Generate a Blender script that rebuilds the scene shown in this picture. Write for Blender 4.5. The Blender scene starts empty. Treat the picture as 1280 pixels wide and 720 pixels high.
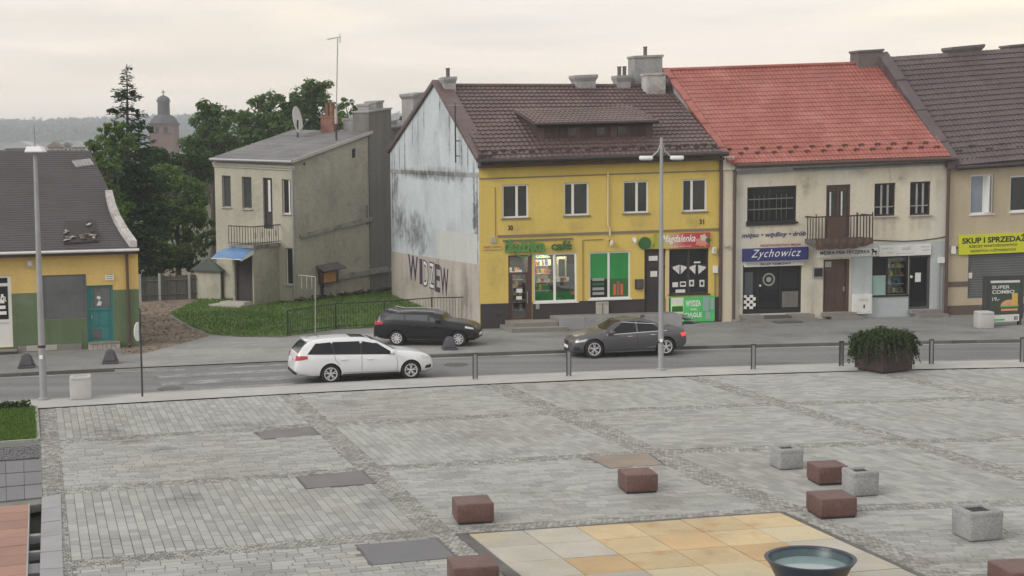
import bpy, bmesh, math, random
from mathutils import Matrix, Vector
R = math.radians
scene = bpy.context.scene
COL = scene.collection
rng = random.Random(7)

# ------------------------------------------------------------------ camera
FPX, CAMH, YH, ROLL = 1850.0, 7.5, 192.0, 0.006        # focal length in px of a 1280 wide frame, height, horizon row, roll
PITCH = math.atan((360 - YH) / FPX)
cam_d = bpy.data.cameras.new('camera'); cam = bpy.data.objects.new('camera', cam_d); COL.objects.link(cam)
cam_d.sensor_width = 36.0; cam_d.lens = 36.0 * FPX / 1280.0; cam_d.clip_start = 0.5; cam_d.clip_end = 9000
cam.location = (0, 0, CAMH)
cam.rotation_euler = (Matrix.Rotation(R(90) - PITCH, 3, 'X') @ Matrix.Rotation(-ROLL, 3, 'Z')).to_euler()
scene.camera = cam

# ------------------------------------------------------------------ world, sun, exposure
SUN_EL, SUN_AZ = 32.0, -125.0                            # azimuth from +Y towards +X
w = bpy.data.worlds.new('World'); scene.world = w; w.use_nodes = True
nt = w.node_tree; nt.nodes.clear()
N = nt.nodes.new; LK = nt.links.new
out = N('ShaderNodeOutputWorld'); bg = N('ShaderNodeBackground'); bg.inputs['Strength'].default_value = 0.1
sky = N('ShaderNodeTexSky'); sky.sky_type = 'NISHITA'; sky.sun_disc = False
sky.sun_elevation = R(SUN_EL); sky.sun_rotation = R(SUN_AZ)
sky.air_density = 1.0; sky.dust_density = 3.0
tc = N('ShaderNodeTexCoord'); sep = N('ShaderNodeSeparateXYZ'); LK(tc.outputs['Generated'], sep.inputs[0])
# broad stretched cloud bands
mp = N('ShaderNodeMapping'); mp.inputs['Scale'].default_value = (2.2, 2.2, 26); LK(tc.outputs['Generated'], mp.inputs[0])
nz = N('ShaderNodeTexNoise'); nz.inputs['Scale'].default_value = 1.25; nz.inputs['Detail'].default_value = 6; nz.inputs['Roughness'].default_value = 0.55
LK(mp.outputs[0], nz.inputs['Vector'])
mp2 = N('ShaderNodeMapping'); mp2.inputs['Scale'].default_value = (5, 5, 40); mp2.inputs['Location'].default_value = (3, 1, 2); LK(tc.outputs['Generated'], mp2.inputs[0])
nz2 = N('ShaderNodeTexNoise'); nz2.inputs['Scale'].default_value = 1.3; nz2.inputs['Detail'].default_value = 5
LK(mp2.outputs[0], nz2.inputs['Vector'])
rp = N('ShaderNodeValToRGB'); rp.color_ramp.elements[0].position = 0.38; rp.color_ramp.elements[1].position = 0.62
rp.color_ramp.elements[0].color = (6.1, 6.4, 7.1, 1); rp.color_ramp.elements[1].color = (9.9, 8.9, 7.4, 1)
LK(nz.outputs['Fac'], rp.inputs[0])
el = N('ShaderNodeMapRange'); el.inputs['From Min'].default_value = 0.0; el.inputs['From Max'].default_value = 0.20; LK(sep.outputs['Z'], el.inputs['Value'])
mxh = N('ShaderNodeMix'); mxh.data_type = 'RGBA'
LK(el.outputs[0], mxh.inputs['Factor']); 
gx = N('ShaderNodeMapRange'); gx.inputs['From Min'].default_value = -.45; gx.inputs['From Max'].default_value = .45; LK(sep.outputs['X'], gx.inputs['Value'])
hz = N('ShaderNodeMix'); hz.data_type = 'RGBA'; hz.inputs[6].default_value = (9.6, 8.2, 7.0, 1); hz.inputs[7].default_value = (11.6, 9.8, 7.6, 1); LK(gx.outputs[0], hz.inputs['Factor']); LK(hz.outputs[2], mxh.inputs[6]); LK(rp.outputs[0], mxh.inputs[7])
fc = N('ShaderNodeMapRange'); fc.inputs['From Min'].default_value = 0.36; fc.inputs['From Max'].default_value = 0.6
fc.inputs['To Min'].default_value = 0.8; fc.inputs['To Max'].default_value = 1.0; LK(nz2.outputs['Fac'], fc.inputs['Value'])
mxs = N('ShaderNodeMix'); mxs.data_type = 'RGBA'; LK(fc.outputs[0], mxs.inputs['Factor']); LK(sky.outputs[0], mxs.inputs[6]); LK(mxh.outputs[2], mxs.inputs[7])
LK(mxs.outputs[2], bg.inputs['Color']); LK(bg.outputs[0], out.inputs[0])
sd = bpy.data.lights.new('sun', 'SUN'); sd.energy = 1.3; sd.angle = R(25); sd.color = (1, .97, .93)
so = bpy.data.objects.new('sun', sd); COL.objects.link(so); so.location = (-40, -30, 60)
sdir = Vector((math.sin(R(SUN_AZ)) * math.cos(R(SUN_EL)), math.cos(R(SUN_AZ)) * math.cos(R(SUN_EL)), math.sin(R(SUN_EL))))
so.rotation_euler = sdir.to_track_quat('Z', 'Y').to_euler()
vs = scene.view_settings; vs.view_transform = 'Standard'; vs.look = 'None'; vs.exposure = 0.3; vs.gamma = 1.0; vs.use_curve_mapping = False
HAZE = .00045
scene.cycles.use_denoising = True
scene.cycles.volume_bounces = 2; scene.cycles.max_bounces = 10; scene.cycles.diffuse_bounces = 8; scene.cycles.transparent_max_bounces = 12

# ------------------------------------------------------------------ calibration: photograph pixel -> place
def ray(px, py):
    x = (px - 640) / FPX; y = (360 - py) / FPX
    c, s = math.cos(ROLL), math.sin(ROLL)
    x, y = c * x + s * y, -s * x + c * y
    return Vector((x, math.cos(PITCH) + y * math.sin(PITCH), -math.sin(PITCH) + y * math.cos(PITCH)))
def G(px, py, z=0.0):
    d = ray(px, py); t = (z - CAMH) / d.z
    return Vector((d.x * t, d.y * t, z))
def AT(px, py, d):
    q = ray(px, py); return Vector((q.x / q.y * d, d, CAMH + q.z / q.y * d))

class Front:
    """A wall: local u along the wall, y into the building, h up."""
    def __init__(s, b0, b1, e0, e1, skew=0.0, z=0.0):
        s.P0 = G(*b0, z); P1 = G(*b1, z); d = P1 - s.P0; s.W = d.length; s.ex = d / s.W
        s.ey = Vector((-s.ex.y, s.ex.x, 0)); s.ang = math.atan2(s.ex.y, s.ex.x); s.sk = skew; s.k = 0.0
        u0, z0 = s.at(*e0); u1, z1 = s.at(*e1)
        s.k = 0 if abs(u1 - u0) < .1 else (z1 / z0 - 1) / (u1 - u0)
        s.E = z0 / (1 + s.k * u0)
    def at(s, px, py, y=0.0):
        d = ray(px, py); o = Vector((0, 0, CAMH)); p = s.P0 + s.ey * y
        t = (p - o).dot(s.ey) / d.dot(s.ey); q = o + d * t
        u = (q - s.P0).dot(s.ex) - s.sk * y
        return u, (q.z - s.P0.z) / (1 + s.k * u)
    def w(s, v):
        u, y, h = v
        p = s.P0 + s.ex * (u + s.sk * y) + s.ey * y
        return Vector((p.x, p.y, s.P0.z + h * (1 + s.k * u)))
    def r(s, x0, y0, x1, y1, y=0.0):
        xm, ym = (x0 + x1) / 2, (y0 + y1) / 2
        return (s.at(x0, ym, y)[0], s.at(x1, ym, y)[0], s.at(xm, y1, y)[1], s.at(xm, y0, y)[1])

# ------------------------------------------------------------------ materials
MATS = {}
def mat(name, col, rough=.8, metal=0.0, n=(1.2, .12), f=(25, .08), isl=0.0, bump=0.0, bscale=40, spec=.5, emit=0, streak=0.0, coat=0.0, tint=None, blotch=None):
    m = bpy.data.materials.new(name); m.use_nodes = True; t = m.node_tree; b = t.nodes['Principled BSDF']
    A = t.nodes.new; L = t.links.new
    geo = A('ShaderNodeNewGeometry')
    fac = None
    def chain(sock, amt):
        nonlocal fac
        mr = A('ShaderNodeMapRange'); mr.inputs['To Min'].default_value = 1 - amt; mr.inputs['To Max'].default_value = 1 + amt
        mr.clamp = False; L(sock, mr.inputs['Value'])
        if fac is None: fac = mr.outputs[0]
        else:
            q = A('ShaderNodeMath'); q.operation = 'MULTIPLY'; L(fac, q.inputs[0]); L(mr.outputs[0], q.inputs[1]); fac = q.outputs[0]
    def noise(scale, detail=4, stretch=None, lo=.3, hi=.7, rough=.55):
        z = A('ShaderNodeTexNoise'); z.inputs['Scale'].default_value = scale; z.inputs['Detail'].default_value = detail; z.inputs['Roughness'].default_value = rough
        if stretch:
            mp = A('ShaderNodeMapping'); mp.inputs['Scale'].default_value = stretch; L(geo.outputs['Position'], mp.inputs[0]); L(mp.outputs[0], z.inputs['Vector'])
        else: L(geo.outputs['Position'], z.inputs['Vector'])
        mr = A('ShaderNodeMapRange'); mr.inputs['From Min'].default_value = lo; mr.inputs['From Max'].default_value = hi; mr.clamp = False
        L(z.outputs['Fac'], mr.inputs['Value']); return mr.outputs[0], z
    if n and n[1]: chain(noise(n[0])[0], n[1])
    if f and f[1]: chain(noise(f[0], 3)[0], f[1])
    if streak: chain(noise(1.0, 4, (2.6, 2.6, .12))[0], streak)
    if isl:
        oi = A('ShaderNodeObjectInfo'); ad = A('ShaderNodeMath'); ad.operation = 'ADD'; L(geo.outputs['Random Per Island'], ad.inputs[0]); L(oi.outputs['Random'], ad.inputs[1])
        fr = A('ShaderNodeMath'); fr.operation = 'FRACT'; L(ad.outputs[0], fr.inputs[0]); chain(fr.outputs[0], isl)
    rgb = A('ShaderNodeRGB'); rgb.outputs[0].default_value = (*col, 1); cs = rgb.outputs[0]
    if tint:      # (second colour, noise scale): slow drift between two base colours
        mx = A('ShaderNodeMix'); mx.data_type = 'RGBA'; mx.inputs[7].default_value = (*tint[0], 1)
        o, _ = noise(tint[1], 5, tint[2] if len(tint) > 2 else None, .38, .62)
        cl = A('ShaderNodeClamp'); L(o, cl.inputs[0]); L(cl.outputs[0], mx.inputs['Factor']); L(cs, mx.inputs[6]); cs = mx.outputs[2]
    for bq in ([] if not blotch else blotch if isinstance(blotch, list) else [blotch]):    # (colour, scale, lo, hi, stretch): stains with a shape of their own
        mx = A('ShaderNodeMix'); mx.data_type = 'RGBA'; mx.inputs[7].default_value = (*bq[0], 1)
        o, _ = noise(bq[1], 6, bq[4] if len(bq) > 4 else None, bq[2], bq[3], .65)
        cl = A('ShaderNodeClamp'); L(o, cl.inputs[0]); L(cl.outputs[0], mx.inputs['Factor']); L(cs, mx.inputs[6]); cs = mx.outputs[2]
    if fac is not None:
        sc = A('ShaderNodeVectorMath'); sc.operation = 'SCALE'; L(cs, sc.inputs[0]); L(fac, sc.inputs['Scale']); cs = sc.outputs[0]
    L(cs, b.inputs['Base Color'])
    b.inputs['Roughness'].default_value = rough; b.inputs['Metallic'].default_value = metal
    b.inputs['Specular IOR Level'].default_value = spec
    if coat: b.inputs['Coat Weight'].default_value = coat; b.inputs['Coat Roughness'].default_value = .06
    if emit: L(cs, b.inputs['Emission Color']); b.inputs['Emission Strength'].default_value = emit
    if bump:
        bp = A('ShaderNodeBump'); bp.inputs['Strength'].default_value = bump; bp.inputs['Distance'].default_value = .02
        z = A('ShaderNodeTexNoise'); z.inputs['Scale'].default_value = bscale; z.inputs['Detail'].default_value = 3; L(geo.outputs['Position'], z.inputs['Vector'])
        L(z.outputs['Fac'], bp.inputs['Height']); L(bp.outputs[0], b.inputs['Normal'])
    MATS[name] = m; return m
def leafmat(name, c1, c2, trans=.35):
    m = bpy.data.materials.new(name); m.use_nodes = True; t = m.node_tree; t.nodes.clear(); A = t.nodes.new; L = t.links.new
    o = A('ShaderNodeOutputMaterial'); g = A('ShaderNodeNewGeometry'); mx = A('ShaderNodeMix'); mx.data_type = 'RGBA'
    mx.inputs[6].default_value = (*c1, 1); mx.inputs[7].default_value = (*c2, 1); L(g.outputs['Random Per Island'], mx.inputs['Factor'])
    d = A('ShaderNodeBsdfDiffuse'); tr = A('ShaderNodeBsdfTranslucent'); ms = A('ShaderNodeMixShader'); ms.inputs[0].default_value = trans
    L(mx.outputs[2], d.inputs[0]); L(mx.outputs[2], tr.inputs[0]); L(d.outputs[0], ms.inputs[1]); L(tr.outputs[0], ms.inputs[2]); L(ms.outputs[0], o.inputs[0])
    MATS[name] = m; return m
def glassmat(name, fac=.82, col=(.9, .95, .93)):
    m = bpy.data.materials.new(name); m.use_nodes = True; t = m.node_tree; t.nodes.clear(); A = t.nodes.new; L = t.links.new
    o = A('ShaderNodeOutputMaterial'); tr = A('ShaderNodeBsdfTransparent'); tr.inputs[0].default_value = (*col, 1)
    gl = A('ShaderNodeBsdfGlossy'); gl.inputs['Roughness'].default_value = .03; ms = A('ShaderNodeMixShader'); ms.inputs[0].default_value = 1 - fac
    L(tr.outputs[0], ms.inputs[1]); L(gl.outputs[0], ms.inputs[2]); L(ms.outputs[0], o.inputs[0]); MATS[name] = m; return m
def glow(name, col, s):
    m = bpy.data.materials.new(name); m.use_nodes = True; b = m.node_tree.nodes['Principled BSDF']
    b.inputs['Base Color'].default_value = (*col, 1); b.inputs['Emission Color'].default_value = (*col, 1); b.inputs['Emission Strength'].default_value = s
    MATS[name] = m; return m
def S(r, g, b):   # sRGB 0..255 -> linear
    return tuple(((c / 255) / 12.92 if c / 255 <= .04045 else ((c / 255 + .055) / 1.055) ** 2.4) for c in (r, g, b))

# ------------------------------------------------------------------ mesh builder and object helpers
MW = {}
def tag(o, label=None, cat=None, group=None, kind=None):
    if label: o['label'] = label
    if cat: o['category'] = cat
    if group: o['group'] = group
    if kind: o['kind'] = kind
    return o
def thing(name, label, cat, loc=(0, 0, 0), rz=0.0, group=None):
    o = bpy.data.objects.new(name, None); COL.objects.link(o); o.empty_display_size = .3
    o.location = loc; o.rotation_euler = (0, 0, rz); MW[o.name] = Matrix.Translation(loc) @ Matrix.Rotation(rz, 4, 'Z')
    return tag(o, label, cat, group)
class MB:
    def __init__(s): s.v = []; s.f = []
    def add(s, vs, fs):
        b = len(s.v); s.v += [Vector(v) for v in vs]; s.f += [[b + i for i in f] for f in fs]; return s
    def quad(s, a, b, c, d): return s.add([a, b, c, d], [[0, 1, 2, 3]])
    def poly(s, pts): return s.add(pts, [list(range(len(pts)))])
    def box(s, x0, x1, y0, y1, z0, z1):
        return s.add([(x0, y0, z0), (x1, y0, z0), (x1, y1, z0), (x0, y1, z0), (x0, y0, z1), (x1, y0, z1), (x1, y1, z1), (x0, y1, z1)],
                     [[3, 2, 1, 0], [4, 5, 6, 7], [0, 1, 5, 4], [1, 2, 6, 5], [2, 3, 7, 6], [3, 0, 4, 7]])
    def rbox(s, x0, x1, y0, y1, z0, z1, r=.03, seg=2):
        bm = bmesh.new(); bmesh.ops.create_cube(bm, size=1)
        for v in bm.verts: v.co = Vector(((x0 + x1) / 2 + v.co.x * (x1 - x0), (y0 + y1) / 2 + v.co.y * (y1 - y0), (z0 + z1) / 2 + v.co.z * (z1 - z0)))
        bmesh.ops.bevel(bm, geom=bm.edges[:], offset=r, segments=seg, profile=.5, affect='EDGES')
        bm.verts.index_update(); s.add([v.co.copy() for v in bm.verts], [[v.index for v in f.verts] for f in bm.faces]); bm.free(); return s
    def prism(s, pts, dz):      # pts: 3d polygon (ccw seen from the +dz side), dz: offset vector
        n = len(pts); pts = [Vector(p) for p in pts]; dz = Vector(dz); v = pts + [p + dz for p in pts]
        f = [list(range(n))[::-1], list(range(n, 2 * n))] + [[i, (i + 1) % n, n + (i + 1) % n, n + i] for i in range(n)]
        return s.add(v, f)
    def slab(s, poly, z0, z1): return s.prism([(p[0], p[1], z0) for p in poly], (0, 0, z1 - z0))
    def tube(s, pts, r, n=8, cap=True):
        pts = [Vector(p) for p in pts]; rs = r if isinstance(r, (list, tuple)) else [r] * len(pts); v = []; f = []
        up0 = None
        for i, p in enumerate(pts):
            d = (pts[min(i + 1, len(pts) - 1)] - pts[max(i - 1, 0)]).normalized()
            if up0 is None: up0 = Vector((0, 0, 1)) if abs(d.z) < .9 else Vector((1, 0, 0))
            a = d.cross(up0).normalized(); b = a.cross(d).normalized(); up0 = b
            for k in range(n): v.append(p + (a * math.cos(2 * math.pi * k / n) + b * math.sin(2 * math.pi * k / n)) * rs[i])
        for i in range(len(pts) - 1):
            for k in range(n): f.append([i * n + k, (i + 1) * n + k, (i + 1) * n + (k + 1) % n, i * n + (k + 1) % n])
        if cap: f.append(list(range(n))); f.append([(len(pts) - 1) * n + k for k in range(n)][::-1])
        return s.add(v, f)
    def lathe(s, prof, n=16, c=(0, 0, 0), axis='Z', cap=True):   # prof: (r, z)
        v = []; f = []; c = Vector(c)
        for r, z in prof:
            for k in range(n):
                a = 2 * math.pi * k / n; q = (r * math.cos(a), r * math.sin(a), z)
                if axis == 'Y': q = (q[0], q[2], q[1])
                v.append(c + Vector(q))
        for i in range(len(prof) - 1):
            for k in range(n):
                q = [i * n + k, i * n + (k + 1) % n, (i + 1) * n + (k + 1) % n, (i + 1) * n + k]
                f.append(q[::-1] if axis == 'Y' else q)
        if cap: f.append(list(range(n))[::-1]); f.append([(len(prof) - 1) * n + k for k in range(n)])
        return s.add(v, f)
    def grid(s, P, flip=False):  # P[i][j] points
        n, m = len(P), len(P[0]); v = [q for row in P for q in row]; f = []
        for i in range(n - 1):
            for j in range(m - 1):
                q = [i * m + j, i * m + j + 1, (i + 1) * m + j + 1, (i + 1) * m + j]; f.append(q[::-1] if flip else q)
        return s.add(v, f)
    def build(s, name, m, parent=None, F=None, smooth=False, xf=None, label=None):
        vs = [F.w(v) for v in s.v] if F else ([xf(v) for v in s.v] if xf else s.v)
        me = bpy.data.meshes.new(name); o = bpy.data.objects.new(name, me); COL.objects.link(o)
        if parent is not None:
            Mx = MW[parent.name]; inv = Mx.inverted(); vs = [inv @ v for v in vs]; o.parent = parent; MW[o.name] = Mx
        else:
            xs = [v.x for v in vs]; ys = [v.y for v in vs]; c = Vector(((min(xs) + max(xs)) / 2, (min(ys) + max(ys)) / 2, min(v.z for v in vs)))
            vs = [v - c for v in vs]; o.location = c; MW[o.name] = Matrix.Translation(c)
        me.from_pydata([tuple(v) for v in vs], [], s.f); me.update()
        if m: me.materials.append(MATS[m] if isinstance(m, str) else m)
        if smooth:
            me.shade_smooth()
            if smooth != True: me.set_sharp_from_angle(angle=R(smooth))
        if label: o['label'] = label
        return o
def copy_tree(o, loc, rz, label, parent=None):
    c = o.copy(); COL.objects.link(c)
    if parent: c.parent = parent; c.matrix_parent_inverse = Matrix.Identity(4)
    else:
        c.location = loc; c.rotation_euler = (0, 0, rz); c['label'] = label
        MW[c.name] = Matrix.Translation(loc) @ Matrix.Rotation(rz, 4, 'Z')
    for ch in [x for x in CH.get(o.name, [])]: copy_tree(ch, None, None, None, c)
    return c
CH = {}
def index_children():
    CH.clear()
    for o in bpy.data.objects:
        if o.parent: CH.setdefault(o.parent.name, []).append(o)

def textmesh(s, w=None, h=None, shear=0.0, bold=0.0, ext=0.0, space=1.0):
    """list of verts/faces of lettering with its left-bottom at 0,0 in x,y; scaled to w by h"""
    c = bpy.data.curves.new('t', 'FONT'); c.body = s; c.size = 1; c.shear = shear; c.offset = bold; c.extrude = ext; c.resolution_u = 3; c.space_character = space
    o = bpy.data.objects.new('t', c); COL.objects.link(o); dg = bpy.context.evaluated_depsgraph_get(); dg.update()
    me = bpy.data.meshes.new_from_object(o.evaluated_get(dg)); vs = [v.co.copy() for v in me.vertices]; fs = [list(p.vertices) for p in me.polygons]
    bpy.data.objects.remove(o); bpy.data.meshes.remove(me); bpy.data.curves.remove(c)
    x0 = min(v.x for v in vs); x1 = max(v.x for v in vs); y0 = min(v.y for v in vs); y1 = max(v.y for v in vs)
    sy = h / (y1 - y0) if h else w / (x1 - x0); sx = w / (x1 - x0) if w else sy
    return [((v.x - x0) * sx, (v.y - y0) * sy, v.z) for v in vs], fs
def ftext(s, F, u0, u1, h0, h1, y, name, m, parent, **k):
    v, f = textmesh(s, u1 - u0, h1 - h0, **k)
    return MB().add([(u0 + a, y - (0.004 if c > 0 else 0), h0 + b) for a, b, c in v], f).build(name, m, parent, F)

def sootmat(name, col, k=1.0):
    m = bpy.data.materials.new(name); m.use_nodes = True; t = m.node_tree; t.nodes.clear(); A = t.nodes.new; L = t.links.new
    o = A('ShaderNodeOutputMaterial'); tcn = A('ShaderNodeTexCoord'); g = A('ShaderNodeNewGeometry')
    sb_ = A('ShaderNodeVectorMath'); sb_.operation = 'SUBTRACT'; sb_.inputs[1].default_value = (.5, .5, .5); L(tcn.outputs['UV'], sb_.inputs[0])
    sp_ = A('ShaderNodeVectorMath'); sp_.operation = 'MULTIPLY'; sp_.inputs[1].default_value = (1, 1, 0); L(sb_.outputs[0], sp_.inputs[0])
    ln = A('ShaderNodeVectorMath'); ln.operation = 'LENGTH'; L(sp_.outputs[0], ln.inputs[0])
    z = A('ShaderNodeTexNoise'); z.inputs['Scale'].default_value = 2.2; z.inputs['Detail'].default_value = 7; z.inputs['Roughness'].default_value = .7; L(g.outputs['Position'], z.inputs['Vector'])
    a = A('ShaderNodeMath'); a.operation = 'MULTIPLY_ADD'; a.inputs[1].default_value = -2.0; a.inputs[2].default_value = .55; L(ln.outputs['Value'], a.inputs[0])
    b = A('ShaderNodeMath'); b.operation = 'MULTIPLY_ADD'; b.inputs[1].default_value = 2.6; b.inputs[2].default_value = -1.0; L(z.outputs['Fac'], b.inputs[0])
    c = A('ShaderNodeMath'); c.operation = 'ADD'; L(a.outputs[0], c.inputs[0]); L(b.outputs[0], c.inputs[1])
    fall = A('ShaderNodeMapRange'); fall.inputs['From Min'].default_value = .5; fall.inputs['From Max'].default_value = .30; L(ln.outputs['Value'], fall.inputs['Value'])
    d = A('ShaderNodeMath'); d.operation = 'MULTIPLY'; d.use_clamp = True; L(c.outputs[0], d.inputs[0]); L(fall.outputs[0], d.inputs[1])
    e = A('ShaderNodeMath'); e.operation = 'MULTIPLY'; e.inputs[1].default_value = k; e.use_clamp = True; L(d.outputs[0], e.inputs[0])
    tr = A('ShaderNodeBsdfTransparent'); df = A('ShaderNodeBsdfDiffuse'); df.inputs[0].default_value = (*col, 1); ms = A('ShaderNodeMixShader')
    L(e.outputs[0], ms.inputs[0]); L(tr.outputs[0], ms.inputs[1]); L(df.outputs[0], ms.inputs[2]); L(ms.outputs[0], o.inputs[0]); MATS[name] = m
def stain(F, par, u0, u1, h0, h1, y, m, name='stain'):
    o = MB().quad((u0, y, h0), (u1, y, h0), (u1, y, h1), (u0, y, h1)).build(name, m, par, F)
    uv = o.data.uv_layers.new(name='uv')
    for i, c in enumerate(((0, 0), (1, 0), (1, 1), (0, 1))): uv.data[i].uv = c
    return o
def walled(mb, u0, u1, h0, h1, ops, y=0.0, d=.15, top=None):
    """front sheet with openings and their reveals; top(u) may give a sloped head"""
    us = sorted({u0, u1, *[min(max(q, u0), u1) for o in ops for q in o[:2]]}); hs = sorted({h0, h1, *[min(max(q, h0), h1) for o in ops for q in o[2:4]]})
    for a, b in zip(us, us[1:]):
        for c, e in zip(hs, hs[1:]):
            mu, mh = (a + b) / 2, (c + e) / 2
            if any(o[0] < mu < o[1] and o[2] < mh < o[3] for o in ops): continue
            mb.quad((a, y, c), (b, y, c), (b, y, e), (a, y, e))
    for o in ops:
        a, b, c, e = max(o[0], u0), min(o[1], u1), max(o[2], h0), min(o[3], h1); z = y + d
        if a >= b or c >= e: continue
        mb.quad((a, y, c), (a, y, e), (a, z, e), (a, z, c)); mb.quad((b, y, e), (b, y, c), (b, z, c), (b, z, e))
        if o[3] <= h1: mb.quad((a, y, e), (b, y, e), (b, z, e), (a, z, e))
        if o[2] >= h0: mb.quad((b, y, c), (a, y, c), (a, z, c), (b, z, c))
    return mb
def window(F, house, q, splits=(.5,), hs=(), fw=.06, y=.07, fm='white_frame', pm='pane', sill='sill', sd=.1, name='window', panes=None):
    u0, u1, h0, h1 = q; mb = MB(); t = .07
    mb.box(u0 + .003, u0 + fw, y, y + t, h0 + .003, h1 - .003); mb.box(u1 - fw, u1 - .003, y, y + t, h0 + .003, h1 - .003)
    mb.box(u0 + fw, u1 - fw, y, y + t, h0 + .003, h0 + fw); mb.box(u0 + fw, u1 - fw, y, y + t, h1 - fw, h1 - .003)
    cu = [u0 + fw] + [u0 + (u1 - u0) * s for s in splits] + [u1 - fw]; ch = [h0 + fw] + [h0 + (h1 - h0) * s for s in hs] + [h1 - fw]
    for s in cu[1:-1]: mb.box(s - fw * .7, s + fw * .7, y + .004, y + t - .004, h0 + fw, h1 - fw)
    for s in ch[1:-1]: mb.box(u0 + fw, u1 - fw, y + .008, y + t - .008, s - fw * .5, s + fw * .5)
    fr = mb.build(name, fm, house, F)
    k = 0
    for a, b in zip(cu, cu[1:]):
        for c, e in zip(ch, ch[1:]):
            pmk = panes[k] if panes else pm; k += 1
            MB().box(a - .01, b + .01, y + .03, y + .04, c - .01, e + .01).build('pane', pmk, fr, F)
    if sill: MB().box(u0 - .05, u1 + .05, -sd * .6, y + .01, h0 - .05, h0 + .001).build('window_sill', sill, fr, F)
    return fr
def tiled(F, EL, ER, RR, RL, waves, rows, name, m, parent, amp=.02, step=.03, spw=5, xf=None, thick=.06):
    """profiled roof covering: steps across the slope, waves along it"""
    EL, ER, RR, RL = map(Vector, (EL, ER, RR, RL)); n = (ER - EL).cross(RL - EL).normalized()
    P = []
    for j in range(rows):
        for tt, lift in ((0.0, step), (.5, step * .55), (.985, step * .1)):
            t = (j + tt) / rows; row = []
            for i in range(waves * spw + 1):
                s_ = i / (waves * spw); a = 2 * math.pi * i / spw
                p = EL.lerp(ER, s_).lerp(RL.lerp(RR, s_), t); row.append(p + n * (lift + amp * math.cos(a)))
            P.append(row)
    mb = MB().grid(P)
    d = n * -thick
    mb.quad(EL + d, RL + d, RR + d, ER + d)
    mb.quad(EL + d, ER + d, ER + n * step, EL + n * step); mb.quad(ER + d, RR + d, RR + n * step, ER + n * step); mb.quad(RL + d, EL + d, EL + n * step, RL + n * step)
    return mb.build(name, m, parent, F, smooth=40)
def gutter(F, a, b, r, name, m, parent):
    return MB().tube([a, b], r, 8).build(name, m, parent, F)
# ------------------------------------------------------------------ material list
mat('paver', (.338, .348, .336), .85, n=(.5, .10), f=(60, .10), isl=.16, bump=.3, tint=((.30, .30, .28), .16), blotch=[((.25, .245, .23), .5, .54, .8), ((.22, .215, .20), 2.5, .64, .76)])
mat('sett', (.275, .276, .258), .9, n=(.8, .15), f=(50, .12), isl=.28, bump=.3, blotch=((.34, .335, .32), 2, .5, .75))
mat('joint', (.18, .175, .16), .95, n=(2, .2), f=(30, .2))
mat('strip', (.40, .40, .385), .85, n=(.8, .12), f=(30, .1), bump=.2)
mat('slot', (.03, .03, .03), .9)
mat('road', (.150, .155, .158), .9, n=(.35, .14), f=(9, .14), bump=.25, bscale=90, streak=0, blotch=((.11, .112, .115), .35, .52, .75), tint=((.205, .208, .208), .3, (.25, 2.6, 1)))
mat('apron', (.27, .27, .262), .9, n=(.4, .14), f=(8, .14), bump=.2, blotch=[((.19, .19, .185), .5, .5, .72), ((.33, .33, .32), 1.4, .55, .7)])
mat('walk', (.21, .214, .208), .9, n=(.4, .14), f=(7, .12), bump=.2, blotch=[((.15, .152, .15), .45, .5, .75), ((.27, .27, .26), 1.1, .58, .72)])
mat('kerb', (.30, .30, .29), .9, n=(1, .15), f=(30, .12), isl=.12)
mat('kerb_dark', (.10, .10, .097), .9, n=(1, .15), f=(30, .12), isl=.2)
mat('paint', (.30, .305, .31), .85, n=(2, .15), f=(12, .25), blotch=((.185, .187, .19), 1.2, .36, .58))
mat('iron', (.10, .095, .095), .6, n=(3, .2), f=(60, .2), bump=.3)
mat('cover_grey', (.15, .145, .145), .65, n=(1.2, .12), f=(40, .1))
mat('cover_blue', (.115, .118, .13), .45, n=(1, .1), f=(40, .08))
mat('cover_brown', (.25, .21, .17), .8, n=(1, .15), f=(40, .1))
mat('soil', (.16, .125, .09), .95, n=(1, .2), f=(12, .25), bump=.5, bscale=14, blotch=((.25, .21, .165), 1.2, .45, .7))
mat('gravel', (.20, .155, .115), .95, n=(.8, .25), f=(5, .3), bump=.6, bscale=12, blotch=[((.12, .10, .075), 1.3, .48, .66), ((.30, .27, .22), 2.5, .58, .7)])
mat('turf', (.10, .165, .04), .95, n=(.5, .25), f=(9, .3), bump=.5, bscale=20, blotch=((.13, .12, .06), .7, .52, .75))
mat('ground', (.09, .10, .06), .95, n=(.03, .25), f=(.4, .2))
mat('hill', (.03, .05, .04), 1, n=(.004, .2), f=(.03, .35))
mat('granite_dark', (.15, .152, .165), .5, n=(1, .08), f=(70, .12), isl=.1)
mat('granite_light', (.29, .295, .31), .6, n=(1, .1), f=(70, .1), isl=.08)
mat('granite_red', (.30, .165, .125), .55, n=(1.5, .1), f=(50, .14), isl=.12)
mat('cube_red', (.125, .066, .058), .5, n=(2, .15), f=(22, .22), bump=.08, bscale=120, blotch=((.17, .10, .09), 3.0, .56, .75))
mat('slab_tan', (.49, .39, .23), .7, n=(1, .12), f=(40, .08), isl=.1, blotch=((.42, .27, .13), 1.2, .5, .72))
mat('slab_pale', (.52, .46, .31), .7, n=(1, .12), f=(40, .08), isl=.1, blotch=((.45, .35, .2), 1.0, .5, .75))
mat('slab_grey', (.40, .38, .33), .7, n=(1, .12), f=(40, .08), isl=.1, blotch=((.47, .39, .24), 1.1, .5, .75))
mat('slab_orange', (.48, .34, .18), .7, n=(1, .12), f=(40, .08), isl=.1)
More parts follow.
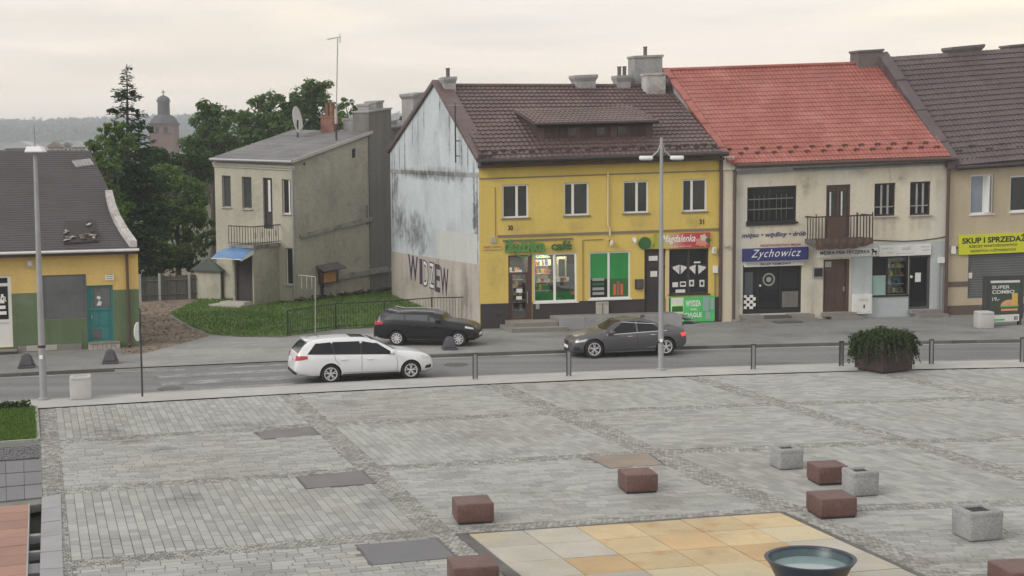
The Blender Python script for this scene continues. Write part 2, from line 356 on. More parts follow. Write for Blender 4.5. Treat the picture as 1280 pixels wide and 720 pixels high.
mat('concrete', (.285, .29, .295), .9, n=(2, .14), f=(22, .2), bump=.4, bscale=60, blotch=((.20, .20, .195), 2.5, .56, .76))
mat('concrete_pale', (.45, .45, .45), .8, n=(2, .08), f=(60, .06))
mat('bollard_dark', (.075, .073, .082), .8, n=(3, .12), f=(60, .12))
mat('bowl', (.022, .033, .055), .35, n=(2, .2), f=(40, .15), bump=.1)
mat('bowl_in', (.05, .09, .10), .35, n=(2, .2), f=(40, .15))
mat('water', (.24, .32, .33), .12, n=(2, .1), f=None, spec=.6)  # pale base colour carries the sky reflected in the water
mat('steel', (.33, .33, .34), .4, metal=.6, n=(3, .06), f=None)
mat('steel_dark', (.06, .06, .065), .5, metal=.3, n=None, f=None)
mat('galv', (.33, .335, .35), .55, metal=.35, n=(2, .08), f=(30, .05))
mat('lamp_white', (.75, .75, .76), .4, n=None, f=None)
mat('yellow', (.63, .475, .125), .9, n=(.7, .05), f=(12, .04), streak=.035, blotch=((.47, .37, .13), .55, .55, .85, (1, 1, .5)))
mat('yellow_left', (.62, .44, .15), .9, n=(.7, .06), f=(12, .05), streak=.05)
mat('green_wall', (.115, .16, .085), .9, n=(.7, .1), f=(12, .06), streak=.08, blotch=((.17, .20, .14), 1.2, .55, .75))
mat('plinth', (.043, .037, .038), .8, n=(1, .1), f=(20, .1))
mat('plinth_brown', (.13, .095, .08), .85, n=(1, .1), f=(20, .1))
mat('beige', (.60, .55, .44), .9, n=(.5, .06), f=(9, .05), streak=.04, tint=((.56, .55, .49), .22), blotch=[((.40, .37, .31), .9, .60, .74, (1.5, 1.5, .35)), ((.36, .33, .28), 2.2, .66, .72)])
mat('cream', (.60, .54, .42), .9, n=(.6, .05), f=(10, .05), streak=.06)
mat('bluegrey', (.42, .46, .47), .9, n=(.6, .05), f=(10, .05), streak=.04)
mat('tan', (.46, .39, .28), .9, n=(.6, .05), f=(10, .04), streak=.04)
sootmat('soot', (.13, .135, .14), .62); sootmat('damp', (.24, .21, .17), .18); sootmat('oil', (.07, .07, .07), .22)
mat('gable', (.50, .545, .58), .92, n=(.5, .08), f=(8, .06), streak=.015, blotch=[((.37, .40, .43), .40, .50, .72), ((.30, .31, .33), 1.6, .62, .78)])
mat('gable_pale', (.50, .51, .50), .92, n=(.5, .06), f=(8, .06), streak=.04)
mat('gable_low', (.42, .38, .34), .92, n=(.5, .1), f=(8, .08), streak=.1, blotch=((.25, .22, .21), 1.0, .55, .75, (1.2, 1.2, .3)))
mat('villa', (.42, .40, .325), .92, n=(.5, .10), f=(7, .07), streak=.06, blotch=((.24, .23, .20), .5, .54, .8, (1, 1, .6)))
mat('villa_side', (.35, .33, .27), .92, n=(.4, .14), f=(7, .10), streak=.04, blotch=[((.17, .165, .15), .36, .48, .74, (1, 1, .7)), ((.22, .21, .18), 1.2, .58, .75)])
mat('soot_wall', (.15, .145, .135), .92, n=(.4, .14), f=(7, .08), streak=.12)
mat('ledge', (.26, .25, .23), .9, n=(2, .15), f=(14, .1), blotch=((.10, .10, .08), 1.5, .5, .65))
mat('roof_brown', (.105, .068, .066), .5, n=(.5, .14), f=(3, .14), spec=.5, blotch=((.14, .105, .10), .7, .5, .75))
mat('roof_slate', (.075, .066, .072), .6, n=(.8, .1), f=(10, .1))
mat('roof_red', (.30, .092, .072), .5, n=(.5, .12), f=(3, .12), isl=.0, blotch=[((.35, .15, .13), .5, .5, .8), ((.22, .07, .06), 1.2, .6, .8)])
mat('roof_plum', (.088, .062, .068), .55, n=(.5, .12), f=(3, .12), blotch=((.12, .095, .10), .6, .5, .75))
mat('roof_grey', (.13, .125, .135), .75, n=(.8, .12), f=(10, .12), isl=.1, streak=0)
mat('roof_villa', (.17, .165, .175), .7, n=(.6, .14), f=(8, .1), blotch=((.10, .10, .11), .7, .5, .7))
mat('roof_green', (.06, .075, .065), .8, n=(.8, .12), f=(10, .12))
mat('dark_metal', (.035, .03, .03), .5, n=None, f=None)
mat('dark_wood', (.05, .03, .026), .7, n=(2, .2), f=(20, .15))
mat('brown_door', (.075, .042, .034), .55, n=(2, .15), f=(14, .1))
mat('brown_pipe', (.09, .055, .045), .6, n=None, f=None)
mat('chimney_grey', (.30, .30, .30), .9, n=(1, .15), f=(10, .12), streak=.1)
mat('chimney_white', (.44, .43, .42), .9, n=(1, .15), f=(10, .15), streak=.12, blotch=((.25, .22, .2), 1.5, .5, .7))
mat('chimney_dark', (.14, .12, .12), .9, n=(1, .15), f=(10, .12))
mat('brick', (.20, .105, .08), .9, n=(3, .2), f=(14, .2), isl=.2)
mat('white_frame', (.72, .72, .70), .5, n=None, f=None)
mat('white_paint', (.66, .66, .64), .7, n=(2, .08), f=None)
mat('grey_frame', (.30, .31, .31), .6, n=None, f=None)
mat('cream_pipe', (.62, .50, .30), .6, n=None, f=None)
mat('sill', (.20, .17, .13), .8, n=None, f=None)
mat('sill_pale', (.42, .40, .36), .9, n=(3, .1), f=None)
mat('pane', (.05, .055, .052), .08, n=(.9, .25), f=None, spec=.5)
mat('pane_dark', (.018, .018, .022), .08, n=(1.2, .3), f=None)
mat('pane_sky', (.22, .25, .30), .1, n=(.6, .2), f=None)
mat('pane_green', (.03, .22, .06), .12, n=(.8, .12), f=None, emit=.12)
mat('pane_mint', (.27, .40, .37), .4, n=(.8, .06), f=None)
mat('curtain', (.62, .62, .60), .9, n=(6, .1), f=(30, .1))
mat('teal', (.03, .19, .19), .6, n=(2, .15), f=(20, .12), blotch=((.06, .14, .13), 2, .5, .7))
mat('boarding', (.12, .125, .13), .7, n=(1, .15), f=(14, .1))
mat('paper', (.68, .68, .66), .8, n=(9, .08), f=None)
mat('ink', (.02, .018, .02), .8, n=None, f=None)
mat('purple_ink', (.05, .035, .07), .9, n=None, f=None)
mat('navy', (.025, .03, .15), .5, n=(2, .06), f=None)
mat('navy_text', (.03, .03, .12), .6, n=None, f=None)
mat('red_text', (.30, .04, .04), .6, n=None, f=None)
mat('white_text', (.8, .8, .78), .5, n=None, f=None)
mat('lime', (.55, .58, .02), .5, n=(2, .05), f=None)
mat('frog_green', (.075, .21, .06), .5, n=None, f=None, emit=.08)
mat('pink_red', (.50, .04, .06), .5, n=None, f=None)
mat('pink', (.62, .25, .2), .6, n=None, f=None)
mat('leaf_sign', (.03, .12, .03), .6, n=None, f=None)
mat('yellow_green', (.42, .42, .06), .6, n=None, f=None)
mat('poster_green', (.06, .40, .11), .45, n=(1, .15), f=None, emit=.15)
mat('poster_light', (.40, .62, .30), .5, n=(3, .2), f=None, emit=.2)
mat('blue_awning', (.10, .22, .42), .35, n=(2, .12), f=None)
mat('orange_wood', (.42, .20, .06), .7, n=(4, .12), f=None)
mat('grey_wood', (.12, .12, .11), .9, n=(2, .15), f=(12, .12), isl=.15, streak=.1)
mat('fence_iron', (.035, .03, .03), .7, n=None, f=None)
mat('step_stone', (.22, .205, .19), .85, n=(2, .12), f=(30, .12))
mat('step_dark', (.09, .085, .085), .85, n=(2, .12), f=(30, .12))
mat('church_brick', (.17, .11, .10), .9, n=(.2, .1), f=None)
mat('church_roof', (.075, .075, .09), .7, n=None, f=None)
mat('town_wall', (.40, .37, .33), .9, n=(.1, .15), f=None)
mat('town_roof', (.22, .17, .16), .9, n=(.1, .15), f=None)
mat('town_pale', (.42, .44, .47), .8, n=None, f=None)
mat('path_stone', (.21, .17, .13), .9, n=None, f=None, isl=.5)
mat('bark', (.075, .06, .05), .95, n=(3, .2), f=(20, .2))
mat('shelf_white', (.6, .6, .58), .6, n=None, f=None)
mat('shop_dark', (.05, .045, .04), .8, n=None, f=None)
for i, c in enumerate([(.6, .12, .05), (.65, .42, .08), (.7, .62, .4), (.1, .3, .12), (.3, .12, .08), (.65, .65, .62), (.12, .16, .35)]): mat(f'goods{i}', c, .5, n=None, f=None)
mat('tyre', (.016, .016, .017), .85, n=None, f=None)
mat('arch', (.008, .008, .008), .95, n=None, f=None)
mat('rim', (.62, .62, .64), .35, metal=.35, n=None, f=None)
mat('rim_dark', (.03, .03, .032), .5, n=None, f=None)
mat('car_white', (.72, .74, .77), .28, n=None, f=None, coat=.6)
mat('car_black', (.010, .010, .014), .3, n=None, f=None, coat=.25, spec=.35)
mat('car_grey', (.10, .10, .108), .36, metal=.3, n=None, f=None, coat=.35, spec=.4)
mat('planter_red', (.055, .034, .032), .7, n=(2, .15), f=(20, .12))
mat('car_glass', (.014, .016, .02), .08, n=None, f=None, spec=.25)
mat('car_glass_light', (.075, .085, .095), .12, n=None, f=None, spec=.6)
mat('trim_black', (.015, .015, .016), .6, n=None, f=None)
mat('chrome', (.6, .6, .62), .18, metal=1, n=None, f=None)
mat('lamp_red', (.42, .02, .03), .2, n=None, f=None, coat=.5)
glow('brake_red', (.9, .06, .07), .55)
mat('headlamp', (.55, .57, .6), .12, n=None, f=None, coat=.8)
glow('headlamp_on', (.95, .95, .9), .8)
glow('shop_lamp', (1, .88, .68), 34.0)
glow('citylight', (.8, .85, .8), .3)
mat('poster_dark', (.035, .05, .042), .5, n=(4, .2), f=None, emit=.15)
mat('bun', (.50, .26, .12), .6, n=(6, .15), f=None, emit=.2)
mat('patty', (.14, .07, .04), .7, n=None, f=None)
glassmat('glass_clear')
leafmat('leaf_spruce', (.025, .055, .028), (.065, .115, .055), .35)
leafmat('leaf_a', (.07, .13, .042), (.19, .28, .10), .55)
leafmat('leaf_b', (.07, .13, .038), (.19, .28, .085), .55)
leafmat('leaf_dark', (.035, .065, .026), (.09, .14, .05), .45)
leafmat('leaf_bush', (.03, .05, .022), (.08, .12, .045), .35)
leafmat('grass_blade', (.07, .135, .028), (.17, .27, .075), .35)
leafmat('hill_leaf', (.03, .05, .04), (.05, .08, .06), .2)

# ------------------------------------------------------------------ terrain sheets
def sheet(name, pts, z, m, kind='structure', label=None):
    """ground sheet with a fine mesh so its own relief can be seen"""
    o = MB().poly([(p[0], p[1], z) for p in pts]).build(name, m)
    tag(o, kind=kind); return o
def band(name, A, B, z, m, parent=None):   # strip between two polylines
    mb = MB()
    for i in range(len(A) - 1): mb.quad((A[i][0], A[i][1], z), (A[i + 1][0], A[i + 1][1], z), (B[i + 1][0], B[i + 1][1], z), (B[i][0], B[i][1], z))
    o = mb.build(name, m, parent)
    if parent is None: tag(o, kind='structure')
    return o
sheet('ground', [(-4000, -400), (4000, -400), (4000, 4200), (-4000, 4200)], -.35, 'ground')

# curved street: y = a + b x + c x^2 fits through ground points of the photograph
def fit(pts, z=0.0):
    P = [G(x, y, z) for x, y in pts]; n = 3
    Mx = [[sum(p.x ** (i + j) for p in P) for j in range(n)] + [sum(p.y * p.x ** i for p in P)] for i in range(n)]
    for i in range(n):
        for j in range(n):
            if i != j:
                q = Mx[j][i] / Mx[i][i]; Mx[j] = [a - q * b for a, b in zip(Mx[j], Mx[i])]
    c = [Mx[i][n] / Mx[i][i] for i in range(n)]
    xl, xh = min(p.x for p in P), max(p.x for p in P)
    def g(x):
        xc = min(max(x, xl - 2), xh + 2); y = c[0] + c[1] * xc + c[2] * xc * xc
        return y + (x - xc) * (c[1] + 2 * c[2] * xc)
    return g
LK_ = fit([(62, 510.5), (220, 500), (380, 491), (640, 479.5), (900, 469), (1280, 459.3)])
L1 = fit([(70, 552), (316, 537), (417, 530), (640, 518), (702, 516), (902, 507), (977, 505), (1280, 497)])
L2 = fit([(78, 614), (300, 597), (447, 587), (640, 577), (817, 565), (1060, 553), (1280, 548)])
L3 = fit([(80, 705), (317, 686), (545, 665), (760, 650), (935, 640), (1070, 634), (1280, 628)])
L4 = lambda x: L3(x + 1.7) - 5.6
L5 = lambda x: L4(x + 1.7) - 5.6
FK = fit([(0, 467), (180, 461), (545, 443), (700, 438), (855, 434), (1280, 425)])
RN = lambda x: LK_(x) + 1.95            # near edge of the roadway
XS = [-60 + 2.0 * i for i in range(61)]
Zr = -.11
band('road', [(x, RN(x)) for x in XS], [(x, FK(x) + .05) for x in XS], Zr, 'road')
band('pavement', [(x, FK(x) + .1) for x in XS], [(x, FK(x) + 45) for x in XS], 0.0, 'walk')
band('kerb_strip', [(x, LK_(x) + .10) for x in XS], [(x, RN(x)) for x in XS], 0.0, 'strip')
band('drain_slot', [(x, LK_(x) - .07) for x in XS], [(x, LK_(x) + .10) for x in XS], -.03, 'slot')
# far kerb stones, each one laid
kerb = thing('far_kerb', None, None, (0, 56, 0)); tag(kerb, kind='structure')
x = -20.0
while x < 24:
    x2 = x + .985; y1, y2 = FK(x), FK(x2); low = -14.4 < x < -3.4
    h = -.035 if low else .012
    MB().prism([(x, y1, -.2), (x2 - .012, y2, -.2), (x2 - .012, y2 + .16, -.2), (x, y1 + .16, -.2)], (0, 0, .2 + h)).build('kerb_stone', 'kerb' if low else 'kerb_dark', kerb)
    x = x2
nk = thing('near_kerb', None, None, (0, 49, 0)); tag(nk, kind='structure')
x = -16.0
while x < 21:
    x2 = x + 1.0; y1, y2 = RN(x), RN(x2)
    MB().prism([(x, y1 - .14, -.2), (x2 - .012, y2 - .14, -.2), (x2 - .012, y2 + .02, -.2), (x, y1 + .02, -.2)], (0, 0, .206)).build('kerb_stone', 'kerb', nk)
    x = x2
# apron, gravel path, lawn behind the street
ap = [G(*p) for p in [(172, 437.5), (190, 436), (262, 420), (350, 423), (470, 417), (600, 411), (560, 441), (350, 451.5), (180, 459)]]
sheet('driveway', ap, .004, 'apron')
gp = [G(*p) for p in [(160, 386), (213, 376), (225, 388), (212, 395), (232, 407), (262, 420), (180, 442), (150, 442)]]
sheet('gravel_path', gp, .008, 'gravel')
lawn_px = [(212, 392), (250, 374), (330, 372), (420, 366), (500, 364), (600, 372), (600, 402), (545, 405), (480, 409), (420, 412), (355, 421), (300, 421), (262, 418), (236, 407)]
lawn = [G(*p) for p in lawn_px]
sheet('lawn', lawn, .012, 'turf')
yard = [G(*p) for p in [(150, 394), (500, 362), (490, 330), (150, 330)]]
sheet('yard', yard, .006, 'soil')
band('gutter_strip', [(x, FK(x) - .28) for x in XS], [(x, FK(x) + .01) for x in XS], Zr + .006, 'kerb')
# faded zebra crossing
zb = thing('zebra_crossing', None, None, G(285, 475, Zr)); tag(zb, kind='structure')
for k, (ya, yb) in enumerate([(457.5, 460.5), (465, 468.6), (473.5, 478), (483, 488)]):
    q = [G(195 + 4 * k, yb + 4.5, Zr), G(372, yb - 4.5, Zr), G(368, ya - 4.5, Zr), G(192 + 4 * k, ya + 4.5, Zr)]
    MB().prism([(p.x, p.y, Zr + .004) for p in q], (0, 0, .003)).build('painted_stripe', 'paint', zb)
def inpoly(x, y, P):
    c = False; j = len(P) - 1
    for i in range(len(P)):
        if (P[i][1] > y) != (P[j][1] > y) and x < (P[j][0] - P[i][0]) * (y - P[i][1]) / (P[j][1] - P[i][1]) + P[i][0]: c = not c
        j = i
    return c
for px, py, lb in [(213, 486, 'round iron manhole cover in the road near the zebra stripes'), (570, 456, 'round iron manhole cover in the road in front of the white car')]:
    p = G(px, py, Zr); t = thing('manhole_cover', lb, 'manhole cover', (p.x, p.y, Zr), 0, 'round manhole covers in the road')
    MB().lathe([(.44, .002), (.44, .010), (.36, .010)], 24, p).build('ring', 'kerb_dark', t)
    MB().lathe([(.35, .002), (.35, .008)], 24, p).build('lid', 'iron', t)

# ------------------------------------------------------------------ the square: bands of setts and panels of paving
Bl = [((-10.45, 33.06), -72.05), ((-1.50, 28.93), -72.05), ((3.53, 36.62), -69.6), ((8.04, 43.73), -70.0), ((13.9, 46.3), -68.5), ((19.5, 46.3), -68.0)]
def bx(i, y):
    (x0, y0), a = Bl[i]; return x0 + (y - y0) / math.tan(R(a))
def cross(i, L, off=0.0):
    y = 40.0
    for _ in range(25): y = L(bx(i, y) + off)
    return Vector((bx(i, y) + off, y, 0))
covers_px = [('cover_grey', [(318, 540), (388, 533), (402, 543), (327, 549.5)], 'dark grey rectangular cover plate nearest the street'),
             ('cover_grey', [(369, 596), (453, 588), (471, 604), (382, 611)], 'dark grey rectangular cover plate in the middle of its row of three'),
             ('cover_blue', [(443, 681), (547, 672), (573, 697), (463, 707)], 'largest blue grey cover plate beside the red cube'),
             ('cover_brown', [(731, 571), (811, 566), (832, 581), (762, 586)], 'brownish worn cover plate behind the single red cube')]
covers = [(m, [G(*p) for p in q], l) for m, q, l in covers_px]
F0 = G(586, 668); F1 = G(975, 641.2); fdir = (F1 - F0).normalized(); fdn = Vector((math.cos(R(-71)), math.sin(R(-71)), 0)); FW = (F1 - F0).length
foun = [F0, F1, F1 + fdn * 9, F0 + fdn * 9]
foun_b = [F0 - fdir * .26 - fdn * .14, F1 + fdir * .16 - fdn * .14, F1 + fdir * .16 + fdn * 9, F0 - fdir * .26 + fdn * 9]
excl = [q for _, q, _ in covers] + [foun_b]
plaza = thing('plaza', None, None, (0, 38, 0)); tag(plaza, kind='structure')
basep = [(-14.3, LK_(-14.3) - .07)] + [(x, LK_(x) - .07) for x in range(-13, 31, 2)] + [(34, 20), (-6.2, 20)]
MB().poly([(p[0], p[1], -.012) for p in basep]).build('joint_bed', 'joint', plaza)
stones = []      # (centre, quad, key)
setts = []
def addstone(lst, q):
    c = (q[0] + q[1] + q[2] + q[3]) / 4
    if any(inpoly(c.x, c.y, e) for e in excl): return
    # in view?
    d = c.y
    sx = c.x / (d * math.cos(PITCH) + CAMH * math.sin(PITCH)) * FPX + 640
    if sx < -60 or sx > 1700: return
    if c.y < 25.2: return
    lst.append((c, q))
def bil(Q, s, t):
    a = Q[0].lerp(Q[1], s); b = Q[3].lerp(Q[2], s); return a.lerp(b, t)
def panel(Q, alongB):
    """Q: near-left, near-right, far-right, far-left; rows of stones along B or along A"""
    wA = (Q[1] - Q[0]).length; wB = (Q[3] - Q[0]).length
    n = max(1, round((wA if alongB else wB) / .19)); Lg = wB if alongB else wA; g = .005
    for i in range(n):
        a0, a1 = i / n, (i + 1) / n; p = -rng.random() * .3
        while p < Lg:
            l = rng.choice((.22, .3, .3, .38, .45, .55)); b0, b1 = max(p, 0) / Lg, min(p + l, Lg) / Lg; p += l
            if b1 - b0 < .03 / Lg * 3: continue
            ga = g / (wA if alongB else wB) * rng.uniform(.8, 1.5); gb = g / Lg
            if alongB: q = [bil(Q, a0 + ga, b0 + gb), bil(Q, a1 - ga, b0 + gb), bil(Q, a1 - ga, b1 - gb), bil(Q, a0 + ga, b1 - gb)]
            else: q = [bil(Q, b0 + gb, a0 + ga), bil(Q, b1 - gb, a0 + ga), bil(Q, b1 - gb, a1 - ga), bil(Q, b0 + gb, a1 - ga)]
            addstone(stones, q)
def settband(Q, na, nb):
    for i in range(na):
        for j in range(nb):
            jt = lambda: rng.uniform(-.012, .012)
            s0, s1, t0, t1 = i / na, (i + 1) / na, j / nb, (j + 1) / nb
            o = (j % 2) * .5 / na
            q = [bil(Q, s0 + .1 / na + (o if i else 0), t0 + .1 / nb), bil(Q, min(s1 - .06 / na + o, 1), t0 + .1 / nb), bil(Q, min(s1 - .06 / na + o, 1), t1 - .06 / nb), bil(Q, s0 + .1 / na + (o if i else 0), t1 - .06 / nb)]
            q = [p + Vector((jt(), jt(), 0)) for p in q]; addstone(setts, q)
SWH = [.25, .31, .42, .36, .33, .33]       # half widths of the bands
rows_ = [LK_, L1, L2, L3, L4, L5]
hb = .30
def off(L, d): return lambda x: L(x) + d
Bl += [((25.1, 46.3), -67.5), ((30.7, 46.3), -67.0)]; SWH += [.33, .33]
ncol = len(Bl)
for r_ in range(5):
    Lt, Lb = rows_[r_], rows_[r_ + 1]
    top = off(Lt, -hb if r_ else -.09); bot = off(Lb, hb)
    for c in range(ncol):
        last = c == ncol - 1
        if last: continue
        Q = [cross(c, bot, SWH[c]), cross(c + 1, bot, -SWH[c + 1]), cross(c + 1, top, -SWH[c + 1]), cross(c, top, SWH[c])]
        if min(q.y for q in Q) > 52: continue
        panel(Q, (r_ + c) % 2 == 0)
    for c in range(ncol):
        Q = [cross(c, bot, -SWH[c]), cross(c, bot, SWH[c]), cross(c, top, SWH[c]), cross(c, top, -SWH[c])]
        settband(Q, max(2, round(SWH[c] * 2 / .11)), max(2, round((Q[3] - Q[0]).length / .11)))
    if r_ < 4:
        for c in range(ncol - 1):
            b0, b1 = off(Lb, -hb), off(Lb, hb)
            Q = [cross(c, b0, -SWH[c]), cross(c + 1, b0, -SWH[c + 1]), cross(c + 1, b1, -SWH[c + 1]), cross(c, b1, -SWH[c])]
            settband(Q, round((Q[1] - Q[0]).length / .115), 5)
def emit_stones(lst, name, m, tilt, kind=None):
    mb = MB()
    for c, q in lst:
        z = rng.uniform(-tilt, tilt); tx, ty = rng.uniform(-tilt, tilt), rng.uniform(-tilt, tilt)
        top_ = [Vector((p.x, p.y, z + (tx if k in (0, 3) else -tx) * .5 + (ty if k in (0, 1) else -ty) * .5)) for k, p in enumerate(q)]
        cc = (top_[0] + top_[1] + top_[2] + top_[3]) / 4
        ins = [p + (cc - p).normalized() * .006 for p in top_]
        bot_ = [Vector((p.x, p.y, -.014)) for p in top_]; mid = [p - Vector((0, 0, .004)) for p in top_]
        v = ins + mid + bot_
        f = [[0, 1, 2, 3]] + [[4 + i, 4 + (i + 1) % 4, (i + 1) % 4, i] for i in range(4)] + [[8 + i, 8 + (i + 1) % 4, 4 + (i + 1) % 4, 4 + i] for i in range(4)]
        mb.add(v, f)
    o = mb.build(name, m, plaza); tag(o, kind='stuff'); return o
# the 300 paving stones that show largest, each its own object on shared meshes
def inframe(c):
    sx = c.x / (c.y * math.cos(PITCH) + CAMH * math.sin(PITCH)) * FPX + 640; return 0 < sx < 1280 and c.y > 26.2
vis = sorted([s for s in stones if inframe(s[0])], key=lambda s: -((s[1][2] - s[1][0]).length / s[0].y))
vis = sorted(vis, key=lambda s: s[0].y)[:300]; ids = {id(s[1]) for s in vis}
protos = []
for k in range(6):
    bm = bmesh.new(); bmesh.ops.create_cube(bm, size=1)
    for v in bm.verts: v.co.z = (v.co.z - .5) * .03
    bm.normal_update(); te = [e for e in bm.edges if all(v.co.z > -.001 for v in e.verts)]
    bmesh.ops.bevel(bm, geom=te, offset=.022, segments=1, affect='EDGES')
    for v in bm.verts:
        if v.co.z > -.004: v.co.x += rng.uniform(-.012, .012); v.co.y += rng.uniform(-.012, .012)
    me = bpy.data.meshes.new('paving_stone'); bm.to_mesh(me); bm.free(); me.materials.append(MATS['paver']); protos.append(me)
for c, q in vis:
    o = bpy.data.objects.new('paving_stone', protos[rng.randrange(6)]); COL.objects.link(o); o.parent = plaza
    ax = ((q[1] - q[0]) + (q[2] - q[3])) / 2; ay = ((q[3] - q[0]) + (q[2] - q[1])) / 2
    o.location = c - Vector((0, 38, 0)) + Vector((0, 0, rng.uniform(-.003, .003))); o.rotation_euler = (rng.uniform(-.006, .006), rng.uniform(-.006, .006), math.atan2(ax.y, ax.x)); o.scale = (ax.length, ay.length, 1)
emit_stones([s for s in stones if id(s[1]) not in ids], 'paving', 'paver', .003)
emit_stones(setts, 'sett_bands', 'sett', .005)
for m, q, l in covers:
    c = sum(q, Vector()) / 4; t = thing('cover_plate', l, 'cover plate', (c.x, c.y, 0), 0, 'cover plates set into the square')
    MB().prism([p + (c - p).normalized() * .07 for p in q][::-1][::-1] if False else [p + (c - p).normalized() * .07 + Vector((0, 0, -.03)) for p in (q[3], q[2], q[1], q[0])], (0, 0, .034)).build('plate', m, t)
    fr = MB()
    for i in range(4):
        a, b = q[i], q[(i + 1) % 4]; d = (b - a).normalized(); nn = Vector((-d.y, d.x, 0)) * (1 if (c - a).dot(Vector((-d.y, d.x, 0))) > 0 else -1)
        pts = [a + Vector((0, 0, -.03)), b + Vector((0, 0, -.03)), b + nn * .045 + Vector((0, 0, -.03)), a + nn * .045 + Vector((0, 0, -.03))]
        if (pts[1] - pts[0]).cross(pts[2] - pts[1]).z < 0: pts.reverse()
        fr.prism(pts, (0, 0, .030 + .001 * i))
    fr.build('frame', 'iron', t)

# ------------------------------------------------------------------ fountain floor and bowl
ff = thing('fountain_floor', None, None, F0); tag(ff, kind='structure')
bd = MB()
def fq(a, b, c, d): return [F0 + fdir * a + fdn * c, F0 + fdir * a + fdn * d, F0 + fdir * b + fdn * d, F0 + fdir * b + fdn * c]
MB().prism([p + Vector((0, 0, -.03)) for p in fq(-.02, FW + .02, -.02, 9)], (0, 0, .012)).build('bed', 'slot', ff)
for a, b, c, d in [(-.24, -.02, -.02, 9), (FW + .02, FW + .13, -.02, 9), (-.24, FW + .13, -.11, -.02)]:
    MB().prism([p + Vector((0, 0, -.03)) for p in fq(a, b, c, d)], (0, 0, .033)).build('border_strip', 'iron', ff)
nc = 6; cw = FW / nc
tones = ['slab_tan', 'slab_tan', 'slab_pale', 'slab_pale', 'slab_orange', 'slab_tan']
for i in range(nc):
    for j in range(7):
        a, b, c, d = i * cw, (i + 1) * cw, j * cw, (j + 1) * cw
        m = 'slab_grey' if (i < 2 and rng.random() < .7) or (i == 0) or (i == 5 and j > 1) else rng.choice(tones)
        if (i, j) in ((3, 1), (4, 2)): m = 'slab_orange'
        z = rng.uniform(-.004, .004)
        MB().prism([p + Vector((0, 0, -.018)) for p in fq(a + .012, b - .012, c + .009, d - .009)], (0, 0, .026 + z)).build('stone_slab', m, ff)
bp = AT(1013, 697, 24.4); bz = .012
bt = thing('fountain_bowl', 'large dark blue bowl of water standing on the tan slabs', 'fountain', (bp.x, bp.y, bz))
zr = bp.z
MB().lathe([(.36, bz), (.38, bz + .05), (.50, bz + .18), (.68, zr - .12), (.755, zr - .02), (.77, zr), (.745, zr + .012), (.70, zr), (.685, zr - .04)], 48, (bp.x, bp.y, 0), cap=False).build('bowl', 'bowl', bt, smooth=40)
MB().lathe([(.69, zr - .035), (.66, zr - .13), (.50, zr - .3), (.02, zr - .34)], 48, (bp.x, bp.y, 0), cap=False).build('lining', 'bowl_in', bt, smooth=40)
MB().lathe([(.635, zr - .151), (.635, zr - .150)], 48, (bp.x, bp.y, 0)).build('water', 'water', bt)
MB().prism([(bp.x - .95, bp.y - .9, bz - .004), (bp.x + .6, bp.y - .9, bz - .004), (bp.x + .6, bp.y + .1, bz - .004), (bp.x - .95, bp.y + .1, bz - .004)], (0, 0, .012)).build('base_slab', 'granite_light', bt)

# ------------------------------------------------------------------ cubes and planters on the square
def ground_box(name, label, cat, group, px, py, wm, dm, hm, yaw, m, hollow=False, z=0.0, rad=.055):
    p = G(px, py, z); t = thing(name, label, cat, p, yaw, group); Mx = MW[t.name]
    if not hollow:
        MB().rbox(-wm / 2 + .03, wm / 2 - .03, -dm / 2 + .03, dm / 2 - .03, 0, .05, .005, 1).build('foot', 'dark_metal', t, xf=lambda v: Mx @ v)
        MB().rbox(-wm / 2, wm / 2, -dm / 2, dm / 2, .04, hm, rad, 3).build('block', m, t, xf=lambda v: Mx @ v, smooth=50)
    else:
        mb = MB(); wl = .125
        mb.rbox(-wm / 2, wm / 2, -dm / 2, dm / 2, 0, hm - .06, rad, 2)
        for (a, b, c, d) in [(-wm / 2, wm / 2, -dm / 2, -dm / 2 + wl), (-wm / 2, wm / 2, dm / 2 - wl, dm / 2), (-wm / 2, -wm / 2 + wl, -dm / 2 + wl - .03, dm / 2 - wl + .03), (wm / 2 - wl, wm / 2, -dm / 2 + wl - .03, dm / 2 - wl + .03)]:
            mb.rbox(a, b, c, d, hm - .16, hm, .045, 3)
        mb.build('shell', m, t, xf=lambda v: Mx @ v, smooth=50)
        MB().box(-wm / 2 + wl - .02, wm / 2 - wl + .02, -dm / 2 + wl - .02, dm / 2 - wl + .02, hm - .07, hm - .055).build('soil', 'slot', t, xf=lambda v: Mx @ v)  # near-black sheet paints the dark inside of the hollow
    return t
CG = 'red granite seat cubes on the square'
for px, py, ww, lb in [(591, 650, .76, 'red granite cube at the back left corner of the tan fountain floor'), (797, 612.5, .74, 'red granite cube standing alone behind the fountain floor'),
                       (591, 731, .80, 'red granite cube cut by the bottom edge left of the fountain floor'), (1034, 602.5, .72, 'red granite cube between the two grey planters'),
                       (1039, 643, .80, 'red granite cube in front of the pair of grey planters'), (1277, 737, .85, 'red granite cube cut by the bottom right corner')]:
    ground_box('granite_cube', lb, 'seat cube', CG, px, py, ww, ww, .43, R(11), 'cube_red', rad=.032)
PG = 'grey concrete planters on the square'
for px, py, ww, hh, lb in [(983, 584, .62, .50, 'grey concrete planter farthest back behind the red cubes'), (1075, 617, .62, .55, 'grey concrete planter right of the red cube it touches'),
                           (1221, 671, .72, .58, 'grey concrete planter standing alone at the right edge of the square')]:
    ground_box('concrete_planter', lb, 'planter', PG, px, py, ww, ww, hh, R(14), 'concrete', hollow=True)
ground_box('litter_bin', 'pale square concrete litter bin beside the left lamp post', 'litter bin', 'pale concrete bins', 101.5, 498, .64, .55, .72, R(14), 'concrete_pale', hollow=True, rad=.03)
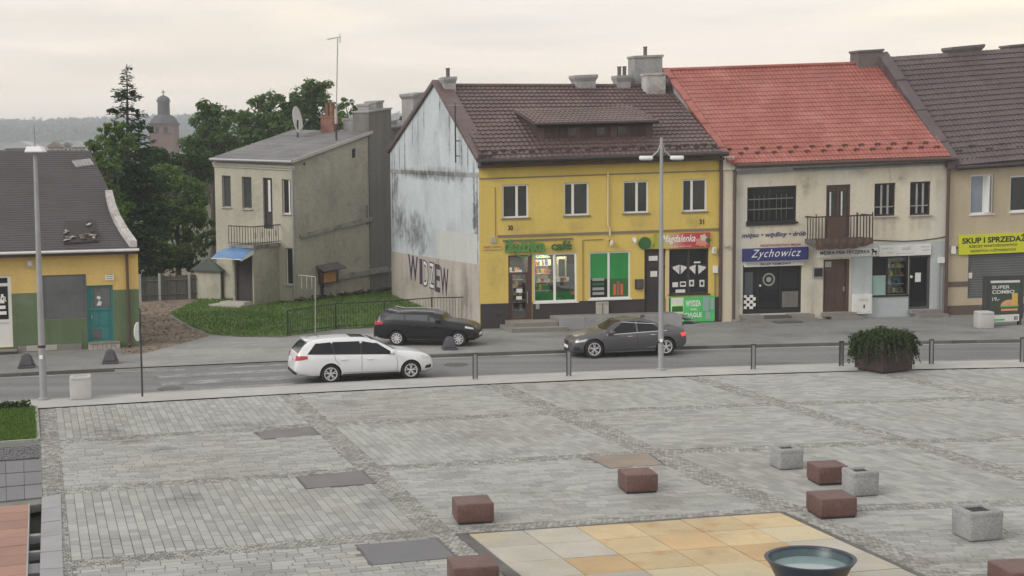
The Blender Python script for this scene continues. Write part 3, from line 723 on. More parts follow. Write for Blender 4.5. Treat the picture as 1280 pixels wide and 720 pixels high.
ground_box('litter_bin', 'pale square concrete bin beside the lit advertising stand', 'litter bin', 'pale concrete bins', 1229.5, 410, .66, .6, .72, R(8), 'concrete_pale', hollow=True, rad=.03)
# frustum bollards
for px, py, lb in [(33.5, 459.5, 'dark pyramid bollard on the pavement left of the lamp post'), (138, 454, 'dark pyramid bollard in front of the turquoise door'), (562, 437, 'dark pyramid bollard by the kerb beside the black car')]:
    p = G(px, py); t = thing('pyramid_bollard', lb, 'bollard', p, R(12), 'dark pyramid bollards'); Mx = MW[t.name]
    bm = bmesh.new(); bmesh.ops.create_cube(bm, size=1)
    for v in bm.verts:
        k = .27 if v.co.z < 0 else .13; v.co = Vector((math.copysign(k, v.co.x), math.copysign(k, v.co.y), .08 if v.co.z < 0 else .50))
    bmesh.ops.bevel(bm, geom=bm.edges[:], offset=.05, segments=3, affect='EDGES'); bm.verts.index_update()
    mb = MB().add([v.co.copy() for v in bm.verts], [[v.index for v in f.verts] for f in bm.faces]); bm.free()
    mb.build('body', 'bollard_dark', t, xf=lambda v: Mx @ v, smooth=50)
    MB().rbox(-.28, .28, -.28, .28, 0, .1, .02, 2).build('base', 'bollard_dark', t, xf=lambda v: Mx @ v)
# flat steel bollards along the near kerb
SB = 'flat steel bollards along the street edge of the square'
bl = [(594, 474, 'flat steel bollard between the white car and the grey car'), (711, 470, 'flat steel bollard in front of the bonnet of the grey car'), (941.5, 461.5, 'flat steel bollard between the middle lamp post and the planter'),
      (1051.5, 457.5, 'flat steel bollard touching the left side of the planter bush'), (1164, 455, 'flat steel bollard just right of the planter bush'), (1277.5, 452.5, 'flat steel bollard at the right edge of the photo')]
for px, py, lb in bl:
    p = G(px, py); t = thing('steel_bollard', lb, 'bollard', p, R(10), SB); Mx = MW[t.name]
    for s in (-1, 1): MB().rbox(s * .068 - .016, s * .068 + .016, -.03, .03, 0, .88, .006, 1).build('upright', 'steel_dark', t, xf=lambda v: Mx @ v)
    MB().box(-.052, .052, -.012, .012, .03, .84).build('infill', 'steel', t, xf=lambda v: Mx @ v)
    MB().rbox(-.084, .084, -.031, .031, .84, .885, .006, 1).build('cap', 'steel_dark', t, xf=lambda v: Mx @ v)

# ------------------------------------------------------------------ lower left corner: lawn bed, dark slabs, water channel
bedq = [G(*p) for p in [(-60, 516), (45, 510), (48, 551), (-60, 559)]]
MB().prism([p + Vector((0, 0, -.2)) for p in [G(-420, 537), G(45, 510), G(48, 551), G(-420, 588)][::-1]], (0, 0, .20)).build('flower_bed', 'turf').__setitem__('kind', 'structure')
bk = thing('bed_kerb', None, None, bedq[2]); tag(bk, kind='structure')
for a, b in [(bedq[1], bedq[2]), (bedq[3], bedq[2])]:
    d = (b - a).normalized(); nn = Vector((-d.y, d.x, 0)); L_ = (b - a).length; k = 0.0
    while k < L_ - .05:
        e = min(k + 1.0, L_); q = [a + d * k - nn * .05, a + d * (e - .01) - nn * .05, a + d * (e - .01) + nn * .05, a + d * k + nn * .05]
        MB().prism([p + Vector((0, 0, -.2)) for p in q], (0, 0, .26)).build('kerb_stone', 'kerb', bk); k = e
cs_ = [G(*p) for p in [(-60, 580), (52, 572), (50, 555), (-60, 562)]]
cbl = []
_ex = excl; excl = []
_s = setts; setts = cbl
settband([cs_[0], cs_[1], cs_[2], cs_[3]], 40, 8); excl = _ex; setts = _s
mb = MB()
for c, q in cbl:
    z = rng.uniform(-.006, .01); mb.prism([Vector((p.x, p.y, -.06)) for p in q], (0, 0, .065 + z))
o = mb.build('dark_setts', 'cover_blue', plaza); tag(o, kind='stuff')
MB().prism([p + Vector((0, 0, -.2)) for p in (G(-420, 700), G(53, 628), G(49, 551), G(-420, 590))], (0, 0, .17)).build('corner_bed', 'joint', plaza)
ter = thing('corner_terrace', None, None, G(30, 600)); tag(ter, kind='structure')
A0, A1, A2, A3 = G(-62, 634), G(53.5, 622), G(52, 574), G(-62, 581)
for i in range(5):
    for j in range(3):
        g_ = .012; q = [A0.lerp(A1, i / 5 + g_ / 5).lerp(A3.lerp(A2, i / 5 + g_ / 5), j / 3 + g_), A0.lerp(A1, (i + 1) / 5 - g_ / 5).lerp(A3.lerp(A2, (i + 1) / 5 - g_ / 5), j / 3 + g_),
                        A0.lerp(A1, (i + 1) / 5 - g_ / 5).lerp(A3.lerp(A2, (i + 1) / 5 - g_ / 5), (j + 1) / 3 - g_), A0.lerp(A1, i / 5 + g_ / 5).lerp(A3.lerp(A2, i / 5 + g_ / 5), (j + 1) / 3 - g_)]
        MB().prism([p + Vector((0, 0, -.03)) for p in q], (0, 0, .032 + rng.uniform(-.002, .003))).build('stone_slab', 'granite_dark', ter)
# channel floor, cross bars, red slabs, long granite kerb
MB().poly([(p.x, p.y, -.30) for p in (G(-80, 760), G(60, 760), G(56, 622), G(-80, 636))]).build('channel_floor', 'slot', ter)
K0, K1, K2, K3 = G(52.3, 622), G(76, 618), G(80, 760), G(48.7, 760)
for i in range(7):
    q = [K0.lerp(K3, i / 7 + .002), K1.lerp(K2, i / 7 + .002), K1.lerp(K2, (i + 1) / 7 - .002), K0.lerp(K3, (i + 1) / 7 - .002)]
    MB().prism([p + Vector((0, 0, -.3)) for p in q[::-1]], (0, 0, .312 + rng.uniform(-.002, .003))).build('granite_kerb', 'granite_light', ter)
r0, r1, r2, r3 = G(-62, 637), G(35.5, 630.5), G(31, 760), G(-62, 775)
for i in range(11):
    q = [r0.lerp(r3, i / 11 + .0015), r1.lerp(r2, i / 11 + .0015), r1.lerp(r2, (i + 1) / 11 - .0015), r0.lerp(r3, (i + 1) / 11 - .0015)]
    MB().prism([p + Vector((0, 0, -.3)) for p in q[::-1]], (0, 0, .305 + rng.uniform(-.003, .003))).build('red_slab', 'granite_red', ter)
MB().prism([p + Vector((0, 0, -.3)) for p in (G(31, 760), G(33.6, 760), G(37.2, 630), G(35.5, 630.2))], (0, 0, .315)).build('edge_trim', 'kerb', ter)
for ya, yb, m in [(665, 667.6, 'granite_light'), (686, 688, 'granite_light'), (702, 714, 'granite_dark')]:
    MB().prism([p + Vector((0, 0, -.2)) for p in (G(34.5, yb + .5), G(50.8, yb - 1), G(51, ya - 1), G(34.7, ya + .5))], (0, 0, .16)).build('cross_bar', m, ter)
# ================================================================== YELLOW HOUSE
SK = -.112
Y = Front((600, 411), (900, 402), (600, 211), (900, 200.5), SK)
def house(F, name, label, cat='house'):
    return thing(name, label, cat, F.P0, F.ang)
yh = house(Y, 'corner_house', 'yellow two storey house with a brown tiled roof and a stained pale gable')
GA = Front((490, 369), (600, 411), (490, 193), (600, 205))          # its gable: u runs from the back to the street
uw = Y.at(900, 300)[0]
up_w = [Y.r(628, 230.5, 661, 272.5), Y.r(705, 228, 736.5, 269.5), Y.r(779, 226, 811, 266.5), Y.r(853, 223.5, 884, 264.5)]
dr1 = Y.r(635.5, 319, 665.2, 402); dr1 = (dr1[0], dr1[1], .34, dr1[3])
sw1 = Y.r(667.3, 316.5, 721.5, 377.5); sw2 = Y.r(736.5, 314.5, 788, 373.5)
dr2 = Y.r(805.5, 311, 832, 396); dr2 = (dr2[0], dr2[1], .30, dr2[3])
sw3 = Y.r(836.5, 311, 886, 367.5)
ops = up_w + [dr1, sw1, sw2, dr2, sw3]
walled(MB(), 0, uw, 0, Y.E + .25, ops, 0, .14).build('wall', 'yellow', yh, Y)
pt = Y.at(700, 377)[1]
pl = MB(); walled(pl, .02, uw - .02, 0, pt, [(o[0] - .0, o[1], o[2], o[3]) for o in (dr1, dr2, sw1, sw2)], -.025, .03); pl.quad((.02, -.025, pt), (uw - .02, -.025, pt), (uw - .02, 0, pt), (.02, 0, pt))
pl.build('plinth', 'plinth', yh, Y)
DEP = 16.0
ga_h = GA.at(544, 105)[1]; ga_u = GA.at(544, 105)[0]
gb = GA.at(491, 191)[1]; gf = GA.at(600, 200)[1]
GAW = GA.W
# gable wall (solid, 0.35 thick) and older render at its foot
MB().prism([(0, 0, 0), (GAW, 0, 0), (GAW, 0, gf), (ga_u, 0, ga_h), (0, 0, gb)], (0, .35, 0)).build('gable_wall', 'gable', yh, GA)
lo0 = GA.at(492, 315)[1]; lo1 = GA.at(596, 330)[1]
MB().prism([(.0, -.012, 0), (GAW - .02, -.012, 0), (GAW - .02, -.012, lo1), (0, -.012, lo0)], (0, .010, 0)).build('render_patch', 'gable_low', yh, GA)
pq = [GA.at(*p) for p in ((546, 324), (597, 334), (597, 293), (546, 287))]; MB().prism([(a, -.010, b) for a, b in pq], (0, .008, 0)).build('render_patch', 'gable_pale', yh, GA)
bz0 = GA.at(495, 215)[1]; bz1 = GA.at(598, 219)[1]
MB().prism([(0, -.02, bz0 - .1), (GAW, -.02, bz1 - .1), (GAW, -.02, bz1 + .1), (0, -.02, bz0 + .1)], (0, .018, 0)).build('string_course', 'chimney_grey', yh, GA)
# back and far side
MB().quad((0, DEP, 0), (uw, DEP, 0), (uw, DEP, gb), (0, DEP, gb)).build('rear_wall', 'gable', yh, Y)
def ftxt_g(s, F, rect, y, m, parent, name='lettering', **k):
    u0, u1, h0, h1 = rect; return ftext(s, F, u0, u1, h0, h1, y, name, m, parent, **k)
gx = [GA.at(x, 345)[0] for x in (511, 522, 526, 531, 533, 541, 542, 549, 550, 553, 562)]
gr = GA.r(511, 325, 561, 361)
hh0, hh1 = gr[2], gr[3]
def glet(s, a, b, m, h0=hh0, h1=hh1, **k):
    return ftext(s, GA, GA.at(a, 345)[0], GA.at(b, 345)[0], h0, h1, -.022, 'graffiti_letter', m, yh, **k)
glet('W', 511, 523, 'purple_ink', hh0 + .15, hh1, bold=.02); glet('I', 525, 528.5, 'purple_ink', hh0 + .1, hh1 - .05, bold=.02)
glet('E', 544, 550.5, 'purple_ink', hh0, hh1 - .08, bold=.02); glet('W', 551, 561, 'purple_ink', hh0 - .05, hh1 - .15, bold=.02)
for s_, a, b in (('D', 529.5, 536), ('Z', 537, 543.5)):
    glet(s_, a, b, 'purple_ink', hh0 + .05, hh1 - .05, bold=.045)
    ftext(s_, GA, GA.at(a + .7, 345)[0], GA.at(b - .7, 345)[0], hh0 + .12, hh1 - .12, -.027, 'graffiti_letter', 'white_paint', yh, bold=.0)
ga_p = GA.at(575, 203); ga_t = GA.at(572.5, 129)
ta = thing('roof_aerial', 'short dark television aerial pole on the pale gable beside the chimney', 'aerial', GA.w((ga_p[0], -.2, ga_p[1])))
MB().tube([(ga_p[0], -.2, ga_p[1]), (ga_p[0], -.2, ga_t[1])], .035, 6).build('pole', 'steel_dark', ta, GA)
for dz in (.3, 1.0): MB().tube([(ga_p[0], -.2, ga_p[1] + dz), (ga_p[0], .0, ga_p[1] + dz)], .025, 5).build('wall_bracket', 'steel_dark', ta, GA)
MB().tube([(ga_p[0] - .7, -.2, ga_t[1] - .1), (ga_p[0] + .5, -.2, ga_t[1] - .1)], .02, 5).build('boom', 'galv', ta, GA)
for k in range(6): MB().tube([(ga_p[0] - .65 + .22 * k, -.5, ga_t[1] - .1), (ga_p[0] - .65 + .22 * k, .1, ga_t[1] - .1)], .012, 4).build('element', 'galv', ta, GA)
# stains running down from the coping, smudges on the far edge
def cop(u): return gf + (ga_h - gf) * (GAW - u) / (GAW - ga_u) if u > ga_u else gb + (ga_h - gb) * u / ga_u
for fr_, wd_, ln_ in [(.03, .5, 5.5), (.06, .35, 3.0), (.13, .3, 1.8), (.20, .4, 2.6), (.30, .25, 1.5), (.37, .35, 2.4), (.44, .3, 1.6), (.62, .3, 1.4), (.72, .45, 2.2), (.78, .3, 3.4), (.84, .5, 2.0), (.90, .35, 1.6), (.955, .55, 5.5), (.985, .4, 7.0)]:
    u = GAW * fr_; t_ = cop(u) + .3 * ln_; stain(GA, yh, u - wd_ / 2, u + wd_ / 2, max(.2, t_ - ln_ * 1.5), t_, -.008 - .0004 * fr_, 'soot')
for (a, b, c, e) in [(488, 245, 512, 310), (500, 255, 545, 330), (489, 200, 500, 260), (520, 205, 600, 232), (490, 208, 560, 228), (590, 215, 602, 330)]:
    q = GA.r(a, b, c, e); stain(GA, yh, max(q[0], .02), min(q[1], GAW - .02), q[2], q[3], -.021 if e in (232, 228) else -.0045 - a * 1e-6, 'soot')
for (a, b, c, e) in [(495, 335, 540, 375), (540, 350, 590, 400), (570, 335, 600, 405)]:
    q = GA.r(a, b, c, e); stain(GA, yh, max(q[0], .02), min(q[1], GAW - .04), max(q[2], .02), q[3], -.0145 - a * 1e-6, 'damp')
for q in up_w:
    stain(Y, yh, q[0] - .1, q[1] + .1, q[2] - 1.0, q[2] - .0, -.004, 'damp')
for a, b, c, e in [(602, 380, 636, 300), (640, 285, 730, 300), (860, 203, 900, 226), (602, 212, 640, 232)]:
    q = Y.r(a, min(b, e), c, max(b, e)); stain(Y, yh, max(q[0], .03), min(q[1], uw - .05), q[2], q[3], -.005, 'damp')
# roof
ev_y = -.45
RD = ga_u and (GAW - ga_u) * math.cos(abs(math.atan2(GA.ex.y, GA.ex.x) - (Y.ang - math.pi / 2)))    # depth of the ridge behind the street front
eL = Y.at(604, 200, ev_y); eR = Y.at(903, 190.5, ev_y); rL = Y.at(556, 108, RD); rR = Y.at(833, 109, RD)
yroof = tiled(Y, (eL[0], ev_y, eL[1]), (eR[0], ev_y, eR[1]), (rR[0], RD, rR[1]), (.35, RD, rL[1]), 46, 19, 'roof', 'roof_brown', yh, amp=.022, step=.06)
MB().quad((rR[0], RD, rR[1]), (rR[0], DEP + .3, gb), (.3, DEP + .3, gb), (.3, RD, rL[1])).build('rear_roof', 'roof_brown', yh, Y)
MB().tube([(.2, RD, rL[1] + .05), (rR[0], RD, rR[1] + .05)], .10, 8).build('ridge_cap', 'roof_brown', yroof, Y)
cp = MB()
for a, b in (((GAW + .15, gf - .1), (ga_u, ga_h)), ((ga_u, ga_h), (-.15, gb - .05))):
    cp.prism([(a[0], -.14, a[1]), (a[0], .62, a[1] + .02), (b[0], .62, b[1] + .02), (b[0], -.14, b[1])][::-1], (0, 0, .20))
cp.build('coping', 'roof_brown', yroof, GA)
MB().box(GAW - .05, GAW + .38, -.02, .5, gf - .35, gf + .25).build('coping_foot', 'dark_metal', yroof, GA)
# eaves board and gutter
eb = MB(); eb.box(-.05, uw, -.42, -.005, Y.E + .02, Y.E + .13); eb.build('eaves_board', 'dark_wood', yh, Y)
gutter(Y, (-.1, ev_y - .06, eL[1] - .06), (uw + .12, ev_y - .06, eR[1] - .06), .10, 'gutter', 'dark_metal', yh)
# snow guards along the lowest tiles
for k in range(26):
    s_ = (k + .5) / 26; p = Vector((eL[0], ev_y, eL[1])).lerp(Vector((eR[0], ev_y, eR[1])), s_); q = Vector((.35, RD, rL[1])).lerp(Vector((rR[0], RD, rR[1])), s_)
    c = p.lerp(q, .06 if k % 2 else .085); MB().box(c.x - .12, c.x + .12, c.y - .03, c.y + .03, c.z + .02, c.z + .14).build('snow_guard', 'dark_metal', yroof, Y)
# dormer
def P_on(px, py, y): a = Y.at(px, py, y); return Vector((a[0], y, a[1]))
rs = (rR[1] - eR[1]) / (RD - ev_y)
def onroof(px, py):
    lo, hi = ev_y, RD
    for _ in range(40):
        m_ = (lo + hi) / 2; u, h = Y.at(px, py, m_); zr_ = eL[1] + (h * 0 + (rL[1] - eL[1])) * (m_ - ev_y) / (RD - ev_y)
        if h > zr_: lo = m_
        else: hi = m_
    u, h = Y.at(px, py, lo); return Vector((u, lo, h))
d_bl = onroof(672, 175); d_br = onroof(817, 170.5); dy = d_bl.y + .05
dt = Y.at(669, 156.5, dy)[1]; dul, dur = d_bl.x, d_br.x
bk_ = onroof(641, 138); bkr = onroof(788, 133)
fl = Y.at(668, 154.5, dy - .25); fr_ = Y.at(823, 151, dy - .25)
dm = thing_part = MB(); dm.box(dul, dur, dy, dy + .08, d_bl.z - .3, dt)
dm.add([(dul, dy, d_bl.z - .3), (dul, dy, dt), (bk_.x + .25, bk_.y, bk_.z - .1), (dul, dy + 3, d_bl.z + 1.0)], [[0, 1, 2, 3]])
dm.add([(dur, dy, d_br.z - .3), (dur, dy, dt), (bkr.x + .2, bkr.y, bkr.z - .1)], [[0, 1, 2]])
dorm = dm.build('dormer', 'dark_wood', yh, Y)
n_bd = 16
for k in range(n_bd):
    a = dul + (dur - dul) * k / n_bd; MB().box(a + .01, a + (dur - dul) / n_bd - .015, dy - .02, dy - .001, d_bl.z - .1, dt - .14).build('cladding_board', 'dark_wood' if k % 5 else 'brown_door', dorm, Y)
for k in (4, 8, 11): MB().box(dul + (dur - dul) * k / n_bd + .05, dul + (dur - dul) * (k + 1) / n_bd + .1, dy - .035, dy - .022, d_bl.z + .12, dt - .2).build('dormer_vent', 'pane_dark', dorm, Y)
tiled(Y, (fl[0], dy - .25, fl[1]), (fr_[0], dy - .25, fr_[1]), (bkr.x, bkr.y, bkr.z + .02), (bk_.x, bk_.y, bk_.z + .02), 26, 7, 'dormer_roof', 'roof_brown', dorm, amp=.022, step=.035)
gutter(Y, (fl[0], dy - .3, fl[1] - .04), (fr_[0], dy - .3, fr_[1] - .04), .055, 'dormer_gutter', 'dark_metal', dorm)
# chimneys
def chimney(F, par, px0, py0, px1, py1, y, dep, m, flare=True, pots=0, name='chimney', capm=None, base=None):
    u0, u1, h0, h1 = F.r(px0, py0, px1, py1, y); h0 -= .8; mb = MB(); c = (u1 - u0)
    if flare:
        mb.box(u0 + c * .08, u1 - c * .08, y, y + dep, h0, h1 - .3)
        mb.prism([(u0 + c * .08, y, h1 - .3), (u1 - c * .08, y, h1 - .3), (u1 - c * .08, y + dep, h1 - .3), (u0 + c * .08, y + dep, h1 - .3)], (0, 0, .001))
        b = [(u0 + c * .08, y, h1 - .3), (u1 - c * .08, y, h1 - .3), (u1 - c * .08, y + dep, h1 - .3), (u0 + c * .08, y + dep, h1 - .3)]; t_ = [(u0, y - .08, h1 - .12), (u1, y - .08, h1 - .12), (u1, y + dep + .08, h1 - .12), (u0, y + dep + .08, h1 - .12)]
        mb.add(b + t_, [[i, (i + 1) % 4, 4 + (i + 1) % 4, 4 + i] for i in range(4)])
        mb.box(u0, u1, y - .08, y + dep + .08, h1 - .12, h1)
    else:
        mb.box(u0, u1, y, y + dep, h0, h1 - .1); mb.box(u0 - .05, u1 + .05, y - .05, y + dep + .05, h1 - .1, h1)
    o = mb.build(name, m, par, F)
    for k in range(pots):
        uc = u0 + c * (k + 1) / (pots + 1); MB().lathe([(.09, h1), (.09, h1 + .38), (.11, h1 + .38), (.11, h1 + .42)], 10, (uc, y + dep / 2, 0)).build('chimney_pot', 'chimney_dark', o, F)
    return o
chimney(Y, yroof, 554, 96, 571, 121, RD - .9, .7, 'chimney_grey', True, 1)
chimney(Y, yroof, 718, 93.5, 747, 113, RD - .2, .7, 'chimney_grey')
chimney(Y, yroof, 770.5, 94, 790, 112, RD - .2, .6, 'chimney_grey', True, 2)
chimney(Y, yroof, 793, 69, 828, 113, RD + .1, .8, 'chimney_grey', False, 1)
chimney(Y, yroof, 809, 91, 832, 116, RD - .9, .7, 'chimney_white', False)
# windows, doors
for q in up_w:
    window(Y, yh, q, (.5 if q not in (up_w[0], up_w[2], up_w[3], up_w[1]) else {0: .56, 1: .37, 2: .55, 3: .40}[up_w.index(q)],), fw=.075, sill='sill')
def interior(F, par, q, dep, lit=True, green=False, name='shop_interior'):
    u0, u1, h0, h1 = q; y0 = .15
    mb = MB(); mb.quad((u0 - .2, dep, h0 - .1), (u1 + .2, dep, h0 - .1), (u1 + .2, dep, h1 + .1), (u0 - .2, dep, h1 + .1)); mb.quad((u0 - .2, y0, h0 - .05), (u1 + .2, y0, h0 - .05), (u1 + .2, dep, h0 - .05), (u0 - .2, dep, h0 - .05))
    mb.quad((u0 - .2, y0, h1 + .1), (u1 + .2, y0, h1 + .1), (u1 + .2, dep, h1 + .1), (u0 - .2, dep, h1 + .1)); mb.quad((u0 - .2, y0, h0 - .05), (u0 - .2, dep, h0 - .05), (u0 - .2, dep, h1 + .1), (u0 - .2, y0, h1 + .1)); mb.quad((u1 + .2, y0, h0 - .05), (u1 + .2, dep, h0 - .05), (u1 + .2, dep, h1 + .1), (u1 + .2, y0, h1 + .1))
    return mb.build(name, 'shop_dark', par, F)
def shelves(F, par, u0, u1, hs, y, dep=.35, dens=.8, colors=7, hmax=.3):
    for h in hs:
        MB().box(u0, u1, y, y + dep, h - .02, h).build('shelf', 'shelf_white', par, F)
        u = u0 + .03
        while u < u1 - .1:
            w_ = rng.uniform(.07, .17)
            if rng.random() < dens: MB().box(u, u + w_ * .9, y + .02, y + .2, h, h + rng.uniform(.12, hmax)).build('goods', f'goods{rng.randrange(colors)}', par, F)
            u += w_
# shop window one: lit shelves on the left, poster frame on the right
it = interior(Y, yh, sw1, 1.5); u0, u1, h0, h1 = sw1; um = u0 + (u1 - u0) * .49
shelves(Y, it, u0 + .02, um + .05, [h0 + .45 + .36 * k for k in range(5)], .75, hmax=.3, dens=.95)
MB().box(u0 + .02, um, .9, .93, h0 + .3, h1 - .1).build('back_panel', 'shelf_white', it, Y)
MB().box(u0 + .05, u1 - .3, .35, .5, h1 + .0, h1 + .05).build('lamp_strip', 'shop_lamp', it, Y)
MB().box(u0, u1, .3, .34, h0, h0 + .42).build('low_board', 'pane_green', it, Y)
MB().box(um + .25, u1 - .3, .5, .54, h0 + .9, h1 - .2).build('framed_poster', 'cream', it, Y)
MB().box(um + .33, u1 - .38, .49, .5, h0 + 1.05, h1 - .3).build('picture', 'shop_dark', it, Y)
shelves(Y, it, um + .1, u1 - .2, [h0 + .85], .45, hmax=.2)
def display_window(q, split, panes, label=None):
    return window(Y, yh, q, (split,), fw=.07, y=.05, fm='white_frame', sill='white_frame', name='shop_window', panes=panes, sd=.12)
display_window(sw1, .49, ['glass_clear', 'glass_clear'])
wf2 = display_window(sw2, .48, ['pane_dark', 'pane_dark'])
a0, a1, b0, b1 = sw2; am = a0 + (a1 - a0) * .48
for x0, x1 in ((a0 + .07, am - .05), (am + .05, a1 - .07)):
    MB().box(x0, x1, .068, .074, b0 + (b1 - b0) * .42, b1 - .07).build('green_film', 'pane_green', wf2, Y)
    MB().box(x0, x1, .068, .073, b0 + .07, b0 + (b1 - b0) * .42).build('printed_film', 'pane_dark' if x0 < am else 'leaf_sign', wf2, Y)
for k in range(4): MB().box(a0 + .17, am - .2, .060, .066, b0 + .18 + .2 * k, b0 + .30 + .2 * k).build('printed_cup', 'grey_frame' if k != 2 else 'leaf_sign', wf2, Y)
for k in range(3): MB().box(am + .22 + .16 * k, am + .34 + .16 * k, .060, .066, b0 + .15, b0 + .62 + .12 * (k % 2)).build('printed_bottle', 'goods0' if k != 1 else 'goods4', wf2, Y)
# shop door
u0, u1, h0, h1 = dr1; um_ = Y.at(660, 360)[0]
it2 = interior(Y, yh, (u0, u1, h0, h1), 1.4, name='shop_interior')
shelves(Y, it2, u0 + .05, um_, [h0 + .35 + .33 * k for k in range(6)], .7, dens=.9)
MB().box(u0 + .05, um_, .3, .45, h1 + .02, h1 + .06).build('lamp_strip', 'shop_lamp', it2, Y)
dm = MB(); dm.box(u0, u0 + .07, .04, .12, h0, h1); dm.box(um_ + .02, u1, .04, .13, h0, h1); dm.box(u0 + .07, um_ + .02, .04, .12, h1 - .08, h1); hm = Y.at(650, 341.5)[1]; dm.box(u0 + .07, um_ + .02, .04, .12, hm - .06, hm + .04); dm.box(u0 + .07, um_ + .02, .04, .12, h0, h0 + .1); hk = Y.at(650, 376)[1]; dm.box(u0 + .07, um_ + .02, .045, .115, hk - .03, hk + .05)
dm.box(u0 + .07, u0 + .2, .045, .115, h0, hm); dm.box(um_ - .08, um_ + .02, .045, .115, h0, hm)
dr = dm.build('door', 'brown_door', yh, Y)
MB().box(u0 + .1, um_, .075, .085, h0 + .1, h1 - .08).build('pane', 'glass_clear', dr, Y)
MB().tube([(um_ - .03, .0, h0 + .7), (um_ - .03, .0, h0 + 1.2)], .02, 6).build('handle', 'steel', dr, Y)
for (x0, y0, x1, y1) in [(645, 337.5, 653, 342), (646, 361, 653.5, 366), (646, 370.5, 653, 375)]:
    q = Y.r(x0, y0, x1, y1); MB().box(q[0], q[1], .065, .07, q[2], q[3]).build('notice', 'paper', dr, Y)
# second door
u0, u1, h0, h1 = dr2
dm = MB(); dm.box(u0, u1, .08, .13, h0, h1); dm.box(u0 + .1, u1 - .1, .06, .079, h0 + .15, h0 + 1.0); dm.box(u0 + .1, u1 - .1, .06, .079, h0 + 1.1, h0 + 2.0); dm.box(u0, u1, .05, .079, h0 + 2.08, h0 + 2.18)
d2 = dm.build('door', 'plinth', yh, Y)
for q in (Y.r(811.5, 320, 822.5, 326), Y.r(813.5, 339, 822, 346)): MB().box(q[0], q[1], .045, .05, q[2], q[3]).build('notice', 'paper', d2, Y)
MB().lathe([(.03, 0), (.03, .05)], 8, (u1 - .15, .02, h0 + 1.02), 'Y').build('handle', 'steel', d2, Y)
q = Y.r(832.3, 313, 836, 396); MB().box(q[0], q[1], -.03, .02, .28, q[3]).build('door_pilaster', 'cream_pipe', yh, Y)
# third window with curtains and notices
w3 = window(Y, yh, sw3, (.5,), (.62,), fw=.07, y=.06, fm='plinth', pm='pane_dark', sill='plinth', name='shop_window')
u0, u1, h0, h1 = sw3
for k, (x0, x1) in enumerate([(841, 850), (851, 859), (862, 870), (873, 883)]):
    a = Y.r(x0, 331, x1, 343); pts = []
    for i in range(9):
        s_ = i / 8; pts.append((a[0] + (a[1] - a[0]) * s_, .05 - .012 * math.cos(i * 2.2), a[3] - (.10 if k % 2 else .0) * s_ - (.0 if k % 2 else .10) * (1 - s_)))
    MB().grid([[p for p in pts], [(p[0] * .9 + (a[0] + a[1]) * .05, p[1], a[2] + .25 * abs((i / 8) - (.0 if k % 2 else 1.0))) for i, p in enumerate(pts)]]).build('curtain', 'curtain', w3, Y)
for r_ in [(841, 353, 848, 359), (850.5, 352, 858, 358.5), (862, 350, 868, 358), (875, 350, 881, 358.5), (868, 327, 876, 329), (845, 362, 857, 366)]:
    q = Y.r(*r_); MB().box(q[0], q[1], .045, .05, q[2], q[3]).build('notice', 'paper', w3, Y)
for r_ in [(851.5, 353.5, 857, 356.5), (863.5, 352, 866.5, 356), (876.5, 352, 879.5, 356.5)]:
    q = Y.r(*r_); MB().box(q[0], q[1], .04, .044, q[2], q[3]).build('notice_print', 'ink', w3, Y)
# pipes, ledge, small fittings on the front
h = Y.at(740, 290)[1]; hl = Y.at(622, 295.5)[1]; hr = Y.at(896, 286.5)[1]; lx = Y.at(622, 295)[0]
MB().prism([(lx, -.05, hl - .04), (uw - .05, -.05, hr - .04), (uw - .05, -.05, hr + .05), (lx, -.05, hl + .05)], (0, .05, 0)).build('ledge', 'sill', yh, Y)
q = Y.r(758, 215, 761, 286); MB().tube([(q[0] + .05, -.05, q[3]), (q[0] + .05, -.05, q[2] + .15), (q[0] + .14, -.05, q[2]), (q[0] + .14, -.05, q[2] - .3)], .045, 8).build('vent_pipe', 'cream_pipe', yh, Y)
c0 = Y.r(619, 234, 621, 296); MB().tube([(c0[0], -.015, c0[2]), (c0[0], -.015, c0[3])], .015, 5).build('cable', 'sill', yh, Y)
c0 = Y.r(728.5, 300, 730.5, 376); MB().tube([(c0[0], -.02, c0[2]), (c0[0], -.02, c0[3]), (c0[0] + .9, -.02, c0[3])], .018, 5).build('cable', 'sill', yh, Y)
tp = Y.r(602, 216.5, 897, 218.5); MB().box(0.02, uw - .05, -.03, 0, tp[2] - .02, tp[2] + .03).build('cornice_line', 'sill', yh, Y)
dpx = Y.at(899.5, 300)[0]; MB().tube([(dpx, -.11, eR[1] - .1), (dpx, -.09, 4), (dpx, -.09, .1)], .065, 8).build('downpipe', 'brown_pipe', yh, Y)
def wallbox(F, r_, dep, name, label, m, cat, y=0.0, extra=None):
    q = F.r(*r_); c = F.w(((q[0] + q[1]) / 2, y - dep / 2, q[2])); t = thing(name, label, cat, c, F.ang)
    MB().box(q[0], q[1], y - dep, y - .003, q[2], q[3]).build('case', m, t, F)
    if extra: extra(t, q)
    return t
def lid(F, q, dep, m, par, inset=.04): MB().box(q[0] + inset, q[1] - inset, -dep - .012, -dep - .001, q[2] + inset, q[3] - inset).build('cover', m, par, F)
wallbox(Y, (793.5, 349, 803, 361), .14, 'letter_box', 'dark letter box on the yellow wall left of the second shop door', 'dark_metal', 'letter box', extra=lambda t, q: lid(Y, q, .14, 'bollard_dark', t))
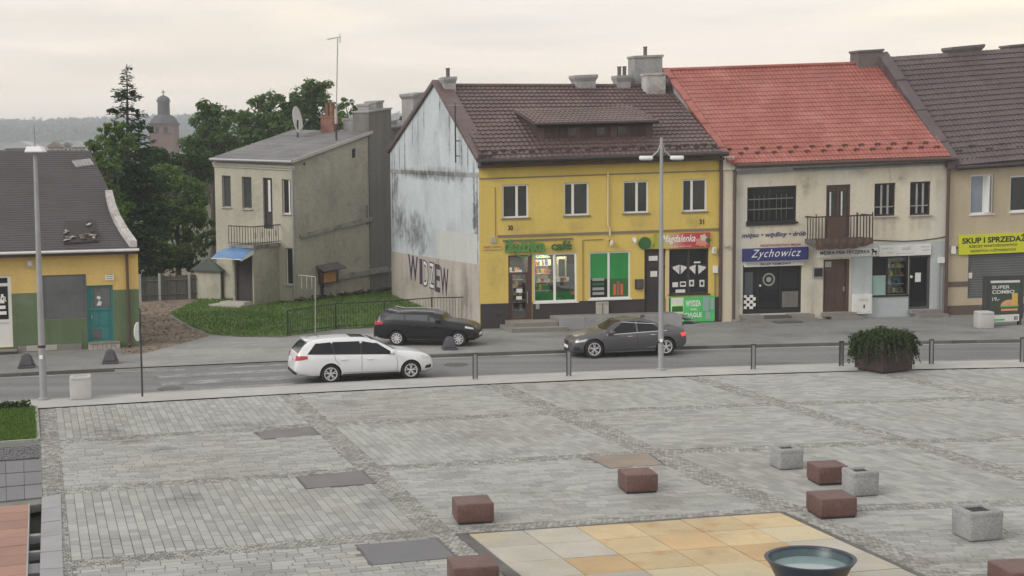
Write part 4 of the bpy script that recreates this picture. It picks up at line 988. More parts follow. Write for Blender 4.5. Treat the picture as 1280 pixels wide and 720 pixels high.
wallbox(Y, (744.5, 377, 759.5, 396.5), .10, 'meter_cabinet', 'pale metal cabinet in the dark plinth under the green window', 'sill_pale', 'cabinet', y=-.025, extra=lambda t, q: (MB().box((q[0] + q[1]) / 2 - .01, (q[0] + q[1]) / 2 + .01, -.14, -.126, q[2] + .05, q[3] - .05).build('seam', 'ink', t, Y), MB().box(q[0] + .02, q[1] - .02, -.138, -.126, q[3] - .12, q[3] - .03).build('hood', 'grey_frame', t, Y)))
wallbox(Y, (669.5, 379.5, 673.5, 386), .06, 'meter_cabinet', 'small grey box on the dark plinth right of the shop door', 'chimney_grey', 'cabinet', y=-.025)
wallbox(Y, (889.5, 309, 893.5, 316.5), .16, 'alarm_box', 'white alarm siren under the right end of the red sign', 'white_frame', 'alarm box', extra=lambda t, q: lid(Y, q, .16, 'grey_frame', t, .05))
wallbox(Y, (891, 332, 896, 341), .12, 'junction_box', 'white junction box with a cable beside the brown downpipe', 'white_frame', 'box', extra=lambda t, q: MB().tube([((q[0] + q[1]) / 2, -.03, q[2]), ((q[0] + q[1]) / 2, -.03, q[2] - 1.1)], .02, 5).build('cable', 'sill', t, Y))
wallbox(Y, (613, 296.5, 618.5, 303), .12, 'alarm_box', 'small pale box high left of the green lettering', 'sill_pale', 'alarm box')
for r_, lb_ in [((760, 299.5, 766, 309), 'round yellow wall lamp between the two shop windows'), ((790, 297.5, 794, 305), 'white wall lamp left of the round green sign')]:
    q = Y.r(*r_); cu_, ch_ = (q[0] + q[1]) / 2, (q[2] + q[3]) / 2; t = thing('wall_lamp', lb_, 'wall lamp', Y.w((cu_, -.1, q[2])), Y.ang)
    MB().box(cu_ - .06, cu_ + .06, -.08, -.003, ch_, ch_ + .16).build('bracket', 'dark_metal' if 'yellow' in lb_ else 'white_frame', t, Y)
    rr = (q[3] - q[2]) / 2; MB().lathe([(.01, ch_ - rr), (rr * .45, ch_ - rr * .8), (rr * .62, ch_), (rr * .45, ch_ + rr * .8), (.01, ch_ + rr)], 12, (cu_, -.17, 0)).build('globe', 'cream' if 'yellow' in lb_ else 'white_frame', t, Y, smooth=True)
# house numbers
for s_, r_, lb_ in [('30', (635, 281.5, 641, 288), 'dark house number 30 under the first upper window'), ('31', (874, 274, 880, 280.5), 'dark house number 31 under the last upper window')]:
    q = Y.r(*r_); t = thing('house_number', lb_, 'house number', Y.w(((q[0] + q[1]) / 2, -.02, q[2])), Y.ang)
    ftext(s_, Y, q[0], q[1], q[2], q[3], -.012, 'numeral', 'ink', t, bold=.03)
# shop signs
q = Y.r(631, 300.5, 681, 314.5); t = thing('shop_sign', 'green shop lettering above the lit door and window', 'shop sign', Y.w((q[0], -.1, q[2])), Y.ang)
MB().box(q[0] - .1, Y.at(716, 307)[0], -.06, -.003, q[3] - .02, q[3] + .05).build('rail', 'sill', t, Y)
v, f = textmesh('żabka', q[1] - q[0], q[3] - q[2] + .1, bold=.035, ext=.05)
MB().add([(q[0] + a, -.10 - c * .8, q[2] - .02 + b) for a, b, c in v], f).build('lettering', 'frog_green', t, Y)
q2 = Y.r(644, 314, 664, 319.5); pts = [(q2[0] + (q2[1] - q2[0]) * (.5 - .5 * math.cos(math.pi * k / 10)), -.07, q2[3] - (q2[3] - q2[2]) * math.sin(math.pi * k / 10)) for k in range(11)]
MB().tube([(a, b, c - .06) for a, b, c in pts], .028, 6).build('smile', 'frog_green', t, Y)
q = Y.r(688.5, 301, 714, 312.5)
v, f = textmesh('čas na', q[1] - q[0], (q[3] - q[2]), bold=.02, ext=.04); v2, f2 = textmesh('café', q[1] - q[0], (q[3] - q[2]), bold=.02, ext=.04)
MB().add([(q[0] + a, -.08 - c * .6, q[2] + b) for a, b, c in v2], f2).build('small_lettering', 'leaf_sign', t, Y)
q = Y.r(604, 306, 626, 312); t = thing('name_plate', 'thin grey lettering strip left of the green shop lettering', 'sign', Y.w((q[0], -.05, q[2])), Y.ang)
MB().box(q[0], q[1], -.04, -.003, q[2], q[3]).build('plate', 'yellow_left', t, Y)
ftext('PUNKT ODBIORU', Y, q[0] + .03, q[1] - .03, q[2] + .06, q[3] - .05, -.048, 'lettering', 'sill', t, bold=.01)
q = Y.r(817, 291.5, 886.5, 310); t = thing('shop_sign', 'red and yellow green sign board with white script above the dark shop window', 'shop sign', Y.w((q[0], -.08, q[2])), Y.ang)
um1 = q[0] + (q[1] - q[0]) * .20; um2 = q[0] + (q[1] - q[0]) * .42; um3 = q[0] + (q[1] - q[0]) * .76
# printed board: colour runs from yellow green to red
pm = bpy.data.materials.new('sign_print'); pm.use_nodes = True; tt = pm.node_tree; bs = tt.nodes['Principled BSDF']; tcx = tt.nodes.new('ShaderNodeTexCoord'); sx = tt.nodes.new('ShaderNodeSeparateXYZ'); tt.links.new(tcx.outputs['Generated'], sx.inputs[0])
cr = tt.nodes.new('ShaderNodeValToRGB'); e_ = cr.color_ramp.elements; e_[0].position = 0; e_[0].color = (.30, .33, .03, 1); e_[1].position = 1; e_[1].color = (.42, .05, .05, 1)
for p_, c_ in ((.2, (.50, .46, .14, 1)), (.38, (.55, .28, .2, 1)), (.55, (.48, .06, .09, 1))): z_ = e_.new(p_); z_.color = c_
tt.links.new(sx.outputs['X'], cr.inputs[0]); tt.links.new(cr.outputs[0], bs.inputs['Base Color']); bs.inputs['Roughness'].default_value = .5; MATS['sign_print'] = pm
MB().box(q[0], q[1], -.10, -.003, q[2], q[3]).build('board', 'sign_print', t, Y)
ftext('Magdalenka', Y, Y.at(826, 300)[0], Y.at(868, 300)[0], q[2] + .17, q[3] - .06, -.105, 'lettering', 'white_text', t, shear=.35, bold=.012)
ftext('ARTYKUŁY SPOŻYWCZE', Y, Y.at(836, 300)[0], Y.at(863, 300)[0], q[2] + .05, q[2] + .12, -.105, 'small_lettering', 'white_text', t)
for (a, b, rr, m) in [(873, 302, .17, 'pink'), (878, 297, .15, 'cream'), (879, 304, .13, 'pink'), (884, 300, .12, 'leaf_sign')]:
    c = Y.at(a, b); MB().add([(c[0], -.112, c[1])] + [(c[0] + rr * (1 + .25 * math.cos(5 * k * math.pi / 10)) * math.cos(k * math.pi / 10), -.106, c[1] + rr * (1 + .25 * math.cos(5 * k * math.pi / 10)) * math.sin(k * math.pi / 10)) for k in range(20)], [[0, 1 + k, 1 + (k + 1) % 20] for k in range(20)]).build('printed_flower', m, t, Y)
c = Y.at(805.5, 304); t = thing('round_sign', 'round dark green sign with a leaf at the left end of the red board', 'sign', Y.w((c[0], -.1, c[1] - .28)), Y.ang)
MB().lathe([(.27, 0), (.27, .07)], 24, (c[0], -.09, c[1]), 'Y').build('disc', 'leaf_sign', t, Y)
lf = [(c[0] + .16, c[1] - .12), (c[0] + .32, c[1] - .16), (c[0] + .46, c[1] + .05), (c[0] + .42, c[1] + .34), (c[0] + .22, c[1] + .24)]
MB().prism([(a, -.06, b) for a, b in lf], (0, .05, 0)).build('leaf', 'yellow_green', t, Y)
# green poster
q = Y.r(837.5, 370.5, 892.5, 402); t = thing('poster_board', 'bright green poster board with white words under the dark shop window', 'poster', Y.w((q[0], -.06, q[2])), Y.ang)
MB().box(q[0], q[1], -.07, -.026, q[2], q[3]).build('board', 'poster_green', t, Y)
a = q[0] + (q[1] - q[0]) * .30
MB().box(q[0] + .02, a - .02, -.078, -.071, q[2] + .03, q[3] - .03).build('light_panel', 'poster_light', t, Y)
for k in range(3):
    MB().box(q[0] + .06, a - .05, -.085, -.079, q[2] + .12 + .33 * k, q[2] + .36 + .33 * k).build('printed_price', ('cream', 'leaf_sign', 'paper')[k], t, Y)
ftext('WYDZA', Y, a + .08, a + .78, q[2] + .66, q[2] + .92, -.076, 'lettering', 'white_text', t, bold=.03)
ftext('SIĘ', Y, a + .3, a + .6, q[2] + .48, q[2] + .58, -.076, 'lettering', 'white_text', t, bold=.02)
ftext('CIĄGLE', Y, a + .02, a + .82, q[2] + .14, q[2] + .40, -.076, 'lettering', 'white_text', t, bold=.03)
for k, (du, dh, w_, h_) in enumerate([(.88, .45, .28, .62), (1.0, .1, .22, .3), (1.2, .5, .2, .5)]):
    if a + du + w_ < q[1]: MB().box(a + du, a + du + w_, -.085, -.072, q[2] + dh, min(q[2] + dh + h_, q[3] - .02)).build('printed_pack', 'pane_mint', t, Y)
# steps and low granite wall
def gstep(par, F, px0, px1, dep, z0, z1, m, name='step', y0=0.0, py=405):
    a = F.at(px0, py)[0]; b = F.at(px1, py)[0]
    return MB().box(a, b, -y0 - dep, -y0 - .03, z0, z1).build(name, m, par, F)
st = thing('shop_steps', 'two wide stone steps at the door of the lit shop', 'steps', Y.w((Y.at(660, 405)[0], -1, 0)), Y.ang)
gstep(st, Y, 624.5, 692, 1.75, 0, .17, 'step_stone'); gstep(st, Y, 631, 686, 1.2, .172, .34, 'step_stone')
lw = thing('low_wall', 'low grey granite wall and landing between the two shop doors', 'low wall', Y.w((Y.at(740, 405)[0], -.6, 0)), Y.ang)
a0 = Y.at(687, 400)[0]; a1 = Y.at(838, 398)[0]; k = 0; nW = 5
for k in range(nW):
    MB().box(a0 + (a1 - a0) * k / nW + .004, a0 + (a1 - a0) * (k + 1) / nW - .004, -1.25, -1.18, 0, .53 - .02 * (k == 0)).build('granite_panel', 'concrete' if k % 2 else 'granite_light', lw, Y)
MB().box(a0, a1, -1.18, -.03, 0, .5).build('landing', 'step_stone', lw, Y)
ms = thing('metal_steps', 'perforated metal steps beside the green poster', 'steps', Y.w((Y.at(848, 400)[0], -1, 0)), Y.ang)
b0 = Y.at(838.5, 398)[0]
for k in range(3):
    MB().box(b0 + .28 * k, b0 + .28 * k + .27, -1.3, -.25, .38 - .16 * k, .42 - .16 * k).build('tread', 'galv', ms, Y)
    for j in range(4): MB().box(b0 + .28 * k + .02, b0 + .28 * k + .25, -1.25 + .26 * j, -1.11 + .26 * j, .421 - .16 * k, .426 - .16 * k).build('grip_plate', 'dark_metal', ms, Y)
MB().box(b0, b0 + .84, -1.33, -1.301, .0, .08).build('stringer', 'galv', ms, Y)
# dark bin by the door
p = G(622.5, 409.5); t = thing('litter_bin', 'dark round litter bin left of the shop steps', 'litter bin', p, Y.ang); Mx = MW[t.name]
MB().lathe([(.19, 0), (.21, .08), (.24, .62), (.25, .66)], 16).build('body', 'bollard_dark', t, xf=lambda v: Mx @ v, smooth=40)
MB().lathe([(.26, .66), (.27, .72), (.20, .80), (.05, .83)], 16).build('lid', 'boarding', t, xf=lambda v: Mx @ v, smooth=40)
MB().box(-.14, .14, -.265, -.24, .52, .60).build('slot', 'ink', t, xf=lambda v: Mx @ v)

# ================================================================== BEIGE HOUSE WITH THE RED ROOF
B = Front((901.5, 402), (1184, 394), (905, 211), (1186, 198), SK)
bh = house(B, 'terraced_house', 'cream two storey house with a bright red tiled roof and a small balcony')
bw = B.at(1184, 300)[0]
bW1 = B.r(934, 233, 996, 278.5); bD = B.r(1032.6, 231, 1063, 298); bW2 = B.r(1093, 229, 1119.5, 270); bW3 = B.r(1137.5, 227, 1163.4, 268.7)
s1 = B.r(928.5, 331, 1002, 391); s1 = (s1[0], s1[1], .30, s1[3]); bd = B.r(1029, 324, 1061.5, 390); bd = (bd[0], bd[1], .28, bd[3])
s2a = B.r(1090, 320, 1136, 368.5); s2b = B.r(1136, 319.5, 1163, 385); s2b = (s2a[1], s2b[1], .30, s2a[3])
ux = B.at(1063, 350)[0]; hx = B.at(1120, 303)[1]
opb = [bW1, bD, bW2, bW3, s1, bd, s2a, s2b]
walled(MB(), 0, bw, 0, B.E + .2, opb, 0, .16).build('wall', 'beige', bh, B)
mb = MB(); walled(mb, ux, bw - .01, 0, hx, [s2a, s2b, bd], -.012, .02); mb.quad((ux, -.012, hx), (bw - .01, -.012, hx), (bw - .01, 0, hx), (ux, 0, hx)); mb.build('ground_floor_render', 'bluegrey', bh, B)
pu = B.at(918, 300)[0]
MB().box(.02, pu - .12, -.06, -.001, 0, B.E - .05).build('pilaster', 'cream', bh, B)
MB().box(-.03, pu - .06, -.14, -.001, B.E - .05, B.E + .10).build('pilaster_cap', 'beige', bh, B)
MB().box(.0, pu - .08, -.10, -.001, B.E + .10, B.E + .55).build('pilaster_block', 'beige', bh, B)
for d_, (z0, z1) in zip((.06, .12, .2), ((.0, .1), (.1, .18), (.18, .26))): MB().box(pu - .02, bw - .03, -d_, -.001, B.E - .28 + z0, B.E - .28 + z1).build('cornice', 'chimney_grey', bh, B)
MB().box(B.at(990, 205)[0], B.at(1180, 205)[0], -.13, -.121, B.E - .20, B.E - .03).build('bare_cornice', 'soot_wall', bh, B)
rdB = 7.2
eL2 = B.at(916, 204.5, -.35); eR2 = B.at(1188, 195.5, -.35); rL2 = B.at(832, 88.5, rdB); rR2 = B.at(1104, 79.5, rdB)
broof = tiled(B, (eL2[0], -.35, eL2[1]), (eR2[0], -.35, eR2[1]), (rR2[0], rdB, rR2[1]), (rL2[0], rdB, rL2[1]), 54, 22, 'roof', 'roof_red', bh, amp=.02, step=.03)
MB().quad((rR2[0], rdB, rR2[1]), (rR2[0], 15, 7), (rL2[0], 15, 7), (rL2[0], rdB, rL2[1])).build('rear_roof', 'roof_red', bh, B)
MB().add([(.0, 0, 0), (.0, 14, 0), (.0, 14, 7), (rL2[0] + .05, rdB, rL2[1]), (.05, 0, B.E)], [[0, 1, 2, 3, 4]]).build('party_wall', 'chimney_grey', bh, B)
MB().tube([(rL2[0], rdB, rL2[1] + .04), (rR2[0], rdB, rR2[1] + .04)], .1, 8).build('ridge_cap', 'roof_red', broof, B)
# left verge flashing with its little steps, right verge belongs to the next house
eLv = Vector((eL2[0], -.35, eL2[1])); rLv = Vector((rL2[0], rdB, rL2[1]))
for k in range(8):
    a = eLv.lerp(rLv, k / 8 + .01); b = eLv.lerp(rLv, (k + 1) / 8)
    MB().prism([a + Vector((-.2, 0, .02)), a + Vector((.12, 0, .02)), b + Vector((.12, 0, .02)), b + Vector((-.2, 0, .02))], (0, 0, .1 + .03 * (k % 2))).build('verge_flashing', 'roof_red', broof, B)
for row in range(2):
    for k in range(13):
        s_ = (k + .35 + .5 * row) / 13.3; p = Vector((eL2[0], -.35, eL2[1])).lerp(Vector((eR2[0], -.35, eR2[1])), s_); q = rLv.lerp(Vector((rR2[0], rdB, rR2[1])), s_); c = p.lerp(q, .085 if row else .13)
        MB().box(c.x - .11, c.x + .11, c.y - .03, c.y + .03, c.z + .03, c.z + .11).build('snow_guard', 'brown_pipe', broof, B)
gutter(B, (pu - .1, -.42, eL2[1] - .1), (bw + .1, -.42, eR2[1] - .1), .085, 'gutter', 'brown_pipe', bh)
chimney(B, broof, 1073, 62, 1103.5, 84, rdB - .3, .8, 'chimney_dark', False)
MB().tube([(pu - .05, -.14, B.E - .1), (pu - .05, -.12, 3), (pu - .05, -.12, .1)], .06, 8).build('downpipe', 'brown_pipe', bh, B)
MB().tube([(bw - .08, -.14, B.E), (bw - .08, -.12, 3), (bw - .08, -.12, .1)], .075, 8).build('downpipe', 'brown_pipe', bh, B)
# windows
bw1 = window(B, bh, bW1, (.46,), (.38, .66), fw=.09, y=.08, fm='trim_black', pm='pane_dark', sill='trim_black', sd=.14)
for s_ in (.15, .25, .35, .6, .7, .8):
    uu = bW1[0] + (bW1[1] - bW1[0]) * s_; MB().box(uu - .008, uu + .008, .05, .07, bW1[2] + .12, bW1[3] - .35).build('glazing_bar', 'boarding', bw1, B)
for s_ in (.38, .66): MB().box(bW1[0] + .1, bW1[1] - .15, .05, .075, bW1[2] + (bW1[3] - bW1[2]) * s_ - .012, bW1[2] + (bW1[3] - bW1[2]) * s_ + .012).build('glazing_bar', 'chimney_grey', bw1, B)
MB().box(bW1[0] - .05, bW1[1] - .08, -.08, .06, bW1[2] - .10, bW1[2] + .10).build('flower_trough', 'trim_black', bw1, B)
for q in (bW2, bW3):
    o = window(B, bh, q, (.36, .66), (.28,), fw=.075, y=.08, fm='dark_wood', pm='pane_dark', sill='sill_pale', sd=.2)
    for s_ in (.36, .66): uu = q[0] + (q[1] - q[0]) * s_; MB().box(uu - .045, uu + .045, .062, .08, q[2] + .08, q[3] - .08).build('white_mullion', 'chimney_grey', o, B)
    MB().box(q[0] + .08, q[1] - .08, .06, .078, q[2] + (q[3] - q[2]) * .28 - .02, q[2] + (q[3] - q[2]) * .28 + .02).build('white_transom', 'chimney_grey', o, B)
for q, k in ((bW1, .9), (bW2, 1.1), (bW3, 1.1)):
    for s_ in (.1, .5, .9): u = q[0] + (q[1] - q[0]) * s_; stain(B, bh, u - .25, u + .25, q[2] - k, q[2] + .15, -.004 - .0005 * s_, 'damp')
for a, b, c, e in [(905, 215, 935, 260), (985, 205, 1030, 250), (1000, 210, 1015, 260), (1165, 205, 1184, 260), (918, 330, 929, 400), (1003, 340, 1030, 398), (1060, 205, 1095, 225), (905, 340, 920, 400), (1118, 205, 1140, 235)]:
    q = B.r(a, b, c, e); stain(B, bh, max(q[0], .15), min(q[1], bw - .1), max(q[2], .02), q[3], -.0055 - a * 1e-6, 'damp')
# balcony door
u0, u1, h0, h1 = bD
dm = MB(); dm.box(u0, u1, .09, .14, h0, h1); dm.box(u0, u0 + .1, .05, .089, h0, h1); dm.box(u1 - .1, u1, .05, .089, h0, h1); dm.box(u0 + .1, u1 - .1, .05, .089, h1 - .12, h1); dm.box((u0 + u1) / 2 - .06, (u0 + u1) / 2 + .06, .05, .089, h0, h1 - .12)
bdo = dm.build('balcony_door', 'brown_door', bh, B)
for a, b in ((u0 + .14, (u0 + u1) / 2 - .1), ((u0 + u1) / 2 + .1, u1 - .14)):
    MB().box(a, b, .08, .088, h0 + .9, h1 - .25).build('pane', 'pane', bdo, B)
    MB().box(a + .06, a + .13, .074, .0795, h0 + .95, h1 - .3).build('net_curtain', 'curtain', bdo, B)
# balcony
q = B.r(1018.5, 270, 1090, 298.5, -.9); bc = MB(); bc.box(q[0], q[1], -1.0, -.002, q[2] - .18, q[2]); bal = bc.build('balcony', 'chimney_dark', bh, B)
rh = q[3] - q[2]
nB = 18
for k in range(nB + 1):
    uu = q[0] + (q[1] - q[0]) * k / nB; th = .07 if k in (0, nB, 13) else .03
    if not (4 <= k <= 9): MB().box(max(uu - th / 2, q[0]), min(uu + th / 2, q[1]), -1.0 + .002, -.96, q[2], q[2] + rh + (.13 if th > .05 else 0)).build('baluster', 'dark_wood', bal, B)
for sgn, uu in ((0, q[0]), (1, q[1])):
    for k in range(1, 4): MB().box(uu - (.03 if sgn else 0), uu + (0 if sgn else .03), -.96 + .24 * k, -.93 + .24 * k, q[2], q[2] + rh).build('baluster', 'dark_wood', bal, B)
    MB().box(uu - (.05 if sgn else 0), uu + (0 if sgn else .05), -.95, -.01, q[2] + rh - .04, q[2] + rh + .02).build('handrail', 'dark_wood', bal, B)
MB().box(q[0] + .03, q[1] - .03, -1.005, -.955, q[2] + rh - .03, q[2] + rh + .03).build('handrail', 'dark_wood', bal, B)
MB().box(q[0] + (q[1] - q[0]) * 3.6 / nB, q[0] + (q[1] - q[0]) * 9.4 / nB, -.99, -.955, q[2] + .02, q[2] + rh - .04).build('privacy_board', 'brown_door', bal, B)
cb0 = q[2] - B.at(1035, 311.5, -1.04)[1]; cb1 = q[2] - B.at(1083, 305, -1.04)[1]; q3 = B.r(1019, 297.5, 1087, 313, -1.0); pts = []; nC = 24
cl = [[(q[0] + (q[1] - q[0]) * i / nC, -1.03 + .02 * math.sin(i * 1.9), q[2] + .02) for i in range(nC + 1)], [(q[0] + (q[1] - q[0]) * i / nC, -1.05 + .03 * math.sin(i * 1.9 + .4), q[2] - cb0 * .5 - .02 * math.sin(i * .9)) for i in range(nC + 1)],
      [(q[0] + (q[1] - q[0]) * i / nC, -1.04 + .02 * math.sin(i * 1.7), q[2] - (cb0 if i < nC * .7 else cb0 - (cb0 - cb1) * (i / nC - .7) / .3) - .025 * math.sin(i * 1.3)) for i in range(nC + 1)]]
MB().grid(cl).build('hanging_cloth', 'brown_door', bal, B)
# lettering over the butcher's
q = B.r(927, 290, 1007, 296.5); t = thing('wall_lettering', 'dark painted words on the cream wall above the blue sign', 'lettering', B.w((q[0], -.02, q[2])), B.ang)
ftext('mięso • wędliny • drób', B, q[0], q[1], q[2] - .04, q[3], -.02, 'lettering', 'navy_text', t, shear=.25, bold=.02)
q = B.r(950.5, 304, 1001, 308.5); t = thing('wall_lettering', 'small red words just above the blue sign', 'lettering', B.w((q[0], -.02, q[2])), B.ang)
ftext('PRZETWÓRSTWO MIĘSA', B, q[0], q[1], q[2], q[3], -.02, 'lettering', 'red_text', t, bold=.015)
def signbox(F, r_, dep, name, label, m, group=None, y=0.0):
    q = F.r(*r_); t = thing(name, label, 'shop sign', F.w((q[0], y - dep, q[2])), F.ang)
    MB().box(q[0], q[1], y - dep, y - .003, q[2], q[3]).build('board', m, t, F); return t, q
t, q = signbox(B, (927.5, 309.5, 1008, 325.5), .2, 'shop_sign', 'navy blue sign with white script above the butcher shop front', 'navy')
ftext('Zychowicz', B, q[0] + .33, q[1] - .35, q[2] + .06, q[3] - .05, -.205, 'lettering', 'white_text', t, shear=.42, bold=-.004, space=1.15)
MB().box(q[0] - .03, q[1] + .03, -.26, -.205, q[2] - .05, q[2] - .005).build('lower_trim', 'chimney_grey', t, B)
t, q = signbox(B, (930, 326.8, 1003, 332.5), .12, 'shop_sign', 'narrow white sign strip under the navy blue sign', 'white_paint')
ftext('SKLEP FIRMOWY', B, q[0] + .7, q[1] - .6, q[2] + .05, q[3] - .05, -.125, 'lettering', 'navy_text', t, bold=.02)
t, q = signbox(B, (1022, 311, 1097, 321), .08, 'shop_sign', 'white hairdresser sign with a black dog under the balcony', 'white_paint')
ftext('MĘSKA-PSIA FRYZJERKA', B, q[0] + .08, q[1] - .42, q[2] + .09, q[3] - .06, -.085, 'lettering', 'ink', t, bold=.025)
dx, dz = q[1] - .33, q[2] + .04     # dog silhouette
dog = [(0, 0), (.04, 0), (.05, .12), (.16, .13), (.19, .0), (.23, 0), (.23, .16), (.27, .12), (.25, .2), (.10, .22), (.08, .30), (.0, .30), (-.03, .25), (.02, .23), (.01, .14)]
MB().prism([(dx + a, -.092, dz + b * .95) for a, b in dog], (0, .006, 0)).build('dog_emblem', 'ink', t, B)
t, q = signbox(B, (1098, 306, 1162.5, 319.5), .08, 'shop_sign', 'pale grey white sign with faint print over the right hand shop', 'white_paint')
ftext('studio', B, q[0] + (q[1] - q[0]) * .44, q[0] + (q[1] - q[0]) * .6, q[2] + .24, q[3] - .06, -.085, 'lettering', 'grey_frame', t, shear=.3)
for (s_, a, b, c, d) in [('KOSMETYKA', .05, .27, .30, .38), ('USŁUGI', .14, .27, .13, .20), ('MANICURE', .80, .97, .32, .40), ('PEDICURE', .84, .97, .18, .25), ('ZAPRASZAMY', .32, .68, .08, .13)]:
    ftext(s_, B, q[0] + (q[1] - q[0]) * a, q[0] + (q[1] - q[0]) * b, q[2] + c, q[2] + d, -.085, 'small_lettering', 'grey_frame', t)
# butcher shop front
u0, u1, h0, h1 = s1; ua, ub = B.at(948, 360)[0], B.at(976, 360)[0]
mb = MB(); 
for a, b in ((u0, u0 + .08), (ua - .05, ua + .05), (ub - .05, ub + .05), (u1 - .08, u1)): mb.box(a, b, .06, .13, h0, h1)
for a, b in ((u0 + .08, ua - .05), (ua + .05, ub - .05), (ub + .05, u1 - .08)): mb.box(a, b, .06, .13, h1 - .12, h1); mb.box(a, b, .06, .13, h0, h0 + .22)
sf = mb.build('shop_front', 'trim_black', bh, B)
for a, b in ((u0 + .08, ua - .05), (ua + .05, ub - .05), (ub + .05, u1 - .08)): MB().box(a - .01, b + .01, .09, .10, h0 + .2, h1 - .1).build('pane', 'pane_dark', sf, B)
c = B.at(962, 349.5); MB().lathe([(.29, 0), (.29, .01), (.22, .01), (.22, 0)], 24, (c[0], .075, c[1]), 'Y', cap=False).build('logo_ring', 'chimney_grey', sf, B)
MB().lathe([(.12, 0), (.12, .01)], 16, (c[0], .075, c[1]), 'Y').build('logo_disc', 'grey_frame', sf, B)
MB().lathe([(.045, 0), (.045, .04)], 10, (ua + .1, .02, B.at(953, 357)[1]), 'Y').build('handle', 'white_frame', sf, B)
q = B.r(929.5, 369, 945.5, 387.5); stk = MB().box(q[0], q[1], .07, .085, q[2], q[3]).build('sticker', 'white_text', sf, B)
for i in range(4):
    for j in range(5):
        if (i + j) % 2: MB().box(q[0] + .03 + .15 * i, q[0] + .15 + .15 * i, .062, .069, q[2] + .04 + .13 * j, q[2] + .15 + .13 * j).build('sticker_print', 'ink', sf, B)
MB().box(ub + .1, u1 - .12, .075, .088, h0 + .25, h0 + .95).build('poster', 'soot_wall', sf, B)
MB().box(u0 + .12, u0 + .5, .075, .088, h0 + .6, h1 - .3).build('painted_reflection', 'car_glass_light', sf, B)  # pale glass sheet paints a reflection onto the dark pane
stb = thing('shop_steps', 'low steps of pale slabs at the butcher shop front', 'steps', B.w((u0, -1, 0)), B.ang)
MB().box(u0 - .1, u1 + .42, -.75, -.03, 0, .13).build('step', 'step_stone', stb, B); MB().box(u0 - .15, u0 + .75, -.55, -.03, .132, .28).build('step', 'step_stone', stb, B); MB().box(u1 - .75, u1 + .35, -.55, -.03, .132, .28).build('step', 'step_stone', stb, B)
MB().box(u0 + .76, u1 - .76, -.6, -.03, .132, .24).build('step', 'step_dark', stb, B); MB().box(u0 + 1.0, u1 - .6, -1.35, -.8, 0, .05).build('door_mat', 'iron', stb, B)
# brown house door
u0, u1, h0, h1 = bd
dm = MB(); dm.box(u0, u1, .09, .14, h0, h1); 
for a, b in ((h0 + .15, h0 + .85), (h0 + .95, h0 + 1.85)): dm.box(u0 + .12, (u0 + u1) / 2 - .05, .075, .089, a, b); dm.box((u0 + u1) / 2 + .05, u1 - .2, .075, .089, a, b)
dm.box(u1 - .14, u1, .02, .089, h0, h1)
dd = dm.build('door', 'brown_door', bh, B)
q = B.r(1032, 327, 1040, 334); MB().box(q[0], q[1], .06, .074, q[2], q[3]).build('door_number', 'grey_frame', dd, B)
MB().box(u1 - .26, u1 - .2, .05, .075, h0 + .9, h0 + 1.1).build('handle', 'steel', dd, B)
std = thing('door_steps', 'two pale stone steps at the brown house door', 'steps', B.w((u0, -.5, 0)), B.ang)
MB().box(u0 + .2, u1 + .25, -.75, -.03, 0, .13).build('step', 'step_stone', std, B); MB().box(u0 - .1, u1 + .15, -.42, -.03, .132, .28).build('step', 'step_stone', std, B)
wallbox(B, (1015, 334, 1027.5, 346.5), .12, 'notice_box', 'dark square notice box left of the brown house door', 'grey_frame', 'notice box', extra=lambda t, q: lid(B, q, .12, 'trim_black', t))
def elx(t, q):
    MB().box(q[0] + .06, q[1] - .06, -.26, -.2485, q[2] + .08, q[3] - .08).build('cover', 'white_paint', t, B)
    ftext('UWAGA', B, q[0] + .2, q[1] - .2, q[3] - .28, q[3] - .2, -.265, 'lettering', 'grey_frame', t)
    MB().box((q[0] + q[1]) / 2, (q[0] + q[1]) / 2 + .06, -.275, -.262, q[2] + .25, q[2] + .4).build('lock', 'ink', t, B)
wallbox(B, (1064.5, 367.5, 1086.5, 391.5), .235, 'meter_cabinet', 'white electrical cabinet between the brown door and the right hand shop', 'white_paint', 'cabinet', y=-.012, extra=elx)
MB().box(B.at(1066, 350)[0], B.at(1078, 350)[0], -.03, -.0125, .9, hx - .6).build('wall_panel', 'bluegrey', bh, B)
# right hand shop
u0, u1, h0, h1 = s2a; it3 = interior(B, bh, (u0, u1, h0, h1), 1.2)
ua = B.at(1110, 345)[0]; hm = B.at(1100, 344.5)[1]
mb = MB(); mb.box(u0, u0 + .06, .06, .13, h0, h1); mb.box(ua - .06, ua + .03, .06, .13, h0, h1); mb.box(u1 - .08, u1, .06, .13, h0, h1); mb.box(u0 + .06, ua - .06, .06, .13, h1 - .08, h1); mb.box(ua + .03, u1 - .08, .06, .13, h1 - .08, h1); mb.box(u0 - .05, u1, -.06, .13, h0 - .08, h0)
wf = mb.build('shop_window', 'trim_black', bh, B)
MB().box(u0 + .06, ua - .06, .09, .10, hm, h1 - .08).build('pane', 'pane_dark', wf, B); MB().box(u0 + .05, ua - .05, .085, .105, h0, hm - .002).build('mint_panel', 'pane_mint', wf, B)
MB().box(ua + .03, u1 - .08, .09, .10, h0, h1 - .08).build('pane', 'glass_clear', wf, B)
MB().box(ua + .03, u1 - .08, .5, .52, h0, h1).build('back_panel', 'pane_mint', it3, B)
shelves(B, it3, ua + .05, u1 - .1, [h0 + .1 + .36 * k for k in range(5)], .22, dep=.25, dens=.5, hmax=.2)
u0, u1, h0, h1 = s2b
